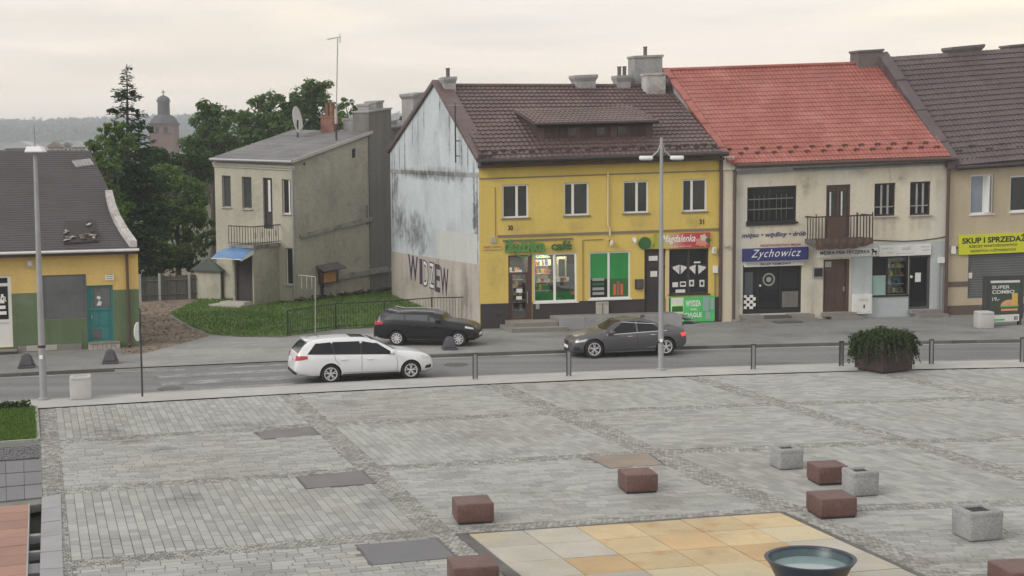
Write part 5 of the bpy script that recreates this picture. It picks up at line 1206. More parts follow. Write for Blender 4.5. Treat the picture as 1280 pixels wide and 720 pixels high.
dm = MB(); dm.box(u0, u1, .09, .14, h0, h1); dm.box(u0, u0 + .1, .05, .089, h0, h1); dm.box(u1 - .12, u1, .05, .089, h0, h1); dm.box(u0 + .1, u1 - .12, .05, .089, h0, h0 + .1)
dd = dm.build('door', 'bollard_dark', bh, B); MB().box(u0 + .12, u1 - .14, .08, .088, h0 + .12, h1 - .1).build('pane', 'pane_dark', dd, B)
q = B.r(1145, 341, 1152, 352.5); MB().box(q[0], q[1], .065, .075, q[2], q[3]).build('notice', 'paper', dd, B)
c = B.at(1139.7, 346); MB().lathe([(.06, 0), (.06, .05)], 10, (c[0], .02, c[1]), 'Y').build('handle', 'white_frame', dd, B)
std = thing('door_steps', 'dark grey steps at the right hand shop door of the cream house', 'steps', B.w((u0, -.5, 0)), B.ang)
MB().box(u0 + .1, u1 + .45, -.8, -.03, 0, .14).build('step', 'step_stone', std, B); MB().box(u0 - .05, u1 + .3, -.42, -.03, .142, .29).build('step', 'step_stone', std, B)
wallbox(B, (1172, 321.5, 1178.5, 328.5), .16, 'junction_box', 'white meter box with two pipes beside the right hand shop', 'white_paint', 'box', extra=lambda t, q: [MB().tube([(a, -.05, q[2]), (a, -.05, .05)], .03, 6).build('conduit', 'grey_frame', t, B) for a in (q[0] + .05, q[1] - .05)])
pts = [B.at(x, y) for x, y in ((1090, 300), (1110, 301), (1130, 301.5), (1150, 300.5), (1170, 298), (1183, 295.5))]
MB().tube([(a, -.03, b) for a, b in pts], .02, 5).build('cable', 'trim_black', bh, B)
for r_, lb_ in [((1005.5, 297, 1013, 303.5), 'small round wall lamp at the left end of the balcony'), ((904, 305, 910, 309.5), 'small camera on the pilaster beside the brown downpipe')]:
    q = B.r(*r_); t = thing('wall_lamp' if 'lamp' in lb_ else 'security_camera', lb_, 'wall lamp' if 'lamp' in lb_ else 'camera', B.w(((q[0] + q[1]) / 2, -.15, q[2])), B.ang)
    MB().box((q[0] + q[1]) / 2 - .03, (q[0] + q[1]) / 2 + .03, -.12, -.003, q[2] + .06, q[3] - .04).build('bracket', 'grey_frame', t, B)
    MB().lathe([(.03, -.28), (.09, -.24), (.09, -.10), (.05, -.08)], 12, ((q[0] + q[1]) / 2, 0, (q[2] + q[3]) / 2), 'Y').build('head', 'sill_pale', t, B, smooth=40)

# ================================================================== TAN HOUSE AT THE RIGHT EDGE
T = Front((1184, 394), (1285, 391), (1187, 207), (1280, 201), SK)
th_ = house(T, 'end_house', 'tan two storey house with a dark brown roof cut by the right edge')
tw = T.at(1440, 300)[0]
tw1 = T.r(1213, 218, 1242, 267.5); tw2 = T.r(1262.5, 219, 1292, 264.5); tg = T.r(1210, 316, 1286, 372)
tw3 = T.r(1330, 216, 1360, 262)
walled(MB(), 0.0, tw, 0, T.E + .25, [tw1, tw2, tw3, tg], 0, .15).build('wall', 'tan', th_, T)
h_ = T.at(1195, 382)[1]; MB().box(.02, tw, -.03, -.001, 0, h_).build('plinth', 'plinth_brown', th_, T)
q = T.r(1183.5, 352, 1210, 358.5); MB().box(.02, q[1], -.02, -.001, q[2], q[3]).build('band', 'plinth_brown', th_, T)
o = window(T, th_, tw1, (.62,), fw=.07, pm='pane_sky', sill='white_frame'); 
# open casement of the first window
u0, u1, h0, h1 = tw1; um = u0 + (u1 - u0) * .62
mb = MB(); mb.box(um + .02, um + .07, -.25, .06, h0 + .06, h1 - .06); mb.build('open_casement', 'white_frame', o, T)
window(T, th_, tw2, (), fw=.08, sill='white_frame'); window(T, th_, tw3, (.5,), fw=.08, sill='white_frame')
u0, u1, h0, h1 = tg; g = MB(); g.box(u0, u1, .10, .14, h0, h1); sh = g.build('garage_door', 'grey_frame', th_, T)
nS = 18
for k in range(nS): MB().box(u0 + .02, u1 - .02, .075, .099, h0 + (h1 - h0) * k / nS + .008, h0 + (h1 - h0) * (k + 1) / nS - .008).build('shutter_slat', 'boarding', sh, T)
q = T.r(1211.5, 341, 1216, 348); MB().box(q[0], q[1], .05, .074, q[2], q[3]).build('lock_plate', 'paper', sh, T)
rdT = 7.2; eL3 = T.at(1197, 207.5, -.35); eR3 = T.at(1280, 200, -.35); rL3 = T.at(1106, 71.5, rdT); rR3 = T.at(1280, 59.5, rdT)
sl_e = (eR3[1] - eL3[1]) / (eR3[0] - eL3[0]); sl_r = (rR3[1] - rL3[1]) / (rR3[0] - rL3[0])
eRu = tw; rRu = tw
troof = tiled(T, (eL3[0], -.35, eL3[1]), (eRu, -.35, eL3[1] + sl_e * (eRu - eL3[0])), (rRu, rdT, rL3[1] + sl_r * (rRu - rL3[0])), (rL3[0], rdT, rL3[1]), 46, 21, 'roof', 'roof_plum', th_, amp=.022, step=.05)
MB().quad((rRu, rdT, rL3[1] + sl_r * (rRu - rL3[0])), (rRu, 15, 7), (rL3[0], 15, 7), (rL3[0], rdT, rL3[1])).build('rear_roof', 'roof_slate', th_, T)
MB().add([(.02, 0, 0), (.02, 14, 0), (.02, 14, 7), (rL3[0] + .1, rdT, rL3[1] - .05), (.05, 0, T.E)], [[0, 1, 2, 3, 4]]).build('party_wall', 'chimney_dark', th_, T)
a_ = Vector((eL3[0] - .05, -.35, eL3[1] + .1)); b_ = Vector((rL3[0], rdT, rL3[1] + .05))
for k in range(7):
    a = a_.lerp(b_, k / 7 + .006); b = a_.lerp(b_, (k + 1) / 7)
    MB().prism([a + Vector((-.42, 0, -.25)), a + Vector((.14, 0, -.25)), b + Vector((.14, 0, -.25)), b + Vector((-.42, 0, -.25))], (0, 0, .47 + .04 * (k % 2))).build('verge_flashing', 'roof_plum', troof, T)
for k in range(14):
    p = Vector((eL3[0] + .5 + .75 * k, -.35, eL3[1])); c = p + (b_ - a_).normalized() * (1.3 if k % 2 else 1.0); MB().box(c.x - .16, c.x + .16, c.y - .04, c.y + .04, c.z + .0, c.z + .13).build('snow_guard', 'dark_metal', troof, T)
gutter(T, (eL3[0] - .1, -.43, eL3[1] - .1), (tw, -.43, eL3[1] - .1), .10, 'gutter', 'dark_metal', th_)
chimney(T, troof, 1189, 57, 1230, 82, rdT - .3, .8, 'chimney_dark', True)
chimney(T, troof, 1262, 55, 1290, 75, rdT + .6, .8, 'chimney_dark', False)
q = T.r(1198, 292, 1292, 316.5); t = thing('shop_sign', 'bright yellow sign with bold black words over the grey shutter', 'shop sign', T.w((q[0], -.1, q[2])), T.ang)
MB().box(q[0], q[1], -.10, -.003, q[2], q[3]).build('board', 'lime', t, T); hh = q[3] - q[2]; u9 = T.at(1279, 300)[0]
ftext('SKUP I SPRZEDAŻ', T, q[0] + .12, u9 + .05, q[2] + hh * .56, q[2] + hh * .95, -.106, 'lettering', 'ink', t, bold=.035)
ftext('RZECZY WARTOŚCIOWYCH', T, q[0] + .48, u9 - .38, q[2] + hh * .34, q[2] + hh * .51, -.106, 'small_lettering', 'ink', t, bold=.02)
ftext('NOWYCH I UŻYWANYCH', T, q[0] + .55, u9 - .45, q[2] + hh * .10, q[2] + hh * .27, -.106, 'small_lettering', 'ink', t, bold=.02)
wallbox(T, (1187.5, 308, 1193, 317), .12, 'alarm_box', 'white alarm box with a dark knob left of the yellow sign', 'white_frame', 'alarm box', extra=lambda t, q: MB().lathe([(.05, 0), (.05, .1)], 8, (q[1] + .07, -.1, q[3] - .06), 'Y').build('knob', 'trim_black', t, T))

# ================================================================== YELLOW AND GREEN HOUSE AT THE LEFT
L = Front((0, 441.5), (175, 433), (0, 321), (172.5, 316))
lh = house(L, 'low_house', 'single storey yellow and green house with a grey slate roof at the left edge')
lu0 = L.at(-170, 400)[0]; lw_ = L.at(174, 380)[0]
bdw = L.r(53, 343.5, 108, 399); sgw = L.r(108, 356.5, 142, 427); sgw = (bdw[1], sgw[1], .26, sgw[3]); wd = L.r(-22, 345, 15, 431); wd = (wd[0], wd[1], .22, wd[3])
tpw = L.r(108, 343.5, 142, 356.5)
walled(MB(), lu0, lw_, 0, L.E, [bdw, sgw, wd], 0, .16).build('wall', 'yellow_left', lh, L)
gz = L.at(30, 366.5)[1]
mb = MB(); walled(mb, lu0, lw_, 0, gz, [bdw, sgw, wd], -.015, .02); mb.quad((lu0, -.015, gz), (lw_, -.015, gz), (lw_, 0, gz), (lu0, 0, gz)); mb.build('lower_render', 'green_wall', lh, L)
for a, b in ((22, 102), (-60, -20)): q = L.r(a, 428, b, 437); MB().box(q[0], q[1], -.05, -.016, 0, .24).build('foundation', 'step_stone', lh, L)
for a, b in ((33, 50), (56, 71)): q = L.r(a, 429, b, 437); MB().box(q[0], q[1], -.06, -.051, .03, .24).build('bare_patch', 'sill_pale', lh, L)
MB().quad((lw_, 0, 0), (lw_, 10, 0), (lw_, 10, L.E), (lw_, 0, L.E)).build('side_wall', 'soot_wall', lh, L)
rdL = 5.2; eLl = L.at(0, 316, -.3); eRl = L.at(172, 311.5, -.3); rRl = L.at(112, 188, rdL); rLl = L.at(0, 186, rdL)
ez = eLl[1] + (eRl[1] - eLl[1]) * (lu0 - eLl[0]) / (eRl[0] - eLl[0])
lroof = tiled(L, (lu0, -.3, eLl[1]), (eRl[0], -.3, eRl[1]), (rRl[0], rdL, rRl[1]), (lu0, rdL, rLl[1]), 60, 46, 'roof', 'roof_slate', lh, amp=.003, step=.016, spw=4)
MB().quad((rRl[0], rdL, rRl[1]), (lw_, 10.5, L.E), (lu0, 10.5, L.E), (lu0, rdL, rLl[1])).build('rear_roof', 'roof_slate', lh, L)
MB().add([(eRl[0], -.3, eRl[1]), (lw_, 10.5, L.E), (rRl[0], rdL, rRl[1])], [[0, 1, 2]]).build('hip_roof', 'roof_slate', lh, L)
MB().box(lu0, eRl[0], -.34, -.005, L.E - .02, L.E + .10).build('eaves_board', 'dark_wood', lh, L)
gutter(L, (lu0, -.37, eLl[1] - .02), (eRl[0] + .05, -.37, eRl[1] - .02), .055, 'gutter', 'white_paint', lh)
# pale parapet on the lower half of the right verge
ev_ = Vector((eRl[0], -.3, eRl[1])); rv_ = Vector((rRl[0], rdL, rRl[1]))
for k in range(4):
    a = ev_.lerp(rv_, .02 + k * .125); b = ev_.lerp(rv_, .02 + (k + 1) * .125 - .004); bow = lambda s_: -.16 * math.sin(math.pi * s_)
    o1, o2 = bow(k / 4), bow((k + 1) / 4)
    MB().prism([a + Vector((-.26 + o1, 0, 0)), a + Vector((.02 + o1, 0, 0)), b + Vector((.02 + o2, 0, 0)), b + Vector((-.26 + o2, 0, 0))], (0, 0, .26)).build('parapet_block', 'chimney_white', lroof, L)
# damaged roof hatch
def onL(px, py):
    lo, hi = -.3, rdL
    for _ in range(40):
        m_ = (lo + hi) / 2; u, h = L.at(px, py, m_); zr_ = eRl[1] + (rRl[1] - eRl[1]) * (m_ + .3) / (rdL + .3)
        if h > zr_: lo = m_
        else: hi = m_
    u, h = L.at(px, py, lo); return Vector((u, lo, h))
hq = [onL(*p) for p in ((80, 307), (124, 304), (116, 277), (81, 280))]
MB().prism([p + Vector((0, 0, .05)) for p in hq], (0, 0, .06)).build('roof_hatch', 'dark_metal', lroof, L)  # the dark inside of the hatch is put into the slab's colour
for k in range(34):
    s_, t_ = rng.random(), rng.random()
    if k % 3: t_ *= .28
    else: s_ = rng.choice((rng.uniform(0, .12), rng.uniform(.75, 1)))
    p = hq[0].lerp(hq[1], s_).lerp(hq[3].lerp(hq[2], s_), t_); a = rng.uniform(0, 3.1); w_ = rng.uniform(.04, .13)
    MB().prism([p + Vector((w_ * math.cos(a + i * 1.571), w_ * .6 * math.sin(a + i * 1.571), .13 + .03 * rng.random())) for i in range(4)], (0, 0, .04)).build('broken_tile', rng.choice(['brick', 'chimney_white', 'roof_brown', 'chimney_grey', 'roof_brown']), lroof, L)
for k in range(5):
    p = onL(92 + k * 4.6, 203 - .6 * k); q = onL(97 + k * 4.6, 210 - .6 * k); MB().prism([p + Vector((-.07, 0, .03)), p + Vector((.07, 0, .03)), q + Vector((.07, 0, .03)), q + Vector((-.07, 0, .03))][::-1], (0, 0, .05)).build('snow_bar', 'chimney_grey', lroof, L)
# boarded window, turquoise door, white door
u0, u1, h0, h1 = bdw; mb = MB(); mb.box(u0, u1, .05, .10, h0, h1)
bo = mb.build('boarded_window', 'boarding', lh, L); MB().box(u0, u1, .02, .13, h0 - .06, h0).build('window_sill', 'green_wall', bo, L)
MB().box(u1 - .05, u1, -.02, .05, h0 - .02, h1).build('frame', 'boarding', bo, L); MB().box(u0 + .2, u1 - .2, -.028, -.0155, h0 - 1.0, h0 - .15).build('apron_panel', 'green_wall', bo, L)
u0, u1, h0, h1 = sgw; dm = MB(); dm.box(u0, u1, .09, .14, h0, h1); dm.box(u0, u0 + .08, .04, .089, h0, h1); dm.box(u1 - .08, u1, .04, .089, h0, h1); dm.box(u0 + .08, u1 - .08, .04, .089, h1 - .07, h1)
hs_ = h0 + (h1 - h0) * .56
for a, b, c, d in ((.14, .36, .08, .42), (.42, .68, .08, .42), (.14, .36, .5, .92), (.42, .68, .5, .92)): dm.box(u0 + a * 1.2, u0 + min(b * 1.2, u1 - u0 - .1), .07, .089, h0 + c * (hs_ - h0), h0 + d * (hs_ - h0))
dm.box(u0 + .08, u1 - .08, .05, .089, hs_, hs_ + .09); dm.box(u0 + (u1 - u0) * .18, u0 + (u1 - u0) * .24, .05, .089, hs_ + .09, h1 - .07)
dt_ = dm.build('door', 'teal', lh, L); MB().box(u0 + (u1 - u0) * .26, u1 - .1, .075, .088, hs_ + .1, h1 - .09).build('pane', 'boarding', dt_, L)
c = L.at(124, 376); MB().prism([(c[0] + a, .068, c[1] + b) for a, b in ((-.1, -.18), (.06, -.2), (.1, -.05), (-.02, .0), (.08, .12), (-.02, .2), (-.1, .12), (0, .03))], (0, .006, 0)).build('torn_sticker', 'paper', dt_, L)
MB().box(u0 + .16, u0 + .2, .02, .06, h0 + .9, h0 + 1.05).build('handle', 'steel', dt_, L); MB().box(u0 + .2, u0 + .52, .062, .0695, h0 + .12, h0 + .5).build('bare_panel', 'iron', dt_, L)
MB().box(tpw[0], tpw[1], -.02, -.002, tpw[2], tpw[3]).build('overdoor_panel', 'yellow_left', lh, L)
q = L.r(131.5, 343.5, 142, 350); t = thing('vent_box', 'small white vent above the turquoise door', 'vent', L.w((q[0], -.05, q[2])), L.ang); MB().box(q[0], q[1], -.07, -.021, q[2], q[3]).build('case', 'white_frame', t, L)
for k in range(3): MB().box(q[0] + .04, q[1] - .04, -.078, -.0705, q[2] + .05 + .08 * k, q[2] + .08 + .08 * k).build('louvre', 'chimney_grey', t, L)
u0, u1, h0, h1 = wd; dm = MB(); dm.box(u0, u1, .09, .13, h0, h1); dm.box(u1 - .1, u1, .04, .089, h0, h1); dm.box(u0, u1 - .1, .04, .089, h1 - .08, h1); dm.box(u0, u1 - .1, .05, .089, h0 + .95, h0 + 1.05)
hT = L.at(5, 356)[1]; dm.box(u0, u1 - .1, .04, .089, hT - .05, hT + .05)
dw_ = dm.build('door', 'white_frame', lh, L); MB().box(u0 + .05, u1 - .13, .075, .088, h0 + 1.07, hT - .07).build('pane', 'pane_dark', dw_, L); MB().box(u0 + .05, u1 - .13, .075, .088, hT + .06, h1 - .09).build('pane', 'pane_dark', dw_, L)
ftext('BAR', L, u1 - .55, u1 - .18, h0 + 1.75, h0 + 1.95, .07, 'lettering', 'white_text', dw_, bold=.02); ftext('24h', L, u1 - .55, u1 - .18, h0 + 1.4, h0 + 1.6, .07, 'lettering', 'white_text', dw_, bold=.02) if False else None
for k in range(4): MB().box(u1 - .5 + .04 * k, u1 - .2 - .03 * k, .066, .073, h0 + 1.25 + .22 * k, h0 + 1.38 + .22 * k).build('door_print', 'white_text', dw_, L)
wallbox(L, (33, 324.5, 41, 333.5), .14, 'alarm_box', 'pale alarm box under the eaves of the yellow and green house', 'sill_pale', 'alarm box', extra=lambda t, q: lid(L, q, .14, 'cream', t, .06))
dp = L.at(160, 380)[0]; MB().tube([(dp, -.08, L.E), (dp, -.08, .15), (dp, -.2, .05)], .055, 8).build('downpipe', 'brown_pipe', lh, L)
sp = thing('door_steps', 'worn brick step at the turquoise door', 'steps', L.w((sgw[0], -.3, 0)), L.ang)
q = L.r(110, 426, 149, 437)
MB().box(q[0], q[1], -.45, -.03, .22, .27).build('tread', 'step_stone', sp, L)
for r_ in range(3):
    for k in range(7): MB().box(q[0] + (q[1] - q[0]) * k / 7 + .006, q[0] + (q[1] - q[0]) * (k + 1) / 7 - .006, -.43, -.05, .005 + .07 * r_, .068 + .07 * r_).build('brick', 'sill_pale' if rng.random() < .5 else 'gable_low', sp, L)
sp = thing('door_steps', 'dark step at the white door at the left edge of the photo', 'steps', L.w((0, -.3, 0)), L.ang)
q = L.r(-25, 430, 21, 440); MB().box(q[0], q[1], -.55, -.06, .10, .15).build('tread', 'step_stone', sp, L); MB().box(q[0] + .1, q[1] - .1, -.5, -.1, 0, .098).build('riser', 'step_dark', sp, L)

# ================================================================== GREY VILLA BEHIND THE LAWN
V = Front((272, 373.7), (370, 377.5), (267, 201), (363.5, 206))
S_ = Front((370, 377.5), (490, 362), (363.5, 205), (461, 167))
vh = house(V, 'grey_villa', 'weathered grey two storey house with a flat pitched roof behind the lawn')
vw = V.W
vq = [V.r(277.5, 219.5, 288.5, 259), V.r(302.5, 221, 314.5, 261), V.r(352.5, 224, 363.5, 267.5)]; vd = V.r(329, 222.5, 340.5, 286); vlow = V.r(357, 310, 368.5, 356)
walled(MB(), 0, vw, 0, V.E + .05, vq + [vd, vlow], 0, .2).build('wall', 'villa', vh, V)
for i, q in enumerate(vq + [vlow]): window(V, vh, q, () if i < 2 else (.7,), fw=.05, y=.12, fm='chimney_grey' if i < 2 else 'white_frame', pm='pane' if i < 2 else 'pane_dark', sill='sill_pale', sd=.15)
u0, u1, h0, h1 = vd; dm = MB(); dm.box(u0, u1, .14, .18, h0, h1); vdo = dm.build('balcony_door', 'plinth', vh, V); MB().box(u0 + (u1 - u0) * .45, u0 + (u1 - u0) * .7, .10, .139, h0 + .9, h1 - .1).build('curtain', 'curtain', vdo, V)
u_t = S_.at(461, 167); Sw = u_t[0] + .1
SE = [S_.at(363.5, 205)[1], S_.at(461, 167)[1]]
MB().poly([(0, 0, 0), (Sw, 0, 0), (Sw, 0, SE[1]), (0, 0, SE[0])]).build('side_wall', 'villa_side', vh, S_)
# mono pitch roof as a solid slab
fl, fr2, br = V.w((-.02, -.3, V.at(266, 198, -.3)[1])), V.w((vw + .15, -.3, V.at(365, 201, -.3)[1])), S_.w((Sw, -.15, SE[1] + .06))
bl_ = fl + (br - fr2)
nrm = (fr2 - fl).cross(br - fr2).normalized()
rows = 9; mbr = MB()
mbr.prism([fl, fr2, br, bl_], nrm * -.16)
vr = mbr.build('roof', 'roof_villa', vh)
for k in range(rows):
    for j in range(2):
        a, b = k / rows + .002, (k + 1) / rows - .002; c, d = j / 2 + .002, (j + 1) / 2 - .002
        P_ = lambda s_, t_: fl.lerp(fr2, t_).lerp(bl_.lerp(br, t_), s_)
        MB().prism([P_(a, c), P_(a, d), P_(b, d), P_(b, c)], nrm * (.025 + .006 * rng.random())).build('roofing_sheet', 'roof_villa', vr)
MB().prism([fl, fr2, fr2 - Vector((0, 0, .14)), fl - Vector((0, 0, .14))], (fl - bl_).normalized() * .03).build('fascia', 'chimney_grey', vr)
MB().prism([fr2 + Vector((.0, 0, .06)), br + Vector((0, 0, .06)), br - Vector((0, 0, .1)), fr2 - Vector((0, 0, .1))], (fr2 - fl).normalized() * .05).build('verge_board', 'sill_pale', vr)
MB().tube([fl + (fl - bl_).normalized() * .08 - Vector((0, 0, .03)), fr2 + (fl - bl_).normalized() * .08 - Vector((0, 0, .03))], .07, 8).build('gutter', 'galv', vr)
for d_, z_ in ((.06, -.30), (.12, -.18)): MB().box(-.05, vw + .08, -d_, -.002, V.E + z_, V.E + z_ + .12).build('cornice', 'sill_pale', vh, V)
MB().tube([(vw - .03, -.10, V.E), (vw - .03, -.08, 3), (vw - .03, -.08, .1)], .06, 8).build('downpipe', 'galv', vh, V)
q = S_.r(374, 280, 465, 289.5); MB().box(q[0], q[1], -.12, -.002, q[2] + .1, q[2] + .28).build('ledge', 'ledge', vh, S_)
q = S_.r(418, 338, 489, 344); MB().box(q[0], S_.at(489, 343)[0], -.2, -.002, q[2], q[2] + .22).build('ledge', 'ledge', vh, S_)
q = S_.r(457.5, 256, 459, 281); MB().tube([(q[0], -.08, q[2]), (q[0], -.08, q[3])], .03, 6).build('pipe_stub', 'iron', vh, S_)
q = S_.r(440, 186, 443.5, 197); MB().box(q[0], q[1], -.03, -.002, q[2], q[3]).build('vent_hole', 'slot', vh, S_)
c = S_.at(380, 205); MB().lathe([(.07, -.02), (.07, .0)], 10, (c[0], -.01, c[1]), 'Y').build('vent_hole', 'slot', vh, S_)
# balcony over the porch, porch with dark opening
bq = V.r(289, 261, 349, 287)
pa, pb = V.at(291, 340)[0], V.at(345, 340)[0]
# porch box found from its corner on the ground
pcu, pcy = V.at(350, 377)[0], -2.4
ptop = 2.95; pw0 = pcu - 1.25
pm_ = MB(); walled(pm_, pw0, pcu, 0, ptop, [(pw0 + .12, pcu - .08, .2, ptop - .25)], pcy, .18)
pm_.quad((pcu, pcy, 0), (pcu, -.002, 0), (pcu, -.002, ptop), (pcu, pcy, ptop)); pm_.quad((pw0, -.002, 0), (pw0, pcy, 0), (pw0, pcy, ptop), (pw0, -.002, ptop)); pm_.quad((pw0, pcy, ptop), (pcu, pcy, ptop), (pcu, -.002, ptop), (pw0, -.002, ptop))
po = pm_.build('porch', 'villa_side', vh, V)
MB().box(pw0 + .12, pcu - .08, pcy + .19, pcy + .24, .2, ptop - .25).build('porch_dark_fill', 'plinth', po, V); MB().box(pw0 - .08, pcu + .1, pcy - .1, -.003, ptop, ptop + .16).build('porch_slab', 'ledge', po, V)  # near-black sheet paints the dark inside of the porch opening
b0_, b1_ = pw0 - .1, pcu + .12; by = pcy - .12; bz_ = ptop + .162
nb_ = 9
bw_ = MB(); bw_.box(b0_, b1_, by, by + .04, bz_ + .92, bz_ + .97); bw_.box(b1_ - .04, b1_, by + .04, -.01, bz_ + .92, bz_ + .97); bw_.box(b0_, b1_, by, by + .03, bz_ + .08, bz_ + .11); bw_.box(b1_ - .04, b1_, by + .04, -.01, bz_ + .08, bz_ + .11)
rl_ = bw_.build('balcony_railing', 'fence_iron', vh, V)
for k in range(nb_ + 1):
    uu = b0_ + (b1_ - b0_) * k / nb_; MB().box(uu - .012, uu + .012, by + .005, by + .03, bz_, bz_ + .92).build('railing_bar', 'fence_iron', rl_, V)
nby = 12
for k in range(1, nby):
    yy = by + (-by) * k / nby; MB().box(b1_ - .03, b1_ - .008, yy - .012, yy + .012, bz_, bz_ + .92).build('railing_bar', 'fence_iron', rl_, V)
    if k % 3 == 1: MB().tube([(b1_ - .02, yy + .08 * math.cos(a), bz_ + .5 + .16 * math.sin(a)) for a in [i * math.pi / 5 for i in range(11)]], .01, 4).build('railing_scroll', 'fence_iron', rl_, V)
# awning
aw = thing('door_awning', 'blue translucent awning over the porch opening of the grey house', 'awning', V.w((pw0, pcy, ptop)), V.ang)
a0, a1 = pw0 - .45, pcu + .05
MB().grid([[(a0, pcy - .02, ptop - .06), ((a0 + a1) / 2, pcy - .02, ptop + .02), (a1, pcy - .02, ptop - .06)], [(a0, pcy - .6, ptop - .2), ((a0 + a1) / 2, pcy - .6, ptop - .12), (a1, pcy - .6, ptop - .2)], [(a0, pcy - 1.15, ptop - .5), ((a0 + a1) / 2, pcy - 1.15, ptop - .42), (a1, pcy - 1.15, ptop - .5)]]).build('sheet', 'blue_awning', aw, V)
MB().prism([(a1 - .03, pcy - .02, ptop - .08), (a1 - .03, pcy - .6, ptop - .22), (a1 - .03, pcy - 1.15, ptop - .52), (a1 - .03, pcy - 1.15, ptop - .58), (a1 - .03, pcy - .02, ptop - .3)], (.03, 0, 0)).build('side_bracket', 'white_paint', aw, V)
MB().tube([(a0, pcy - 1.15, ptop - .5), (a1, pcy - 1.15, ptop - .5)], .025, 6).build('front_bar', 'white_paint', aw, V)
vs_ = thing('villa_steps', 'two concrete steps at the porch of the grey house', 'steps', V.w((pw0, pcy - .5, 0)), V.ang)
MB().box(pw0 - .7, pcu - .1, pcy - 1.1, pcy - .02, 0, .12).build('step', 'sill_pale', vs_, V); MB().box(pw0 - .3, pcu - .15, pcy - .7, pcy - .02, .122, .24).build('step', 'sill_pale', vs_, V)
# shed with hipped roof
sc_ = G(276, 374.5); dd_ = sc_ - V.P0; su, sy = dd_.dot(V.ex), dd_.dot(V.ey)
sh_ = thing('garden_shed', 'small grey shed with a dark hipped roof left of the porch', 'shed', V.w((su, sy, 0)), V.ang)
s0, s1_ = su - 1.55, su; y0_, y1_ = sy, min(sy + 1.5, -.05)
ht = 1.55
m_ = MB(); m_.quad((s0, y0_, 0), (s1_, y0_, 0), (s1_, y0_, ht), (s0, y0_, ht)); m_.quad((s1_, y0_, 0), (s1_, y1_, 0), (s1_, y1_, ht), (s1_, y0_, ht)); m_.quad((s0, y1_, 0), (s0, y0_, 0), (s0, y0_, ht), (s0, y1_, ht)); m_.build('wall', 'villa', sh_, V)
MB().box(s1_ + .002, s1_ + .04, y0_ + .25, y1_ - .1, .02, ht - .08).build('door', 'bollard_dark', sh_, V)
e_ = .18; sr = MB(); ap_ = ((s0 + s1_) / 2, (y0_ + y1_) / 2, ht + .62)
cs4 = [(s0 - e_, y0_ - e_, ht - .02), (s1_ + e_, y0_ - e_, ht - .02), (s1_ + e_, y1_ + .0, ht - .02), (s0 - e_, y1_ + .0, ht - .02)]
for i in range(4): sr.add([cs4[i], cs4[(i + 1) % 4], ap_], [[0, 1, 2]])
sr.box(s0 - e_, s1_ + e_, y0_ - e_, y1_, ht - .09, ht - .022); sr.build('roof', 'roof_green', sh_, V)
# wall shrine / notice cabinet on the side wall
q = S_.r(396, 338, 418, 353.5); t = thing('wooden_cabinet', 'orange wooden notice cabinet with a small dark roof on the grey side wall', 'cabinet', S_.w(((q[0] + q[1]) / 2, -.3, q[2])), S_.ang)
MB().box(q[0] + .1, q[1], -.3, -.003, q[2], q[3]).build('case', 'brown_door', t, S_); MB().box(q[0] + .2, q[1] - .25, -.32, -.301, q[2] + .06, q[3] - .06).build('front', 'orange_wood', t, S_)
MB().prism([(q[0] - .1, -.62, q[3] + .02), (q[1] + .25, -.62, q[3] + .02), (q[1] + .25, -.02, q[3] + .26), (q[0] - .1, -.02, q[3] + .26)], (0, 0, .06)).build('roof', 'iron', t, S_)
MB().box(q[0] + .2, q[0] + .32, -.2, -.06, 0, q[2]).build('post', 'dark_wood', t, S_)
# chimneys on the villa roof, mast, dish
def roofz(p):   # height of the villa roof plane above x,y
    return fl.z - (nrm.x * (p.x - fl.x) + nrm.y * (p.y - fl.y)) / nrm.z
def vroof(px, py):
    d = ray(px, py); o = Vector((0, 0, CAMH)); t = (fl - o).dot(nrm) / d.dot(nrm); return o + d * t
def vchim(px0, px1, pyb, pyt, m, dep, pots, nm='chimney'):
    a, b = vroof(px0, pyb), vroof(px1, pyb); d = (b - a); d.z = 0; sc = d.length / (px1 - px0); d.normalize(); n2 = Vector((-d.y, d.x, 0)); hh = sc * (pyb - pyt)
    mb = MB().prism([a - Vector((0, 0, .4)), b - Vector((0, 0, .4)), b + n2 * dep - Vector((0, 0, .4)), a + n2 * dep - Vector((0, 0, .4))], (0, 0, .4 + hh))
    mb.prism([a - d * .05 - n2 * .05 + Vector((0, 0, hh)), b + d * .05 - n2 * .05 + Vector((0, 0, hh)), b + d * .05 + n2 * (dep + .05) + Vector((0, 0, hh)), a - d * .05 + n2 * (dep + .05) + Vector((0, 0, hh))], (0, 0, .1))
    o = mb.build(nm, m, vr)
    for k in range(pots):
        c = a.lerp(b, (k + 1) / (pots + 1)) + n2 * dep / 2 + Vector((0, 0, hh + .1)); MB().lathe([(.13, 0), (.11, .62), (.14, .62), (.14, .7)], 10, c).build('chimney_pot', 'brick', o)
vchim(401, 417, 166, 149, 'brick', .7, 2); vchim(429, 456, 162.5, 151, 'chimney_grey', .6, 0)
p = vroof(420.5, 176); top = AT(427.5, 48, p.y)
am_ = thing('aerial_mast', 'tall thin television aerial mast on the grey villa roof', 'aerial', p)
MB().tube([p - Vector((0, 0, .2)), p + Vector((0, 0, 1.6))], .055, 8).build('pole', 'steel_dark', am_); MB().tube([p + Vector((.02, 0, 1.4)), Vector((p.x + .16, p.y, top.z))], .03, 6).build('pole', 'galv', am_)
MB().tube([p + Vector((0, -.02, .9)), p + Vector((0, -.02, 1.7))], .08, 8).build('clamp_box', 'sill_pale', am_)
tp_ = Vector((p.x + .16, p.y, top.z)); MB().tube([tp_ + Vector((-.55, 0, -.05)), tp_ + Vector((.15, 0, .08))], .025, 5).build('boom', 'galv', am_)
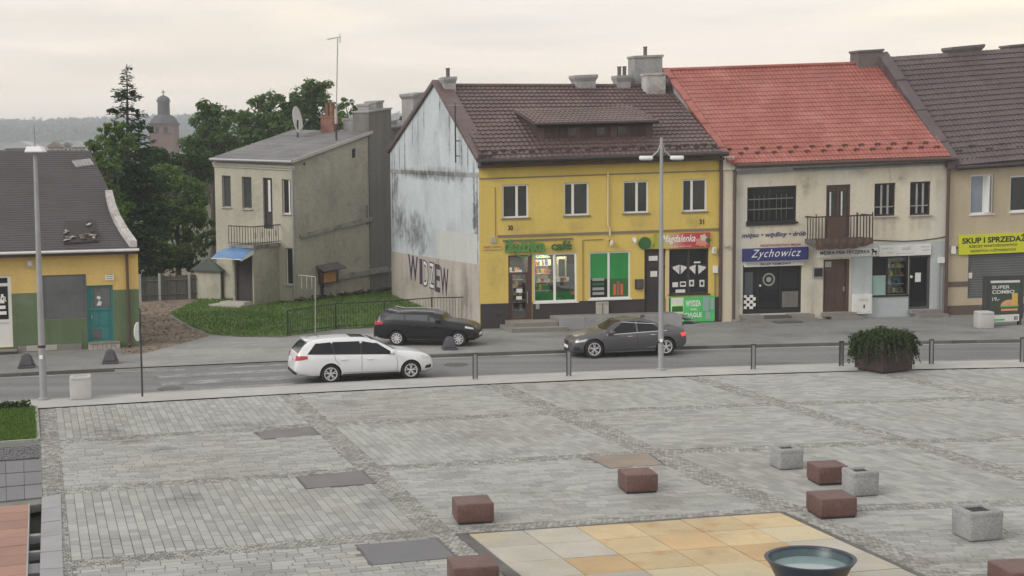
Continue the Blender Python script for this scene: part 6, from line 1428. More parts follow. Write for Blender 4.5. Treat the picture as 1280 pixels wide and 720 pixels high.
for k in range(6):
    c = tp_ + Vector((-.5 + .12 * k, 0, -.04 + .02 * k)); MB().tube([c - Vector((0, .25, .02)), c + Vector((0, .25, .02))], .014, 4).build('element', 'galv', am_)
for dz in (-.2, .2): MB().tube([tp_ + Vector((.12, -.25, dz)), tp_ + Vector((.12, .25, dz)), ], .014, 4).build('reflector_rod', 'galv', am_)
MB().tube([tp_ + Vector((.12, 0, -.22)), tp_ + Vector((.12, 0, .22))], .018, 4).build('reflector_rod', 'galv', am_)
dc = vroof(372, 172); dish_c = AT(371.5, 150, dc.y)
ds = thing('satellite_dish', 'large pale satellite dish seen almost edge on above the grey villa roof', 'satellite dish', Vector((dish_c.x, dish_c.y, roofz(dish_c))))
MB().tube([Vector((dish_c.x, dish_c.y, roofz(dish_c) - .1)), dish_c + Vector((.02, .05, 0))], .05, 8).build('pole', 'steel_dark', ds)
prof = [(.02, -.13), (.25, -.11), (.5, -.05), (.72, .02), (.74, .02), (.74, .04), (.70, .035)]
rot = Matrix.Rotation(R(-110), 3, 'Z') @ Matrix.Rotation(R(90 - 14), 3, 'X')
rot = Matrix.Rotation(R(79), 3, 'Z') @ Matrix.Rotation(R(82), 3, 'X')
MB().lathe(prof, 28, cap=False).build('reflector', 'white_paint', ds, xf=lambda v: dish_c + rot @ v, smooth=True)
MB().tube([(0, -.7, .0), (0, -.1, .55)], .02, 5).build('arm', 'galv', ds, xf=lambda v: dish_c + rot @ v)
MB().lathe([(.05, .48), (.06, .62)], 8, (0, -.08, 0)).build('feed_horn', 'grey_frame', ds, xf=lambda v: dish_c + rot @ v)

# ================================================================== DARK HOUSE BETWEEN VILLA AND GABLE
D = Front((461, 366), (494, 361), (461, 160), (494, 155))
dh = house(D, 'back_house', 'dark soot stained firewall house with chimneys between the villa and the pale gable')
hA = D.at(470, 160)[1]; hB = D.at(478, 138)[1]; ue = D.at(489, 150)[0]
MB().box(D.at(461.5, 200)[0], ue, 0, 1.0, 0, hB).build('firewall', 'soot_wall', dh, D)
MB().box(ue, D.at(497, 200)[0] + 3.5, .4, 2.4, 0, D.at(494, 161)[1]).build('wall', 'soot_wall', dh, D)
MB().box(D.at(460, 140)[0], ue + .05, -.06, 1.05, hB, hB + .08).build('coping', 'chimney_grey', dh, D)
for r_ in ((460.5, 129.5, 464, 142), (470, 126, 479, 142)): chimney(D, dh, *r_, .3, .7, 'chimney_grey', False, 0)
chimney(D, dh, 515, 116, 534, 150, 1.5, .8, 'chimney_grey', True)
chimney(D, dh, 489, 150, 496, 164, .8, .7, 'chimney_grey', False)
MB().prism([(ue, .2, D.at(494, 161)[1]), (ue + 3.6, .2, D.at(494, 161)[1]), (ue + 3.6, 2.5, D.at(494, 156)[1]), (ue, 2.5, D.at(494, 156)[1])], (0, 0, .1)).build('roof', 'roof_villa', dh, D)
# ================================================================== CARS
def interp(tab, x):
    if x <= tab[0][0]: return tab[0][1]
    for (a, b), (c, d) in zip(tab, tab[1:]):
        if x <= c:
            t = (x - a) / (c - a); return b + (d - b) * t
    return tab[-1][1]
def smooth_tab(tab, it=2, step=.04):
    xs = []; x = tab[0][0]
    while x < tab[-1][0]: xs.append(x); x += step
    xs.append(tab[-1][0]); ys = [interp(tab, x) for x in xs]
    for _ in range(it): ys = [ys[0]] + [(ys[i - 1] + 2 * ys[i] + ys[i + 1]) / 4 for i in range(1, len(ys) - 1)] + [ys[-1]]
    return list(zip(xs, ys))
class Car:
    """body lofted through cross-sections; local x forward, y left, z up, origin on the ground at the wheelbase centre"""
    def __init__(s, top, belt, bot, plan, wr, xf_, xr, roof_w=.74, sill=.9):
        s.top = smooth_tab(top, 2); s.belt = smooth_tab(belt, 4); s.bot = smooth_tab(bot, 3); s.plan = smooth_tab(plan, 2); s.wr = wr; s.xf, s.xr = xf_, xr; s.rw = roof_w
        s.x0, s.x1 = top[0][0], top[-1][0]
    def sec(s, x):
        w = interp(s.plan, x); zt = interp(s.top, x); zb = interp(s.bot, x); zs = min(interp(s.belt, x), zt - .025); t = min(1, max(0, (zt - zs - .03) / .42))
        yr = w * (.955 - (.955 - s.rw) * t); zr = zs + (.86 if t > .3 else .6) * (zt - zs); hgt = zs - zb
        P = [(0, zb), (.80 * w, zb), (.925 * w, zb + .05), (.975 * w, zb + .18 * hgt), (.995 * w, zb + .5 * hgt), (1.0 * w, zb + .74 * hgt), (.985 * w, zs - .05), (.955 * w, zs), (yr + .25 * (.955 * w - yr), zs + .72 * (zr - zs)), (yr, zr), (yr * .93, zt - .28 * (zt - zr)), (yr * .72, zt - .06 * (zt - zr)), (yr * .36, zt - .0), (0, zt)]
        return P
    def Yat(s, x, z):
        P = s.sec(x)[2:11]
        for (y0, z0), (y1, z1) in zip(P, P[1:]):
            if z0 <= z <= z1: return y0 + (y1 - y0) * (z - z0) / max(z1 - z0, 1e-6)
        return P[0][0] if z < P[0][1] else P[-1][0]
    def Zat(s, x, y):
        P = s.sec(x)[7:]; y = abs(y)
        for (y0, z0), (y1, z1) in zip(P, P[1:]):
            if y1 <= y <= y0: return z0 + (z1 - z0) * (y0 - y) / max(y0 - y1, 1e-6)
        return P[0][1]
    def body(s, t, m):
        n = 84; xs = [s.x0 + (s.x1 - s.x0) * (.5 - .5 * math.cos(math.pi * (i / n) ** 1.0)) * 1.0 for i in range(n + 1)]
        xs = [.5 * a + .5 * (s.x0 + (s.x1 - s.x0) * i / n) for i, a in enumerate(xs)]
        rows = []
        for x in xs:
            P = s.sec(x); full = [(-y, z) for y, z in P] + [(y, z) for y, z in P[::-1]][1:-1]
            rows.append([(x, y, z) for y, z in full])
        m_ = len(rows[0]); v = [p for r in rows for p in r]; f = []
        for i in range(n):
            for j in range(m_): f.append([i * m_ + j, i * m_ + (j + 1) % m_, (i + 1) * m_ + (j + 1) % m_, (i + 1) * m_ + j])
        f.append(list(range(m_))[::-1]); f.append([n * m_ + j for j in range(m_)])
        bm = bmesh.new(); bv = [bm.verts.new(p) for p in v]; [bm.faces.new([bv[i] for i in q]) for q in f]; bmesh.ops.recalc_face_normals(bm, faces=bm.faces[:])
        me = bpy.data.meshes.new('body'); bm.to_mesh(me); bm.free(); o = bpy.data.objects.new('body', me); COL.objects.link(o)
        me.materials.append(MATS[m]); me.materials.append(MATS['arch'])
        tmp = []
        for x in (s.xf, s.xr):
            for sg in (-1, 1):
                c = MB().lathe([(s.wr * 1.13, -.17), (s.wr * 1.13, .3)], 28, (x, sg * .86 * max(p[1] for p in s.plan) if False else sg * (max(p[1] for p in s.plan) - .06), s.wr), 'Y').build('cut', 'arch'); tmp.append(c)
                bmx = bmesh.new(); bmx.from_mesh(c.data); bmesh.ops.recalc_face_normals(bmx, faces=bmx.faces[:]); bmx.to_mesh(c.data); bmx.free()
                md = o.modifiers.new('b', 'BOOLEAN'); md.operation = 'DIFFERENCE'; md.object = c; md.solver = 'EXACT'; md.material_mode = 'TRANSFER'
        dg = bpy.context.evaluated_depsgraph_get(); dg.update(); new = bpy.data.meshes.new_from_object(o.evaluated_get(dg)); o.modifiers.clear(); o.data = new
        for c in tmp: bpy.data.objects.remove(c)
        new.shade_smooth(); new.set_sharp_from_angle(angle=R(38)); o.parent = t; MW[o.name] = MW[t.name]; new.name = 'body'; return o
    def patch(s, t, name, m, pts, off=.006, sides=(1, -1), nx=8, nz=4, side_only=True):
        """quad patch given by its corners (x,z): bottom rear, bottom front, top front, top rear; laid on the body side"""
        for sg in sides:
            Pm = []
            for j in range(nz + 1):
                row = []
                for i in range(nx + 1):
                    a, b = i / nx, j / nz
                    x = (pts[0][0] * (1 - a) + pts[1][0] * a) * (1 - b) + (pts[3][0] * (1 - a) + pts[2][0] * a) * b
                    z = (pts[0][1] * (1 - a) + pts[1][1] * a) * (1 - b) + (pts[3][1] * (1 - a) + pts[2][1] * a) * b
                    row.append((x, sg * (s.Yat(x, z) + off), z))
                Pm.append(row)
            s.put(MB().grid(Pm, flip=sg > 0), name, m, t, True)
    def put(s, mb, name, m, t, smooth=False, label=None):
        Mx = MW[t.name] if t.name in MW else None
        return mb.build(name, m, t, xf=lambda v: Mx @ v, smooth=smooth, label=label)
    def across(s, t, name, m, xa, xb, ka, kb, off=.006, n=12, curve=0.0):
        """patch over the top between x=xa and x=xb spanning +-k of the width there"""
        Pm = []
        for i in range(9):
            x = xa + (xb - xa) * i / 8; k = ka + (kb - ka) * i / 8; yr = s.sec(x)[9][0]; row = []
            for j in range(n + 1):
                q = -1 + 2 * j / n; y = yr * k * q; xx = x - curve * q * q
                dz = (s.Zat(xx + .02, y) - s.Zat(xx - .02, y)) / .04; nl = 1 / math.sqrt(1 + dz * dz)
                row.append((xx - dz * nl * off, y, s.Zat(xx, y) + nl * off))
            Pm.append(row)
        return s.put(MB().grid(Pm), name, m, t, True)
    def wheel(s, t, x, sg, spokes=5, style='y', rim='rim', dark='rim_dark'):
        hw = .105; W = max(p[1] for p in s.plan); yc = sg * (W - .125); c = (x, yc, s.wr); r = s.wr; f = .70
        w = s.put(MB().lathe([(r * .62, -hw), (r * .9, -hw), (r * .985, -hw * .7), (r, 0), (r * .985, hw * .7), (r * .9, hw), (r * .62, hw)], 32, c, 'Y', cap=False), 'wheel', 'tyre', t, 40)
        o = hw * sg
        s.put(MB().lathe([(r * .05, o * .55), (r * .66, o * .55)], 28, c, 'Y', cap=True), 'rim_back', dark, w)
        s.put(MB().lathe([(r * .60, o * 1.0), (r * .68, o * 1.03), (r * .70, o * .95), (r * .60, o * .7)], 32, c, 'Y', cap=False), 'rim', rim, w, 40)
        s.put(MB().lathe([(.01, o * 1.0), (r * .13, o * .97), (r * .15, o * .7)] if sg > 0 else [(r * .15, o * .7), (r * .13, o * .97), (.01, o * 1.0)], 14, c, 'Y'), 'hub_cap', rim, w)
        sp = MB()
        for k in range(spokes):
            a0 = 2 * math.pi * k / spokes + .3
            arms = [(0, 0)] if style == 'i' else [(-.12, -.2), (.12, .2)]
            for da, db in arms:
                p = []
                wd = .05 if style == 'i' else .032
                for rr, an, ww in ((r * .1, a0 + da * .6, wd), (r * .63, a0 + db, wd * .85)):
                    ca, sa = math.cos(an), math.sin(an); p += [(c[0] + rr * ca - ww * .5 * sa, rr * sa + ww * .5 * ca), (c[0] + rr * ca + ww * .5 * sa, rr * sa - ww * .5 * ca)]
                sp.prism([(p[0][0], c[1] + o * .72, c[2] + p[0][1]), (p[1][0], c[1] + o * .72, c[2] + p[1][1]), (p[3][0], c[1] + o * .78, c[2] + p[3][1]), (p[2][0], c[1] + o * .78, c[2] + p[2][1])], (0, o * .2, 0))
        s.put(sp, 'spokes', rim, w); return w
    def bx(s, t, name, m, x0, x1, y0, y1, z0, z1, r=.01): return s.put(MB().rbox(x0, x1, y0, y1, z0, z1, r, 2), name, m, t, 50)
def mirrors(c, t, x, z, m):
    for sg in (1, -1):
        y = c.Yat(x, z); o = c.bx(t, 'mirror', m, x - .07, x + .11, sg * (y + .05) if sg > 0 else sg * (y + .25), sg * (y + .25) if sg > 0 else sg * (y + .05), z + .01, z + .15, .045)
        c.put(MB().box(x, x + .06, *(sorted((sg * (y - .02), sg * (y + .09)))), z, z + .04), 'mirror_arm', 'trim_black', o)
        c.put(MB().box(x - .078, x - .071, *(sorted((sg * (y + .07), sg * (y + .23)))), z + .035, z + .125), 'mirror_glass', 'car_glass_light', o)
def seam(c, t, pts, w=.012):
    for sg in (1, -1):
        mb = MB()
        for (x0, z0), (x1, z1) in zip(pts, pts[1:]):
            d = Vector((x1 - x0, 0, z1 - z0)); L_ = d.length; nn = Vector((-d.z, 0, d.x)) / L_ * w / 2; n = max(1, int(L_ / .08))
            for k in range(n):
                q = []
                for tt, sn in ((k / n, -1), ((k + 1) / n, -1), ((k + 1) / n, 1), (k / n, 1)):
                    x, z = x0 + (x1 - x0) * tt + nn.x * sn, z0 + (z1 - z0) * tt + nn.z * sn; q.append((x, sg * (c.Yat(x, z) + .0025), z))
                mb.add(q, [[0, 1, 2, 3]])
        c.put(mb, 'door_seam', 'trim_black', t)
def handles(c, t, xs, m):
    for x, z in xs:
        for sg in (1, -1):
            y = c.Yat(x, z); c.bx(t, 'door_handle', m, x - .1, x + .1, *(sorted((sg * (y - .01), sg * (y + .035)))), z - .018, z + .018, .012)
def plate(c, t, x, z, front, txt):
    o = c.put(MB().box(*(sorted((x, x + (.02 if front else -.02)))), -.26, .26, z - .055, z + .055), 'number_plate', 'white_text', t)
def car_wagon(t, m, fo=.84, glass='car_glass', trim='trim_black', L=4.69, W=.905, H=1.50, wb=2.68, wr=.325, rails='chrome', rail=True, spokes=5, style='y', head='headlamp', kind='a'):
    f = wb / 2 + fo; r = -(L - f)
    top = [(r, .62), (r + .05, .86), (r + .10, 1.02), (r + .32, 1.28), (r + .50, 1.42), (r + .95, H - .03), (r + 1.6, H), (r + 2.35, H - .02), (r + 2.75, H - .11), (f - 1.38, 1.06), (f - 1.22, 1.00), (f - .75, .95), (f - .34, .87), (f - .12, .77), (f, .62)]
    belt = [(r, .6), (r + .1, .99), (r + .9, 1.03), (r + 2.6, .945), (f - 1.3, .895), (f - .6, .82), (f - .2, .74), (f, .52)]
    bot = [(r, .42), (r + .15, .30), (r + .5, .24), (f - .6, .22), (f - .25, .22), (f - .05, .26), (f, .34)]
    plan = [(r, W * .80), (r + .06, W * .90), (r + .25, W * .96), (r + .7, W), (f - 1.1, W), (f - .6, W * .97), (f - .3, W * .90), (f - .12, W * .80), (f - .03, W * .68), (f, W * .60)]
    c = Car(top, belt, bot, plan, wr, wb / 2, -wb / 2); c.body(t, m)
    zb = lambda x: interp(c.belt, x) + .02
    zt = lambda x: c.sec(x)[9][1] - .045
    # one long side glass with pillars between
    a = r + .62; b = f - 1.60; pl = f - 2.05
    xs = [(a - .18, a + .12, r + 1.28, r + 1.22), (r + 1.34, r + 1.28, r + 2.20, r + 2.20), (r + 2.28, r + 2.28, f - 1.42, f - 1.98)]
    c.patch(t, 'window_surround', 'trim_black', [(a - .20, zb(a - .2) - .012), (f - 1.40, zb(f - 1.4) - .012), (f - 1.97, zt(f - 1.97) + .022), (a + .10, zt(a + .1) + .012)], off=.010, nx=40, nz=10)
    for k, (b0, t0, b1, t1) in enumerate(xs):
        c.patch(t, 'side_window', glass, [(b0, zb(b0)), (b1, zb(b1)), (t1, zt(t1)), (t0, zt(t0))], off=.015, nx=12, nz=8)
    c.patch(t, 'window_trim', trim, [(a - .2, zb(a) - .028), (f - 1.4, zb(f - 1.4) - .028), (f - 1.4, zb(f - 1.4) - .004), (a - .2, zb(a) - .004)], off=.008, nx=20, nz=1)
    c.across(t, 'windscreen', 'car_glass', f - 1.34, r + 2.62, .98, .93, curve=.05)
    c.across(t, 'rear_window', 'car_glass', r + .13, r + .44, .90, .90)
    if not rail: c.across(t, 'sunroof', 'car_glass', r + 2.45, r + 1.95, .62, .62)
    # lamps
    c.patch(t, 'headlamp', head, [(f - .46, .73), (f - .13, .67), (f - .16, .74), (f - .46, .81)], off=.012)
    c.patch(t, 'tail_lamp', 'lamp_red', [(r + .02, .80), (r + .42, .86), (r + .42, .96), (r + .07, .97)], off=.012)
    c.patch(t, 'fog_lamp_bezel', 'trim_black', [(f - .35, .36), (f - .09, .36), (f - .10, .48), (f - .3, .46)], off=.008)
    c.patch(t, 'sill_trim', 'trim_black', [(-wb / 2 + .42, .235), (wb / 2 - .42, .225), (wb / 2 - .40, .29), (-wb / 2 + .40, .30)], off=.008, nx=14)
    c.bx(t, 'grille', 'trim_black', f - .10, f + .012, -.42, .42, .50, .60, .02); c.bx(t, 'lower_grille', 'trim_black', f - .2, f + .006, -.5, .5, .30, .42, .02)
    c.bx(t, 'bumper_trim', 'trim_black', r - .012, r + .1, -.66, .66, .33, .45, .02)
    plate(c, t, f + .008, .45, True, ''); plate(c, t, r - .002, .80, False, '')
    mirrors(c, t, f - 1.52, zb(f - 1.5) - .01, m)
    seam(c, t, [(r + 2.24, .34), (r + 2.24, zb(r + 2.24))]); seam(c, t, [(f - 1.33, .34), (f - 1.30, .6), (f - 1.36, zb(f - 1.36) - .03)]); seam(c, t, [(r + 1.50, .62), (r + 1.36, .78), (r + 1.30, zb(r + 1.3))])
    seam(c, t, [(-wb / 2 + .42, .34), (wb / 2 - .42, .34)], .008)
    handles(c, t, [(r + 1.62, .80), (r + 2.52, .78)], m)
    if rail:
        for sg in (1, -1):
            pts = [(x, sg * (c.sec(x)[10][0] * .98), c.Zat(x, c.sec(x)[10][0] * .98) + .045) for x in [r + .62 + .2 * k for k in range(10)]]
            pts = [(pts[0][0], pts[0][1], pts[0][2] - .05)] + pts + [(pts[-1][0] + .05, pts[-1][1], pts[-1][2] - .05)]
            c.put(MB().tube(pts, .02, 6), 'roof_rail', rails or 'trim_black', t)
    for x in (wb / 2, -wb / 2):
        for sg in (1, -1): c.wheel(t, x, sg, spokes, style)
    c.bx(t, 'underbody', 'arch', -wb / 2 - .3, wb / 2 + .3, -W * .8, W * .8, .17, .26, .02)
    c.bx(t, 'spoiler', m, r + .40, r + .62, -.56, .56, c.Zat(r + .5, .3) - .01, c.Zat(r + .62, 0) + .015, .012)
    c.put(MB().tube([(r + .95, 0, H - .04), (r + .80, 0, H + .12)], .008, 5), 'aerial', 'trim_black', t)
    return c
def car_sedan(t, m, L=4.50, W=.905, H=1.43, wb=2.80, wr=.35):
    f = wb / 2 + .83; r = -(L - f)
    top = [(r, .70), (r + .04, .90), (r + .10, .99), (r + .30, 1.015), (r + .66, 1.035), (r + 1.10, 1.19), (r + 1.55, H - .075), (r + 2.0, H - .005), (r + 2.35, H - .02), (r + 2.75, H - .11), (f - 1.32, 1.02), (f - 1.15, .965), (f - .7, .90), (f - .3, .79), (f - .10, .68), (f, .58)]
    belt = [(r, .68), (r + .1, .92), (r + .9, .965), (r + 2.6, .895), (f - 1.3, .86), (f - .6, .78), (f - .2, .68), (f, .50)]
    bot = [(r, .40), (r + .15, .28), (r + .5, .22), (f - .6, .19), (f - .2, .18), (f - .05, .20), (f, .26)]
    plan = [(r, W * .74), (r + .05, W * .86), (r + .25, W * .95), (r + .8, W), (f - 1.2, W), (f - .7, W * .97), (f - .35, W * .90), (f - .12, W * .78), (f - .03, W * .64), (f, W * .54)]
    c = Car(top, belt, bot, plan, wr, wb / 2, -wb / 2, roof_w=.70); c.body(t, m)
    zb = lambda x: interp(c.belt, x) + .02
    zt = lambda x: c.sec(x)[9][1] - .015
    for (b0, t0, b1, t1) in [(r + 1.02, r + 1.46, r + 1.96, r + 1.96), (r + 2.04, r + 2.04, f - 1.36, f - 1.98)]:
        c.patch(t, 'side_window', 'car_glass', [(b0, zb(b0)), (b1, zb(b1)), (t1, zt(t1)), (t0, zt(t0))], nx=10, nz=5)
    c.patch(t, 'window_trim', 'chrome', [(r + .84, zb(r + .84) - .026), (f - 1.3, zb(f - 1.3) - .026), (f - 1.3, zb(f - 1.3) - .004), (r + .84, zb(r + .84) - .004)], off=.008, nx=20, nz=1)
    c.patch(t, 'roof_trim', 'chrome', [(r + 1.25, zt(r + 1.25) + .01), (f - 1.95, zt(f - 1.95) + .01), (f - 1.95, zt(f - 1.95) + .03), (r + 1.25, zt(r + 1.25) + .03)], off=.008, nx=14, nz=1)
    c.across(t, 'windscreen', 'car_glass', f - 1.30, r + 2.62, .97, .92, curve=.06); c.across(t, 'rear_window', 'car_glass', r + .72, r + 1.46, .90, .88)
    c.patch(t, 'headlamp', 'headlamp', [(f - .50, .64), (f - .14, .585), (f - .16, .645), (f - .58, .74)], off=.012)
    c.patch(t, 'tail_lamp', 'brake_red', [(r + .02, .77), (r + .24, .71), (r + .32, .85), (r + .04, .89)], off=.014)
    c.patch(t, 'air_intake', 'trim_black', [(f - .36, .30), (f - .10, .27), (f - .09, .44), (f - .28, .42)], off=.008)
    c.patch(t, 'sill_trim', 'car_grey', [(-wb / 2 + .42, .215), (wb / 2 - .42, .20), (wb / 2 - .40, .25), (-wb / 2 + .40, .33)], off=.02, nx=14)
    c.patch(t, 'sill_highlight', 'chrome', [(-wb / 2 + .40, .36), (-wb / 2 + 1.5, .24), (-wb / 2 + 1.5, .262), (-wb / 2 + .40, .40)], off=.010, nx=14, nz=1)
    g = [(-.16, .62), (-.38, .20), (.38, .20), (.16, .62)]
    c.put(MB().prism([(f - .05, a, b) for a, b in g], (.066, 0, 0)), 'grille', 'trim_black', t); plate(c, t, f + .02, .40, True, ''); plate(c, t, r - .002, .62, False, '')
    mirrors(c, t, f - 1.50, zb(f - 1.5) - .01, m)
    seam(c, t, [(r + 2.00, .30), (r + 2.00, zb(r + 2.0))]); seam(c, t, [(f - 1.22, .30), (f - 1.16, .6), (f - 1.26, zb(f - 1.26) - .03)]); seam(c, t, [(r + 1.28, .60), (r + 1.1, .76), (r + 1.0, zb(r + 1.0))])
    handles(c, t, [(r + 1.40, .82), (r + 2.30, .79)], 'chrome')
    for x in (wb / 2, -wb / 2):
        for sg in (1, -1): c.wheel(t, x, sg, 5, 'y')
    c.bx(t, 'underbody', 'arch', -wb / 2 - .3, wb / 2 + .3, -W * .8, W * .8, .15, .24, .02); c.bx(t, 'roof_fin', m, r + 1.45, r + 1.62, -.02, .02, H - .05, H + .05, .012)
    return c
def place_car(name, label, pr, pf, z, near_left):
    """pr, pf: pixels where the near side rear and front tyre touch the ground"""
    a, b = G(*pr, z), G(*pf, z); d = (b - a).normalized(); side = Vector((-d.y, d.x, 0)) * (-1 if near_left else 1)   # towards the far side
    c = (a + b) / 2 + side * .76; t = thing(name, label, 'car', (c.x, c.y, z), math.atan2(d.y, d.x)); return t, (b - a).length
t1, wb1 = place_car('estate_car', 'white estate car driving along the road past the lawn', (413, 479), (513, 473.8), Zr + .004, False)
t2, wb2 = place_car('estate_car', 'black estate car parked on the pavement beside the iron fence', (494.7, 432), (575, 433.2), .004, False)
t3, wb3 = place_car('saloon_car', 'grey saloon car at the kerb with its red tail lamp lit', (831.5, 444.3), (742, 447.6), Zr + .004, True)
print('wheelbases', wb1, wb2, wb3)
car_wagon(t1, 'car_white', wb=wb1 if 2.5 < wb1 < 2.9 else 2.68, L=4.66 * (wb1 / 2.68 if 2.5 < wb1 < 2.9 else 1), H=1.50, rails='car_white', rail=False)
car_wagon(t2, 'car_black', fo=.72, glass='car_glass_light', L=4.15, W=.845, H=1.33, wb=2.47, wr=.30, rails='chrome', spokes=9, style='i')
car_sedan(t3, 'car_grey', wb=wb3 if 2.6 < wb3 < 3.0 else 2.8)

# ================================================================== LAMP POSTS, SIGN POST, ADVERTISING STAND
p = G(54.5, 499.5); t = thing('street_lamp', 'tall grey street lamp with one flat white head before the yellow and green house', 'street lamp', p)
top = AT(40.5, 190, p.y); MB().tube([p, p + Vector((0, 0, .5)), p + Vector((0, 0, 1.6)), Vector((p.x + .0, p.y, top.z))], [.115, .11, .105, .06], 12).build('pole', 'galv', t, smooth=40)
MB().lathe([(.17, 0), (.17, .05), (.12, .08)], 12, p).build('base_flange', 'galv', t); MB().lathe([(.118, 1.62), (.118, 1.70)], 12, p).build('collar', 'dark_metal', t)
MB().box(p.x - .05, p.x + .05, p.y - .125, p.y - .10, 1.28, 1.40).build('number_tag', 'white_text', t)
hz_ = top.z
MB().prism([(p.x - .25, p.y - .22, hz_ - .02), (p.x + .30, p.y - .22, hz_ - .02), (p.x + .30, p.y + .22, hz_ - .02), (p.x - .25, p.y + .22, hz_ - .02)], (0, 0, .03)).build('lamp_glass', 'grey_frame', t)
b_ = [(p.x - .25, p.y - .22, hz_ + .012), (p.x + .30, p.y - .22, hz_ + .012), (p.x + .30, p.y + .22, hz_ + .012), (p.x - .25, p.y + .22, hz_ + .012)]; t_ = [(p.x - .20, p.y - .16, hz_ + .17), (p.x + .20, p.y - .16, hz_ + .17), (p.x + .20, p.y + .16, hz_ + .17), (p.x - .20, p.y + .16, hz_ + .17)]
MB().add(b_ + t_, [[i, (i + 1) % 4, 4 + (i + 1) % 4, 4 + i] for i in range(4)] + [[4, 5, 6, 7], [3, 2, 1, 0]]).build('lamp_head', 'lamp_white', t)
MB().tube([(p.x, p.y, hz_ + .17), (p.x, p.y, hz_ + .85)], [.03, .012], 6).build('finial', 'chimney_grey', t)
p = G(826, 462.5); t = thing('street_lamp', 'tall grey street lamp with two white heads in front of the yellow house', 'street lamp', p)
top = AT(825, 172, p.y); MB().tube([p, p + Vector((0, 0, 1.2)), Vector((p.x, p.y, top.z))], [.10, .095, .055], 12).build('pole', 'galv', t, smooth=40)
MB().lathe([(.16, 0), (.16, .05), (.12, .08)], 12, p).build('base_flange', 'galv', t); MB().lathe([(.11, .95), (.11, 1.02)], 12, p).build('collar', 'dark_metal', t); MB().box(p.x - .05, p.x + .05, p.y - .115, p.y - .09, .98, 1.10).build('number_tag', 'white_text', t)
for sg, nm in ((-1, 0), (1, 0)):
    hz_ = AT(825, 198, p.y).z; ar = MB().tube([(p.x, p.y, hz_ + .55), (p.x + sg * .12, p.y, hz_ + .25), (p.x + sg * .3, p.y, hz_ + .08), (p.x + sg * .42, p.y, hz_ + .04)], .028, 6).build('arm', 'galv', t)
    hd = MB(); x0 = p.x + sg * .30; hd.rbox(*sorted((x0, x0 + sg * .46)), p.y - .13, p.y + .13, hz_ - .05, hz_ + .09, .045, 2); hd.build('lamp_head', 'lamp_white', t, smooth=50)
    MB().box(*sorted((x0 + sg * .06, x0 + sg * .40)), p.y - .10, p.y + .10, hz_ - .065, hz_ - .051).build('lamp_glass', 'grey_frame', t)
p = G(178, 495.5); t = thing('sign_post', 'thin dark post with a road sign seen edge on near the zebra crossing', 'sign post', p)
top = AT(175.5, 385, p.y); MB().tube([p, Vector((p.x, p.y, top.z - .05)), Vector((p.x - .05, p.y, top.z))], .032, 8).build('pole', 'steel_dark', t)
sc = AT(172, 414, p.y); c_, s_ = math.cos(R(72)), math.sin(R(72))
MB().lathe([(.30, -.012), (.30, .012)], 24, (0, 0, 0), 'Y').build('sign_plate', 'white_paint', t, xf=lambda v: Vector((p.x - .06 + v.x * .13 - v.y * .99, p.y - .1 + v.x * .99 + v.y * .13, sc.z - .0 + v.z)))
MB().tube([(p.x, p.y, sc.z), (p.x - .06, p.y - .1, sc.z)], .02, 6).build('clamp', 'galv', t)
q0 = G(1233, 408); A_ = Front((1230.5, 408.5), (1279, 406), (1231, 344), (1279, 343)); 
t = thing('advertising_stand', 'dark upright advertising stand showing a burger poster beside the pale bin', 'advertising stand', A_.w((A_.W / 2, .1, 0)), A_.ang)
a0 = A_.at(1231.5, 376)[0]; a1 = A_.at(1279.5, 376)[0]; ht = A_.at(1255, 344.5)[1]
m = MB(); m.rbox(a0, a1, 0, .22, .28, ht, .02, 2); m.box(a0 + .06, a0 + .18, .04, .18, 0, .28); m.box(a1 - .18, a1 - .06, .04, .18, 0, .28); m.build('frame', 'steel_dark', t, A_)
q = A_.r(1237.5, 350.5, 1274, 402); gl_ = MB().box(q[0], q[1], -.012, -.001, q[2], q[3]).build('poster', 'poster_dark', t, A_)
hq_ = q[3] - q[2]; wq = q[1] - q[0]
MB().box(q[0], q[1], -.02, -.0125, q[3] - .10, q[3]).build('top_strip', 'paper', gl_, A_)
ftext('SUPER', A_, q[0] + .08, q[0] + wq * .66, q[2] + hq_ * .80, q[2] + hq_ * .88, -.02, 'lettering', 'paper', gl_, bold=.02); ftext('COMBO', A_, q[0] + .08, q[0] + wq * .82, q[2] + hq_ * .68, q[2] + hq_ * .77, -.02, 'lettering', 'paper', gl_, bold=.025)
ftext('19,-', A_, q[0] + .10, q[0] + wq * .32, q[2] + hq_ * .50, q[2] + hq_ * .60, -.02, 'lettering', 'paper', gl_, bold=.02)
cx_, cz_ = q[0] + wq * .66, q[2] + hq_ * .34
def dome(cx, cz, rx, rz, y, n=14, lo=0.0): return [(cx + rx * math.cos(lo + (math.pi - 2 * lo) * k / n), y, cz + rz * math.sin(lo + (math.pi - 2 * lo) * k / n)) for k in range(n + 1)]
MB().prism(dome(cx_, cz_ + .09, wq * .30, hq_ * .14, -.016), (0, .003, 0)).build('printed_bun', 'bun', gl_, A_); MB().box(cx_ - wq * .31, cx_ + wq * .31, -.016, -.013, cz_ + .03, cz_ + .085).build('printed_lettuce', 'poster_green', gl_, A_)
MB().box(cx_ - wq * .30, cx_ + wq * .30, -.017, -.013, cz_ - .05, cz_ + .028).build('printed_patty', 'patty', gl_, A_); MB().box(cx_ - wq * .28, cx_ + wq * .28, -.016, -.013, cz_ - .14, cz_ - .052).build('printed_bun', 'bun', gl_, A_)
MB().box(q[0] + wq * .74, q[0] + wq * .94, -.0165, -.013, cz_ + .12, cz_ + .62).build('printed_fries', 'goods1', gl_, A_)
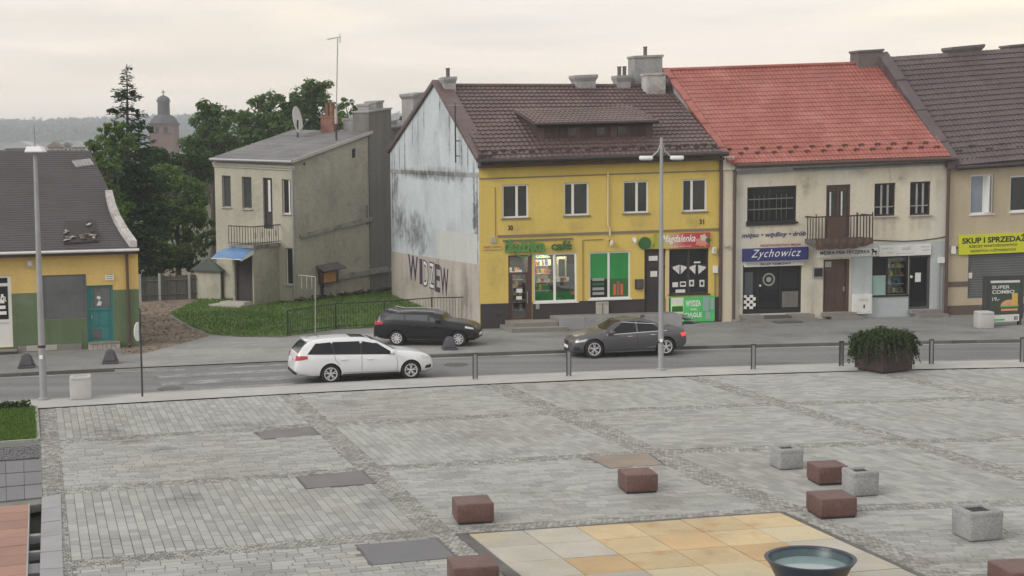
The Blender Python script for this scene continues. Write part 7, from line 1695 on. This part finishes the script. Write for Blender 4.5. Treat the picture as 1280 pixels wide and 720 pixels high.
MB().box(q[0], q[1], -.02, -.0125, q[2], q[2] + hq_ * .17).build('white_strip', 'paper', gl_, A_); MB().box(q[0] + .05, q[0] + wq * .5, -.026, -.0205, q[2] + .06, q[2] + .13).build('printed_line', 'poster_green', gl_, A_)
for k in range(3): MB().box(q[1] - .12 - .07 * k, q[1] - .085 - .07 * k, -.026, -.0205, q[2] + .05, q[2] + .22).build('printed_bar', 'ink', gl_, A_)

# ================================================================== FENCES
t = thing('iron_fence', 'low dark iron bar fence along the front of the lawn', 'fence', G(360, 419))
fp = [(360, 419), (420, 411.5), (481, 408), (540, 405), (599, 402.5)]; ftop = [(360, 388.5), (420, 379.5), (481, 376.6), (537, 372.3), (598, 371)]
pts = []
for (a, b), (c, d) in zip(fp, ftop):
    g = G(a, b); pts.append((g, AT(c, d, g.y).z))
for i, (g, h) in enumerate(pts): MB().box(g.x - .035, g.x + .035, g.y - .035, g.y + .035, 0, h + .03).build('post', 'fence_iron', t)
nbar = 0
for i in range(len(pts) - 1):
    (a, ha), (b, hb_) = pts[i], pts[i + 1]; L_ = (b - a).length; n = int(L_ / .13)
    MB().tube([a + Vector((0, 0, ha)), b + Vector((0, 0, hb_))], .025, 6).build('top_rail', 'fence_iron', t); MB().tube([a + Vector((0, 0, .12)), b + Vector((0, 0, .12))], .018, 6).build('bottom_rail', 'fence_iron', t)
    for k in range(1, n):
        g = a.lerp(b, k / n); h = ha + (hb_ - ha) * k / n; MB().box(g.x - .007, g.x + .007, g.y - .007, g.y + .007, .12, h).build('bar', 'fence_iron', t); nbar += 1
g0, g1 = G(597, 402.5), G(600, 407); MB().box(g1.x - .05, g1.x + .02, g1.y - .12, g1.y - .05, 0, pts[-1][1] + .08).build('post', 'fence_iron', t)
# grey board fence at the end of the path
t = thing('board_fence', 'weathered grey board fence at the end of the gravel path', 'fence', G(225, 376))
a, b = G(176, 377), G(262, 372.5); L_ = (b - a).length; n = int(L_ / .16); d = (b - a) / n
for k in range(n):
    q = a + d * k; h = 1.28 + rng.uniform(-.03, .03)
    MB().prism([q + d * .04, q + d * .96, q + d * .96 + Vector((0, .03, 0)), q + d * .04 + Vector((0, .03, 0))], (0, 0, h)).build('board', 'grey_wood', t)
for px in (176, 200, 237, 261):
    q = a.lerp(b, (px - 176) / 86); MB().box(q.x - .06, q.x + .06, q.y - .1, q.y - .01, 0, 1.42).build('post', 'chimney_grey', t)
for z in (.3, 1.05): MB().tube([a + Vector((0, -.03, z)), b + Vector((0, -.03, z))], .03, 4).build('rail', 'grey_wood', t)
t = thing('gate_post_frame', 'thin pale pole frame standing in the lawn in front of the wooden cabinet', 'pole frame', G(394, 417))
p = G(394, 417); h = AT(397, 346, p.y).z; h2 = AT(376, 344, p.y).z
MB().tube([p, Vector((p.x + .05, p.y, h))], .02, 6).build('pole', 'sill_pale', t); MB().tube([Vector((p.x + .05, p.y, h)), Vector((p.x - .68, p.y + .1, h2))], .02, 6).build('bar', 'sill_pale', t)
for k in range(3): MB().tube([Vector((p.x - .1 - .22 * k, p.y + .03 * k, h)), Vector((p.x - .1 - .22 * k, p.y + .03 * k, h - .5))], .012, 5).build('hook', 'sill_pale', t)

# ================================================================== VEGETATION
def leafcloud(mb, centre, rad, n, size, r_, shell=.55, flat=1.0, up=0.5):
    c = Vector(centre)
    for _ in range(n):
        while True:
            d = Vector((r_.gauss(0, 1), r_.gauss(0, 1), r_.gauss(0, 1)))
            if d.length > .01: break
        d.normalize(); k = shell + (1 - shell) * r_.random() ** .7
        p = c + Vector((d.x * rad[0], d.y * rad[1], d.z * rad[2])) * k
        nrm_ = (d + Vector((r_.gauss(0, .6), r_.gauss(0, .6), r_.gauss(0, .6) + up))).normalized(); a = nrm_.orthogonal().normalized(); an = r_.uniform(0, 6.28)
        u = (Matrix.Rotation(an, 3, nrm_) @ a); v = nrm_.cross(u); s_ = size * r_.uniform(.6, 1.35)
        mb.add([p - u * s_ * .5, p - v * s_ * .28 + u * s_ * .1, p + u * s_ * .6, p + v * s_ * .3 + u * s_ * .05], [[0, 1, 2, 3]])
def tree(name, label, px, d, blobs, leafm, leaf=.26, dens=1.0, group=None, trunk_r=.22, seed=1, ground_z=0.0, extra=()):
    """blobs: (px, py, radius px) seen in the photograph, grown at distance d with depth of their own"""
    r_ = random.Random(seed); b0 = AT(px, 300, d); base = Vector((b0.x, d, ground_z)); t = thing(name, label, 'tree', base, 0, group)
    mb = MB(); lim = MB(); cs = []
    for (bx_, by_, br_) in blobs:
        dd = d + r_.uniform(-1, 1) * br_ * d / FPX * .8; c = AT(bx_, by_, dd); rad = br_ * d / FPX; cs.append((c, rad))
        nsub = max(5, int(rad * 6.5)); 
        for k in range(nsub):
            q = Vector((r_.gauss(0, 1), r_.gauss(0, 1), r_.gauss(0, .9))).normalized() * rad * r_.uniform(.35, .95); rs = rad * r_.uniform(.25, .45)
            leafcloud(mb, c + q, (rs * 1.15, rs * 1.15, rs * .85), int(80 * dens * (rs / .5) ** 1.6) + 14, leaf * 1.15, r_, .45)
        leafcloud(mb, c, (rad * .8, rad * .8, rad * .75), int(110 * dens * rad ** 1.8), leaf * 1.2, r_, .3)
    topz = max(c.z for c, _ in cs); cx = sum(c.x for c, _ in cs) / len(cs); fork = base.lerp(Vector((cx, d, topz)), .35); tip = Vector((cx * .6 + base.x * .4, d, topz))
    lim.tube([base - Vector((0, 0, .3)), base + Vector((0, 0, .4)), fork, tip], [trunk_r * 1.3, trunk_r, trunk_r * .75, .04], 9)
    for c, rad in cs:
        s0 = base.lerp(fork, r_.uniform(.55, 1.0)) if c.z < topz * .75 else fork.lerp(tip, r_.uniform(0, .5)); mid = s0.lerp(c, .5) + Vector((0, 0, rad * .25))
        lim.tube([s0, mid, c + Vector((0, 0, rad * .2))], [trunk_r * .45, trunk_r * .28, .03], 6)
        for k in range(3):
            e = c + Vector((r_.gauss(0, 1), r_.gauss(0, 1), r_.gauss(.3, .8))).normalized() * rad * .9; lim.tube([mid.lerp(c, .6), e], [trunk_r * .16, .015], 5)
    lim.build('trunk', 'bark', t); mb.build('crown', leafm, t); return t
# spruce with a thin top
r_ = random.Random(5); d = 84.0; base = AT(160, 300, d); base.z = 0; t = thing('spruce_tree', 'tall dark spruce with a thin bare top behind the low house', 'tree', base)
tp_ = AT(158.5, 80, d); lim = MB().tube([base - Vector((0, 0, .3)), base + Vector((0, 0, 3)), base.lerp(tp_, .7), tp_], [.26, .2, .09, .02], 8); nd = MB()
Hs = tp_.z
z = 2.0
while z < Hs - .15:
    fr_ = (Hs - z) / Hs; full = 2.45 * min(1, fr_ * 1.75) ** 1.0 if fr_ > .36 else .35 + fr_ * 3.1
    if fr_ < .10: full = .12 + fr_ * 2.2
    nbr = 12 if fr_ > .4 else 6
    for k in range(nbr):
        if fr_ < .5 and r_.random() < .24: continue
        an = r_.uniform(0, 6.28); L_ = full * r_.uniform(.5, 1.12); dirv = Vector((math.cos(an), math.sin(an), 0)); s0 = base.lerp(tp_, z / Hs); s0.z = z
        e = s0 + dirv * L_ + Vector((0, 0, r_.gauss(-.2, .22) * L_ + (.1 if fr_ < .3 else -.05))); m1 = s0.lerp(e, .5) + Vector((0, 0, -.04)); lim.tube([s0, m1, e + Vector((0, 0, .06))], [.035, .02, .006], 4)
        nq = int(L_ * (26 if fr_ > .32 else 20)) + 3
        for j in range(nq):
            q = s0.lerp(e, r_.random() ** .7); side = Vector((-dirv.y, dirv.x, 0)) * r_.gauss(0, .16 * L_ * .6 + .04); p = q + side + Vector((0, 0, r_.gauss(-.06, .06)))
            u = (dirv + side.normalized() * .8 * r_.random() + Vector((0, 0, r_.uniform(-.5, .2)))).normalized(); v = u.cross(Vector((r_.gauss(0, .5), r_.gauss(0, .5), 1))).normalized(); s_ = r_.uniform(.14, .34)
            nd.add([p, p + u * s_ * .5 + v * s_ * .22, p + u * s_, p + u * s_ * .5 - v * s_ * .22], [[0, 1, 2, 3]])
    z += r_.uniform(.14, .3)
for (bx_, by_, br_) in [(150, 122, 7), (143, 141, 8), (166, 116, 4), (170, 140, 6), (150, 158, 10), (172, 158, 10), (160, 178, 15), (146, 190, 17), (178, 188, 17), (163, 212, 22), (138, 225, 20), (188, 222, 20), (182, 165, 11), (140, 172, 10), (125, 250, 18), (198, 250, 20), (160, 260, 24), (135, 275, 16), (190, 275, 18), (160, 300, 24), (150, 330, 22), (180, 330, 20)]:
    c = AT(bx_, by_, d + r_.uniform(-.8, .8)); rad = br_ * d / FPX
    for k in range(max(3, int(rad * 9))): leafcloud(nd, c + Vector((r_.gauss(0, .5), r_.gauss(0, .5), r_.gauss(0, .5))) * rad, (rad * .4, rad * .4, rad * .28), int(34 * max(.4, rad)) + 9, .24, r_, .4)
lim.build('trunk', 'bark', t); nd.build('crown', 'leaf_spruce', t)
tree('broadleaf_tree', 'leafy green tree left of the spruce above the slate roof', 128, 80, [(132, 178, 15), (120, 192, 14), (140, 200, 20), (146, 162, 13), (126, 220, 20), (142, 248, 24), (115, 182, 9), (150, 270, 22), (160, 180, 14), (133, 160, 9)], 'leaf_b', .2, 1.0, 'green trees behind the houses', .14, 11)
tree('broadleaf_tree', 'bright green bushy tree between the spruce and the grey house', 222, 90, [(215, 225, 26), (240, 240, 26), (200, 250, 24), (225, 265, 30), (248, 275, 22), (205, 285, 28), (240, 300, 22), (188, 320, 24), (225, 318, 26)], 'leaf_b', .24, 1.0, 'green trees behind the houses', .18, 12)
tree('broadleaf_tree', 'dark broad tree under the church tower', 205, 98, [(195, 195, 20), (215, 205, 24), (240, 195, 24), (182, 215, 20), (255, 215, 20), (170, 240, 24)], 'leaf_dark', .26, .9, 'green trees behind the houses', .2, 13)
tree('broadleaf_tree', 'rounded hazy tree right of the church tower', 266, 112, [(257, 133, 15), (272, 140, 17), (248, 150, 16), (287, 148, 14), (262, 165, 22), (285, 172, 20), (245, 180, 18), (270, 195, 22), (250, 205, 20), (295, 190, 18)], 'leaf_a', .27, 1.0, 'green trees behind the houses', .22, 14)
tree('broadleaf_tree', 'wide tree behind the roof of the grey house', 325, 118, [(322, 130, 15), (342, 124, 16), (306, 146, 16), (335, 145, 22), (312, 166, 22), (352, 160, 20), (300, 185, 20), (330, 175, 22), (360, 140, 16)], 'leaf_a', .28, 1.0, 'green trees behind the houses', .24, 15)
tree('broadleaf_tree', 'tallest tree crown behind the satellite dish', 385, 120, [(388, 107, 14), (402, 118, 17), (374, 120, 17), (390, 132, 22), (413, 138, 16), (366, 142, 20), (395, 155, 22), (370, 165, 22), (418, 155, 16), (350, 172, 18)], 'leaf_a', .28, 1.0, 'green trees behind the houses', .26, 16)
tree('broadleaf_tree', 'small sparse tree right of the aerial mast', 442, 110, [(432, 130, 9), (444, 138, 9), (455, 136, 6), (436, 150, 11), (450, 150, 8)], 'leaf_a', .22, .45, 'green trees behind the houses', .12, 17)
tree('broadleaf_tree', 'tiny far tree in the gap between the dark house and the pale gable', 507, 150, [(505, 148, 5), (508, 143, 4), (512, 153, 6), (500, 156, 6)], 'leaf_dark', .3, .7, 'green trees behind the houses', .1, 18)
tree('broadleaf_tree', 'low dark shrubbery beside the yellow and green house', 195, 84, [(190, 335, 22), (215, 330, 20), (240, 322, 22), (178, 300, 20), (255, 300, 16), (182, 355, 14)], 'leaf_dark', .2, 1.0, 'green trees behind the houses', .1, 19)
# planter box with its trailing plant
p = G(1104, 463); t = thing('planter_box', 'dark red brown planter box under a trailing green bush', 'planter', p, R(30)); Mx = MW[t.name]
mb = MB(); hw = .68; hb2 = .82
for (a, b, c, d_) in [(-hw, hw, -hw, -hw + .05), (-hw, hw, hw - .05, hw), (-hw, -hw + .05, -hw + .05, hw - .05), (hw - .05, hw, -hw + .05, hw - .05)]: mb.box(a, b, c, d_, .08, hb2)
mb.build('shell', 'planter_red', t, xf=lambda v: Mx @ v); MB().box(-hw + .08, hw - .08, -hw + .08, hw - .08, 0, .078).build('foot', 'dark_metal', t, xf=lambda v: Mx @ v); MB().box(-hw + .051, hw - .051, -hw + .051, hw - .051, .6, .74).build('soil', 'slot', t, xf=lambda v: Mx @ v)
for k in range(4):
    pass
t = thing('trailing_bush', 'dense dark green trailing bush spilling over the planter box', 'bush', p + Vector((0, 0, .74))); r_ = random.Random(21); lf = MB(); st = MB()
cb = p + Vector((0, 0, 1.05))
for k in range(32):
    an = r_.uniform(0, 6.28); q = cb + Vector((math.cos(an) * r_.uniform(.1, .98), math.sin(an) * r_.uniform(.1, .75), r_.uniform(-.10, .26))); leafcloud(lf, q, (.34, .34, .22), 190, .09, r_, .4)
for k in range(170):
    an = r_.uniform(0, 6.28); s0 = cb + Vector((math.cos(an) * .86, math.sin(an) * .76, r_.uniform(-.05, .25))); L_ = r_.uniform(.35, .95); out_ = r_.uniform(.08, .42); pts_ = [s0 + Vector((math.cos(an) * out_ * u, math.sin(an) * out_ * u, .08 * u - L_ * u * u)) for u in (0, .33, .66, 1)]
    if math.sin(an) < .1 and -.45 < math.cos(an) < .92: L_ *= .36
    st.tube(pts_, .008, 4)
    for j in range(int(34 * L_) + 8):
        u = r_.random(); i = min(2, int(u * 3)); q = pts_[i].lerp(pts_[i + 1], u * 3 - i); leafcloud(lf, q, (.07, .07, .07), 2, .085, r_, .2)
st.build('stems', 'bark', t); lf.build('foliage', 'leaf_bush', t)
# stones and litter on the path
sb = MB(); r_ = random.Random(61); gpp = [(p.x, p.y) for p in gp]; k = 0
while k < 700:
    x = r_.uniform(min(a for a, _ in gpp), max(a for a, _ in gpp)); y = r_.uniform(min(b for _, b in gpp), max(b for _, b in gpp))
    if not inpoly(x, y, gpp): continue
    k += 1; a = r_.uniform(.02, .07); an = r_.uniform(0, 3); q = [Vector((x + a * math.cos(an + i * 1.57) * r_.uniform(.6, 1), y + a * math.sin(an + i * 1.57), .006)) for i in range(4)]
    sb.prism(q, (0, 0, a * .6))
# oil and tyre stains on the road and the square
def gstain(par, px, py, rx, ry, z, m):
    p = G(px, py, z); o = MB().quad((p.x - rx, p.y - ry, z), (p.x + rx, p.y - ry, z), (p.x + rx, p.y + ry, z), (p.x - rx, p.y + ry, z)).build('stain', m, par)
    uv = o.data.uv_layers.new(name='uv')
    for i, c in enumerate(((0, 0), (1, 0), (1, 1), (0, 1))): uv.data[i].uv = c
r_ = random.Random(71)
for k in range(26):
    px, py = r_.uniform(80, 1270), r_.uniform(500, 705)
    if any(inpoly(*G(px, py).xy, e) for e in excl): continue
    gstain(plaza, px, py, r_.uniform(.5, 1.8), r_.uniform(.4, 1.2), .0075 + .0001 * k, 'damp' if k % 3 else 'oil')
rs_ = thing('road_stains', None, None, (0, 53, 0)); tag(rs_, kind='structure')
for k in range(16): gstain(rs_, r_.uniform(20, 1270), r_.uniform(436, 468) - .004 * 0, r_.uniform(1, 3.5), r_.uniform(.25, .6), Zr + .010 + .0002 * k, 'oil')
for k in range(18): gstain(rs_, r_.uniform(20, 1270), r_.uniform(404, 424), r_.uniform(.6, 2.2), r_.uniform(.5, 1.4), .0165 + .0002 * k, 'oil' if k % 2 else 'damp')
tag(sb.build('path_stones', 'path_stone'), kind='stuff')
# grass: lawn and bed
def grass(name, poly, n, h, seed, z=.01):
    r_ = random.Random(seed); xs = [p.x for p in poly]; ys = [p.y for p in poly]; mb = MB(); P = [(p.x, p.y) for p in poly]; k = 0
    tuft = [(r_.uniform(min(xs), max(xs)), r_.uniform(min(ys), max(ys)), r_.uniform(.5, 1.6)) for _ in range(60)]
    while k < n:
        x, y = r_.uniform(min(xs), max(xs)), r_.uniform(min(ys), max(ys))
        if not inpoly(x, y, P): continue
        k += 1; hh = h * r_.uniform(.5, 1.2) * (1.6 if any((x - a) ** 2 + (y - b) ** 2 < c * c * .3 for a, b, c in tuft) else 1); an = r_.uniform(0, 6.28); w_ = r_.uniform(.015, .035) * (1 if h < .1 else 1.5); dx, dy = math.cos(an), math.sin(an); lx, ly = r_.gauss(0, hh * .4), r_.gauss(0, hh * .4)
        mb.add([(x - dx * w_, y - dy * w_, z), (x + dx * w_, y + dy * w_, z), (x + lx, y + ly, z + hh)], [[0, 1, 2]])
    o = mb.build(name, 'grass_blade'); tag(o, kind='stuff'); return o
grass('lawn_grass', lawn, 26000, .09, 31)
grass('bed_grass', [q.lerp(sum(bedq, Vector()) / 4, .03) for q in bedq], 16000, .07, 32)
t = thing('bed_plants', 'small dark leafy plants along the back edge of the lawn bed', 'plants', G(12, 513)); r_ = random.Random(41); lf = MB()
for k in range(13):
    q = G(-2 + 3.1 * k + r_.uniform(-1, 1), 513.5 - .2 * k); leafcloud(lf, q + Vector((0, -.1, .14)), (.12, .12, .16), 34, .11, r_, .3, up=.5)
lf.build('foliage', 'leaf_bush', t)
# weeds along the foot of the villa
wd_ = MB(); r_ = random.Random(43)
for k in range(60):
    q = G(370, 378).lerp(G(490, 363.5), r_.random()); leafcloud(wd_, q + Vector((0, -.15, .1)), (.2, .15, .18), 12, .12, r_, .2, up=.4)
for k in range(26):
    q = G(500, 366).lerp(G(598, 404), r_.random()); leafcloud(wd_, q + Vector((-.25, 0, .1)), (.2, .2, .16), 10, .12, r_, .2, up=.4)
o = wd_.build('weeds', 'leaf_bush'); tag(o, kind='stuff')

# ================================================================== FAR TOWN, CHURCH, HILL
d = 400.0; cb_ = AT(206, 190, d); sc = d / FPX; t = thing('church_tower', 'brick church tower with a dark domed roof beyond the trees', 'church', (cb_.x, d, 0)); cx_ = cb_.x
zz = lambda py: AT(206, py, d).z
hw = 15 * sc
wl_ = MB(); wl_.box(cx_ - hw, cx_ + hw, d - hw, d + hw, 0, zz(156)); tw_ = wl_.build('wall', 'church_brick', t)
MB().box(cx_ - hw * 1.1, cx_ + hw * 1.1, d - hw * 1.1, d + hw * 1.1, zz(156), zz(154)).build('cornice', 'church_roof', t)
MB().lathe([(hw * 1.22, zz(154)), (hw * 1.05, zz(149)), (hw * .74, zz(144.5)), (hw * .56, zz(143.5))], 8, (cx_, d, 0)).build('shoulder_roof', 'church_roof', t)
MB().lathe([(hw * .52, zz(144)), (hw * .50, zz(127))], 12, (cx_, d, 0)).build('lantern', 'church_roof', t, smooth=40)
MB().lathe([(hw * .58, zz(127.5)), (hw * .55, zz(125)), (hw * .42, zz(121.5)), (hw * .15, zz(119.5)), (hw * .05, zz(119))], 16, (cx_, d, 0)).build('dome', 'church_roof', t, smooth=40)
MB().tube([(cx_, d, zz(119.5)), (cx_, d, zz(112.5))], .14, 5).build('cross', 'church_roof', t); MB().box(cx_ - .55, cx_ + .55, d - .12, d + .12, zz(115.6), zz(114.8)).build('cross_arm', 'church_roof', t)
for a in (-.35, .35): MB().box(cx_ + hw * a - hw * .16, cx_ + hw * a + hw * .16, d - hw - .06, d - hw - .01, zz(167), zz(159)).build('belfry_opening', 'slot', t)
MB().box(cx_ + .1 * hw, cx_ + hw * .85, d - hw - .16, d - hw - .08, zz(168), zz(166)).build('belfry_sill', 'church_roof', t)
# gabled houses far behind the slate roof
for i, (x0, x1, ye, yr, dd, lbl, rm) in enumerate([(6, 46, 185.5, 176.5, 190, 'pale far house with a broad pointed roof at the left edge', 'town_pale'), (60, 76, 184, 177, 240, 'reddish far house right of the lamp head', 'town_roof'), (78, 90, 183, 178, 250, 'small far house with a grey roof between two others', 'roof_villa'), (91, 104, 184, 176.5, 235, 'white far house left of the leafy tree', 'town_pale')]):
    a, b = AT(x0, ye, dd), AT(x1, ye, dd); zr_ = AT((x0 + x1) / 2, yr, dd).z; w_ = b.x - a.x; t = thing('far_house', lbl, 'house', ((a.x + b.x) / 2, dd, 0), 0, 'far houses below the hill')
    MB().box(a.x, b.x, dd, dd + w_ * .8, 0, a.z).build('wall', 'town_wall', t)
    xm_ = (a.x + b.x) / 2
    MB().prism([(a.x - .3, dd - .3, a.z), (b.x + .3, dd - .3, a.z), (xm_, dd - .3, zr_)], (0, w_ * .8 + .6, 0)).build('roof', rm, t)
    for k in range(2 if w_ < 3 else 3):
        u = a.x + w_ * (k + .6) / (2.2 if w_ < 3 else 3.2); MB().box(u, u + w_ * .13, dd - .05, dd - .01, a.z - 1.5, a.z - .4).build('window', 'pane_dark', t)
# far belt of trees and the wooded hill
r_ = random.Random(51); mb = MB()
for k in range(150):
    dd = r_.uniform(180, 420); x = AT(r_.uniform(-60, 330), 200, dd).x; h = r_.uniform(3.5, 8.5); leafcloud(mb, (x, dd, h * .55), (h * .5, h * .5, h * .5), 60, 1.3, r_, .3)
o = mb.build('far_trees', 'hill_leaf'); tag(o, kind='stuff')
def hillz(x, y):
    s_ = max(0, min(1, (y - 900) / 1500)); s_ = s_ * s_ * (3 - 2 * s_)
    return -.3 + s_ * (62 + 5 * math.sin(x * .0011 + .4) + 3 * math.sin(x * .0037 + 1) + 2 * math.sin(x * .011))
P = [[(x, y, hillz(x, y)) for x in range(-3600, 3601, 60)] for y in range(900, 3001, 60)]
o = MB().grid(P).build('hill', 'hill', smooth=True); tag(o, kind='structure')
mb = MB(); r_ = random.Random(52)
for k in range(3800):
    y = r_.uniform(1500, 2480); x = r_.uniform(-.50, .02) * y; h = r_.uniform(7, 13); z = hillz(x, y)
    leafcloud(mb, (x, y, z + h * .4), (h * .7, h * .7, h * .6), 9, 7, r_, .4)
o = mb.build('hill_forest', 'hill_leaf'); tag(o, kind='stuff')

# ================================================================== AIR
hm_ = bpy.data.materials.new('air'); hm_.use_nodes = True; ht_ = hm_.node_tree; ht_.nodes.clear(); ho = ht_.nodes.new('ShaderNodeOutputMaterial'); hv = ht_.nodes.new('ShaderNodeVolumePrincipled')
hv.inputs['Color'].default_value = (.88, .93, 1, 1); hv.inputs['Density'].default_value = HAZE; hv.inputs['Anisotropy'].default_value = .0
ht_.links.new(hv.outputs[0], ho.inputs['Volume']); MATS['air'] = hm_
o = MB().box(-4200, 4200, -420, 4300, -1.4, 84).build('haze', 'air'); tag(o, kind='stuff')
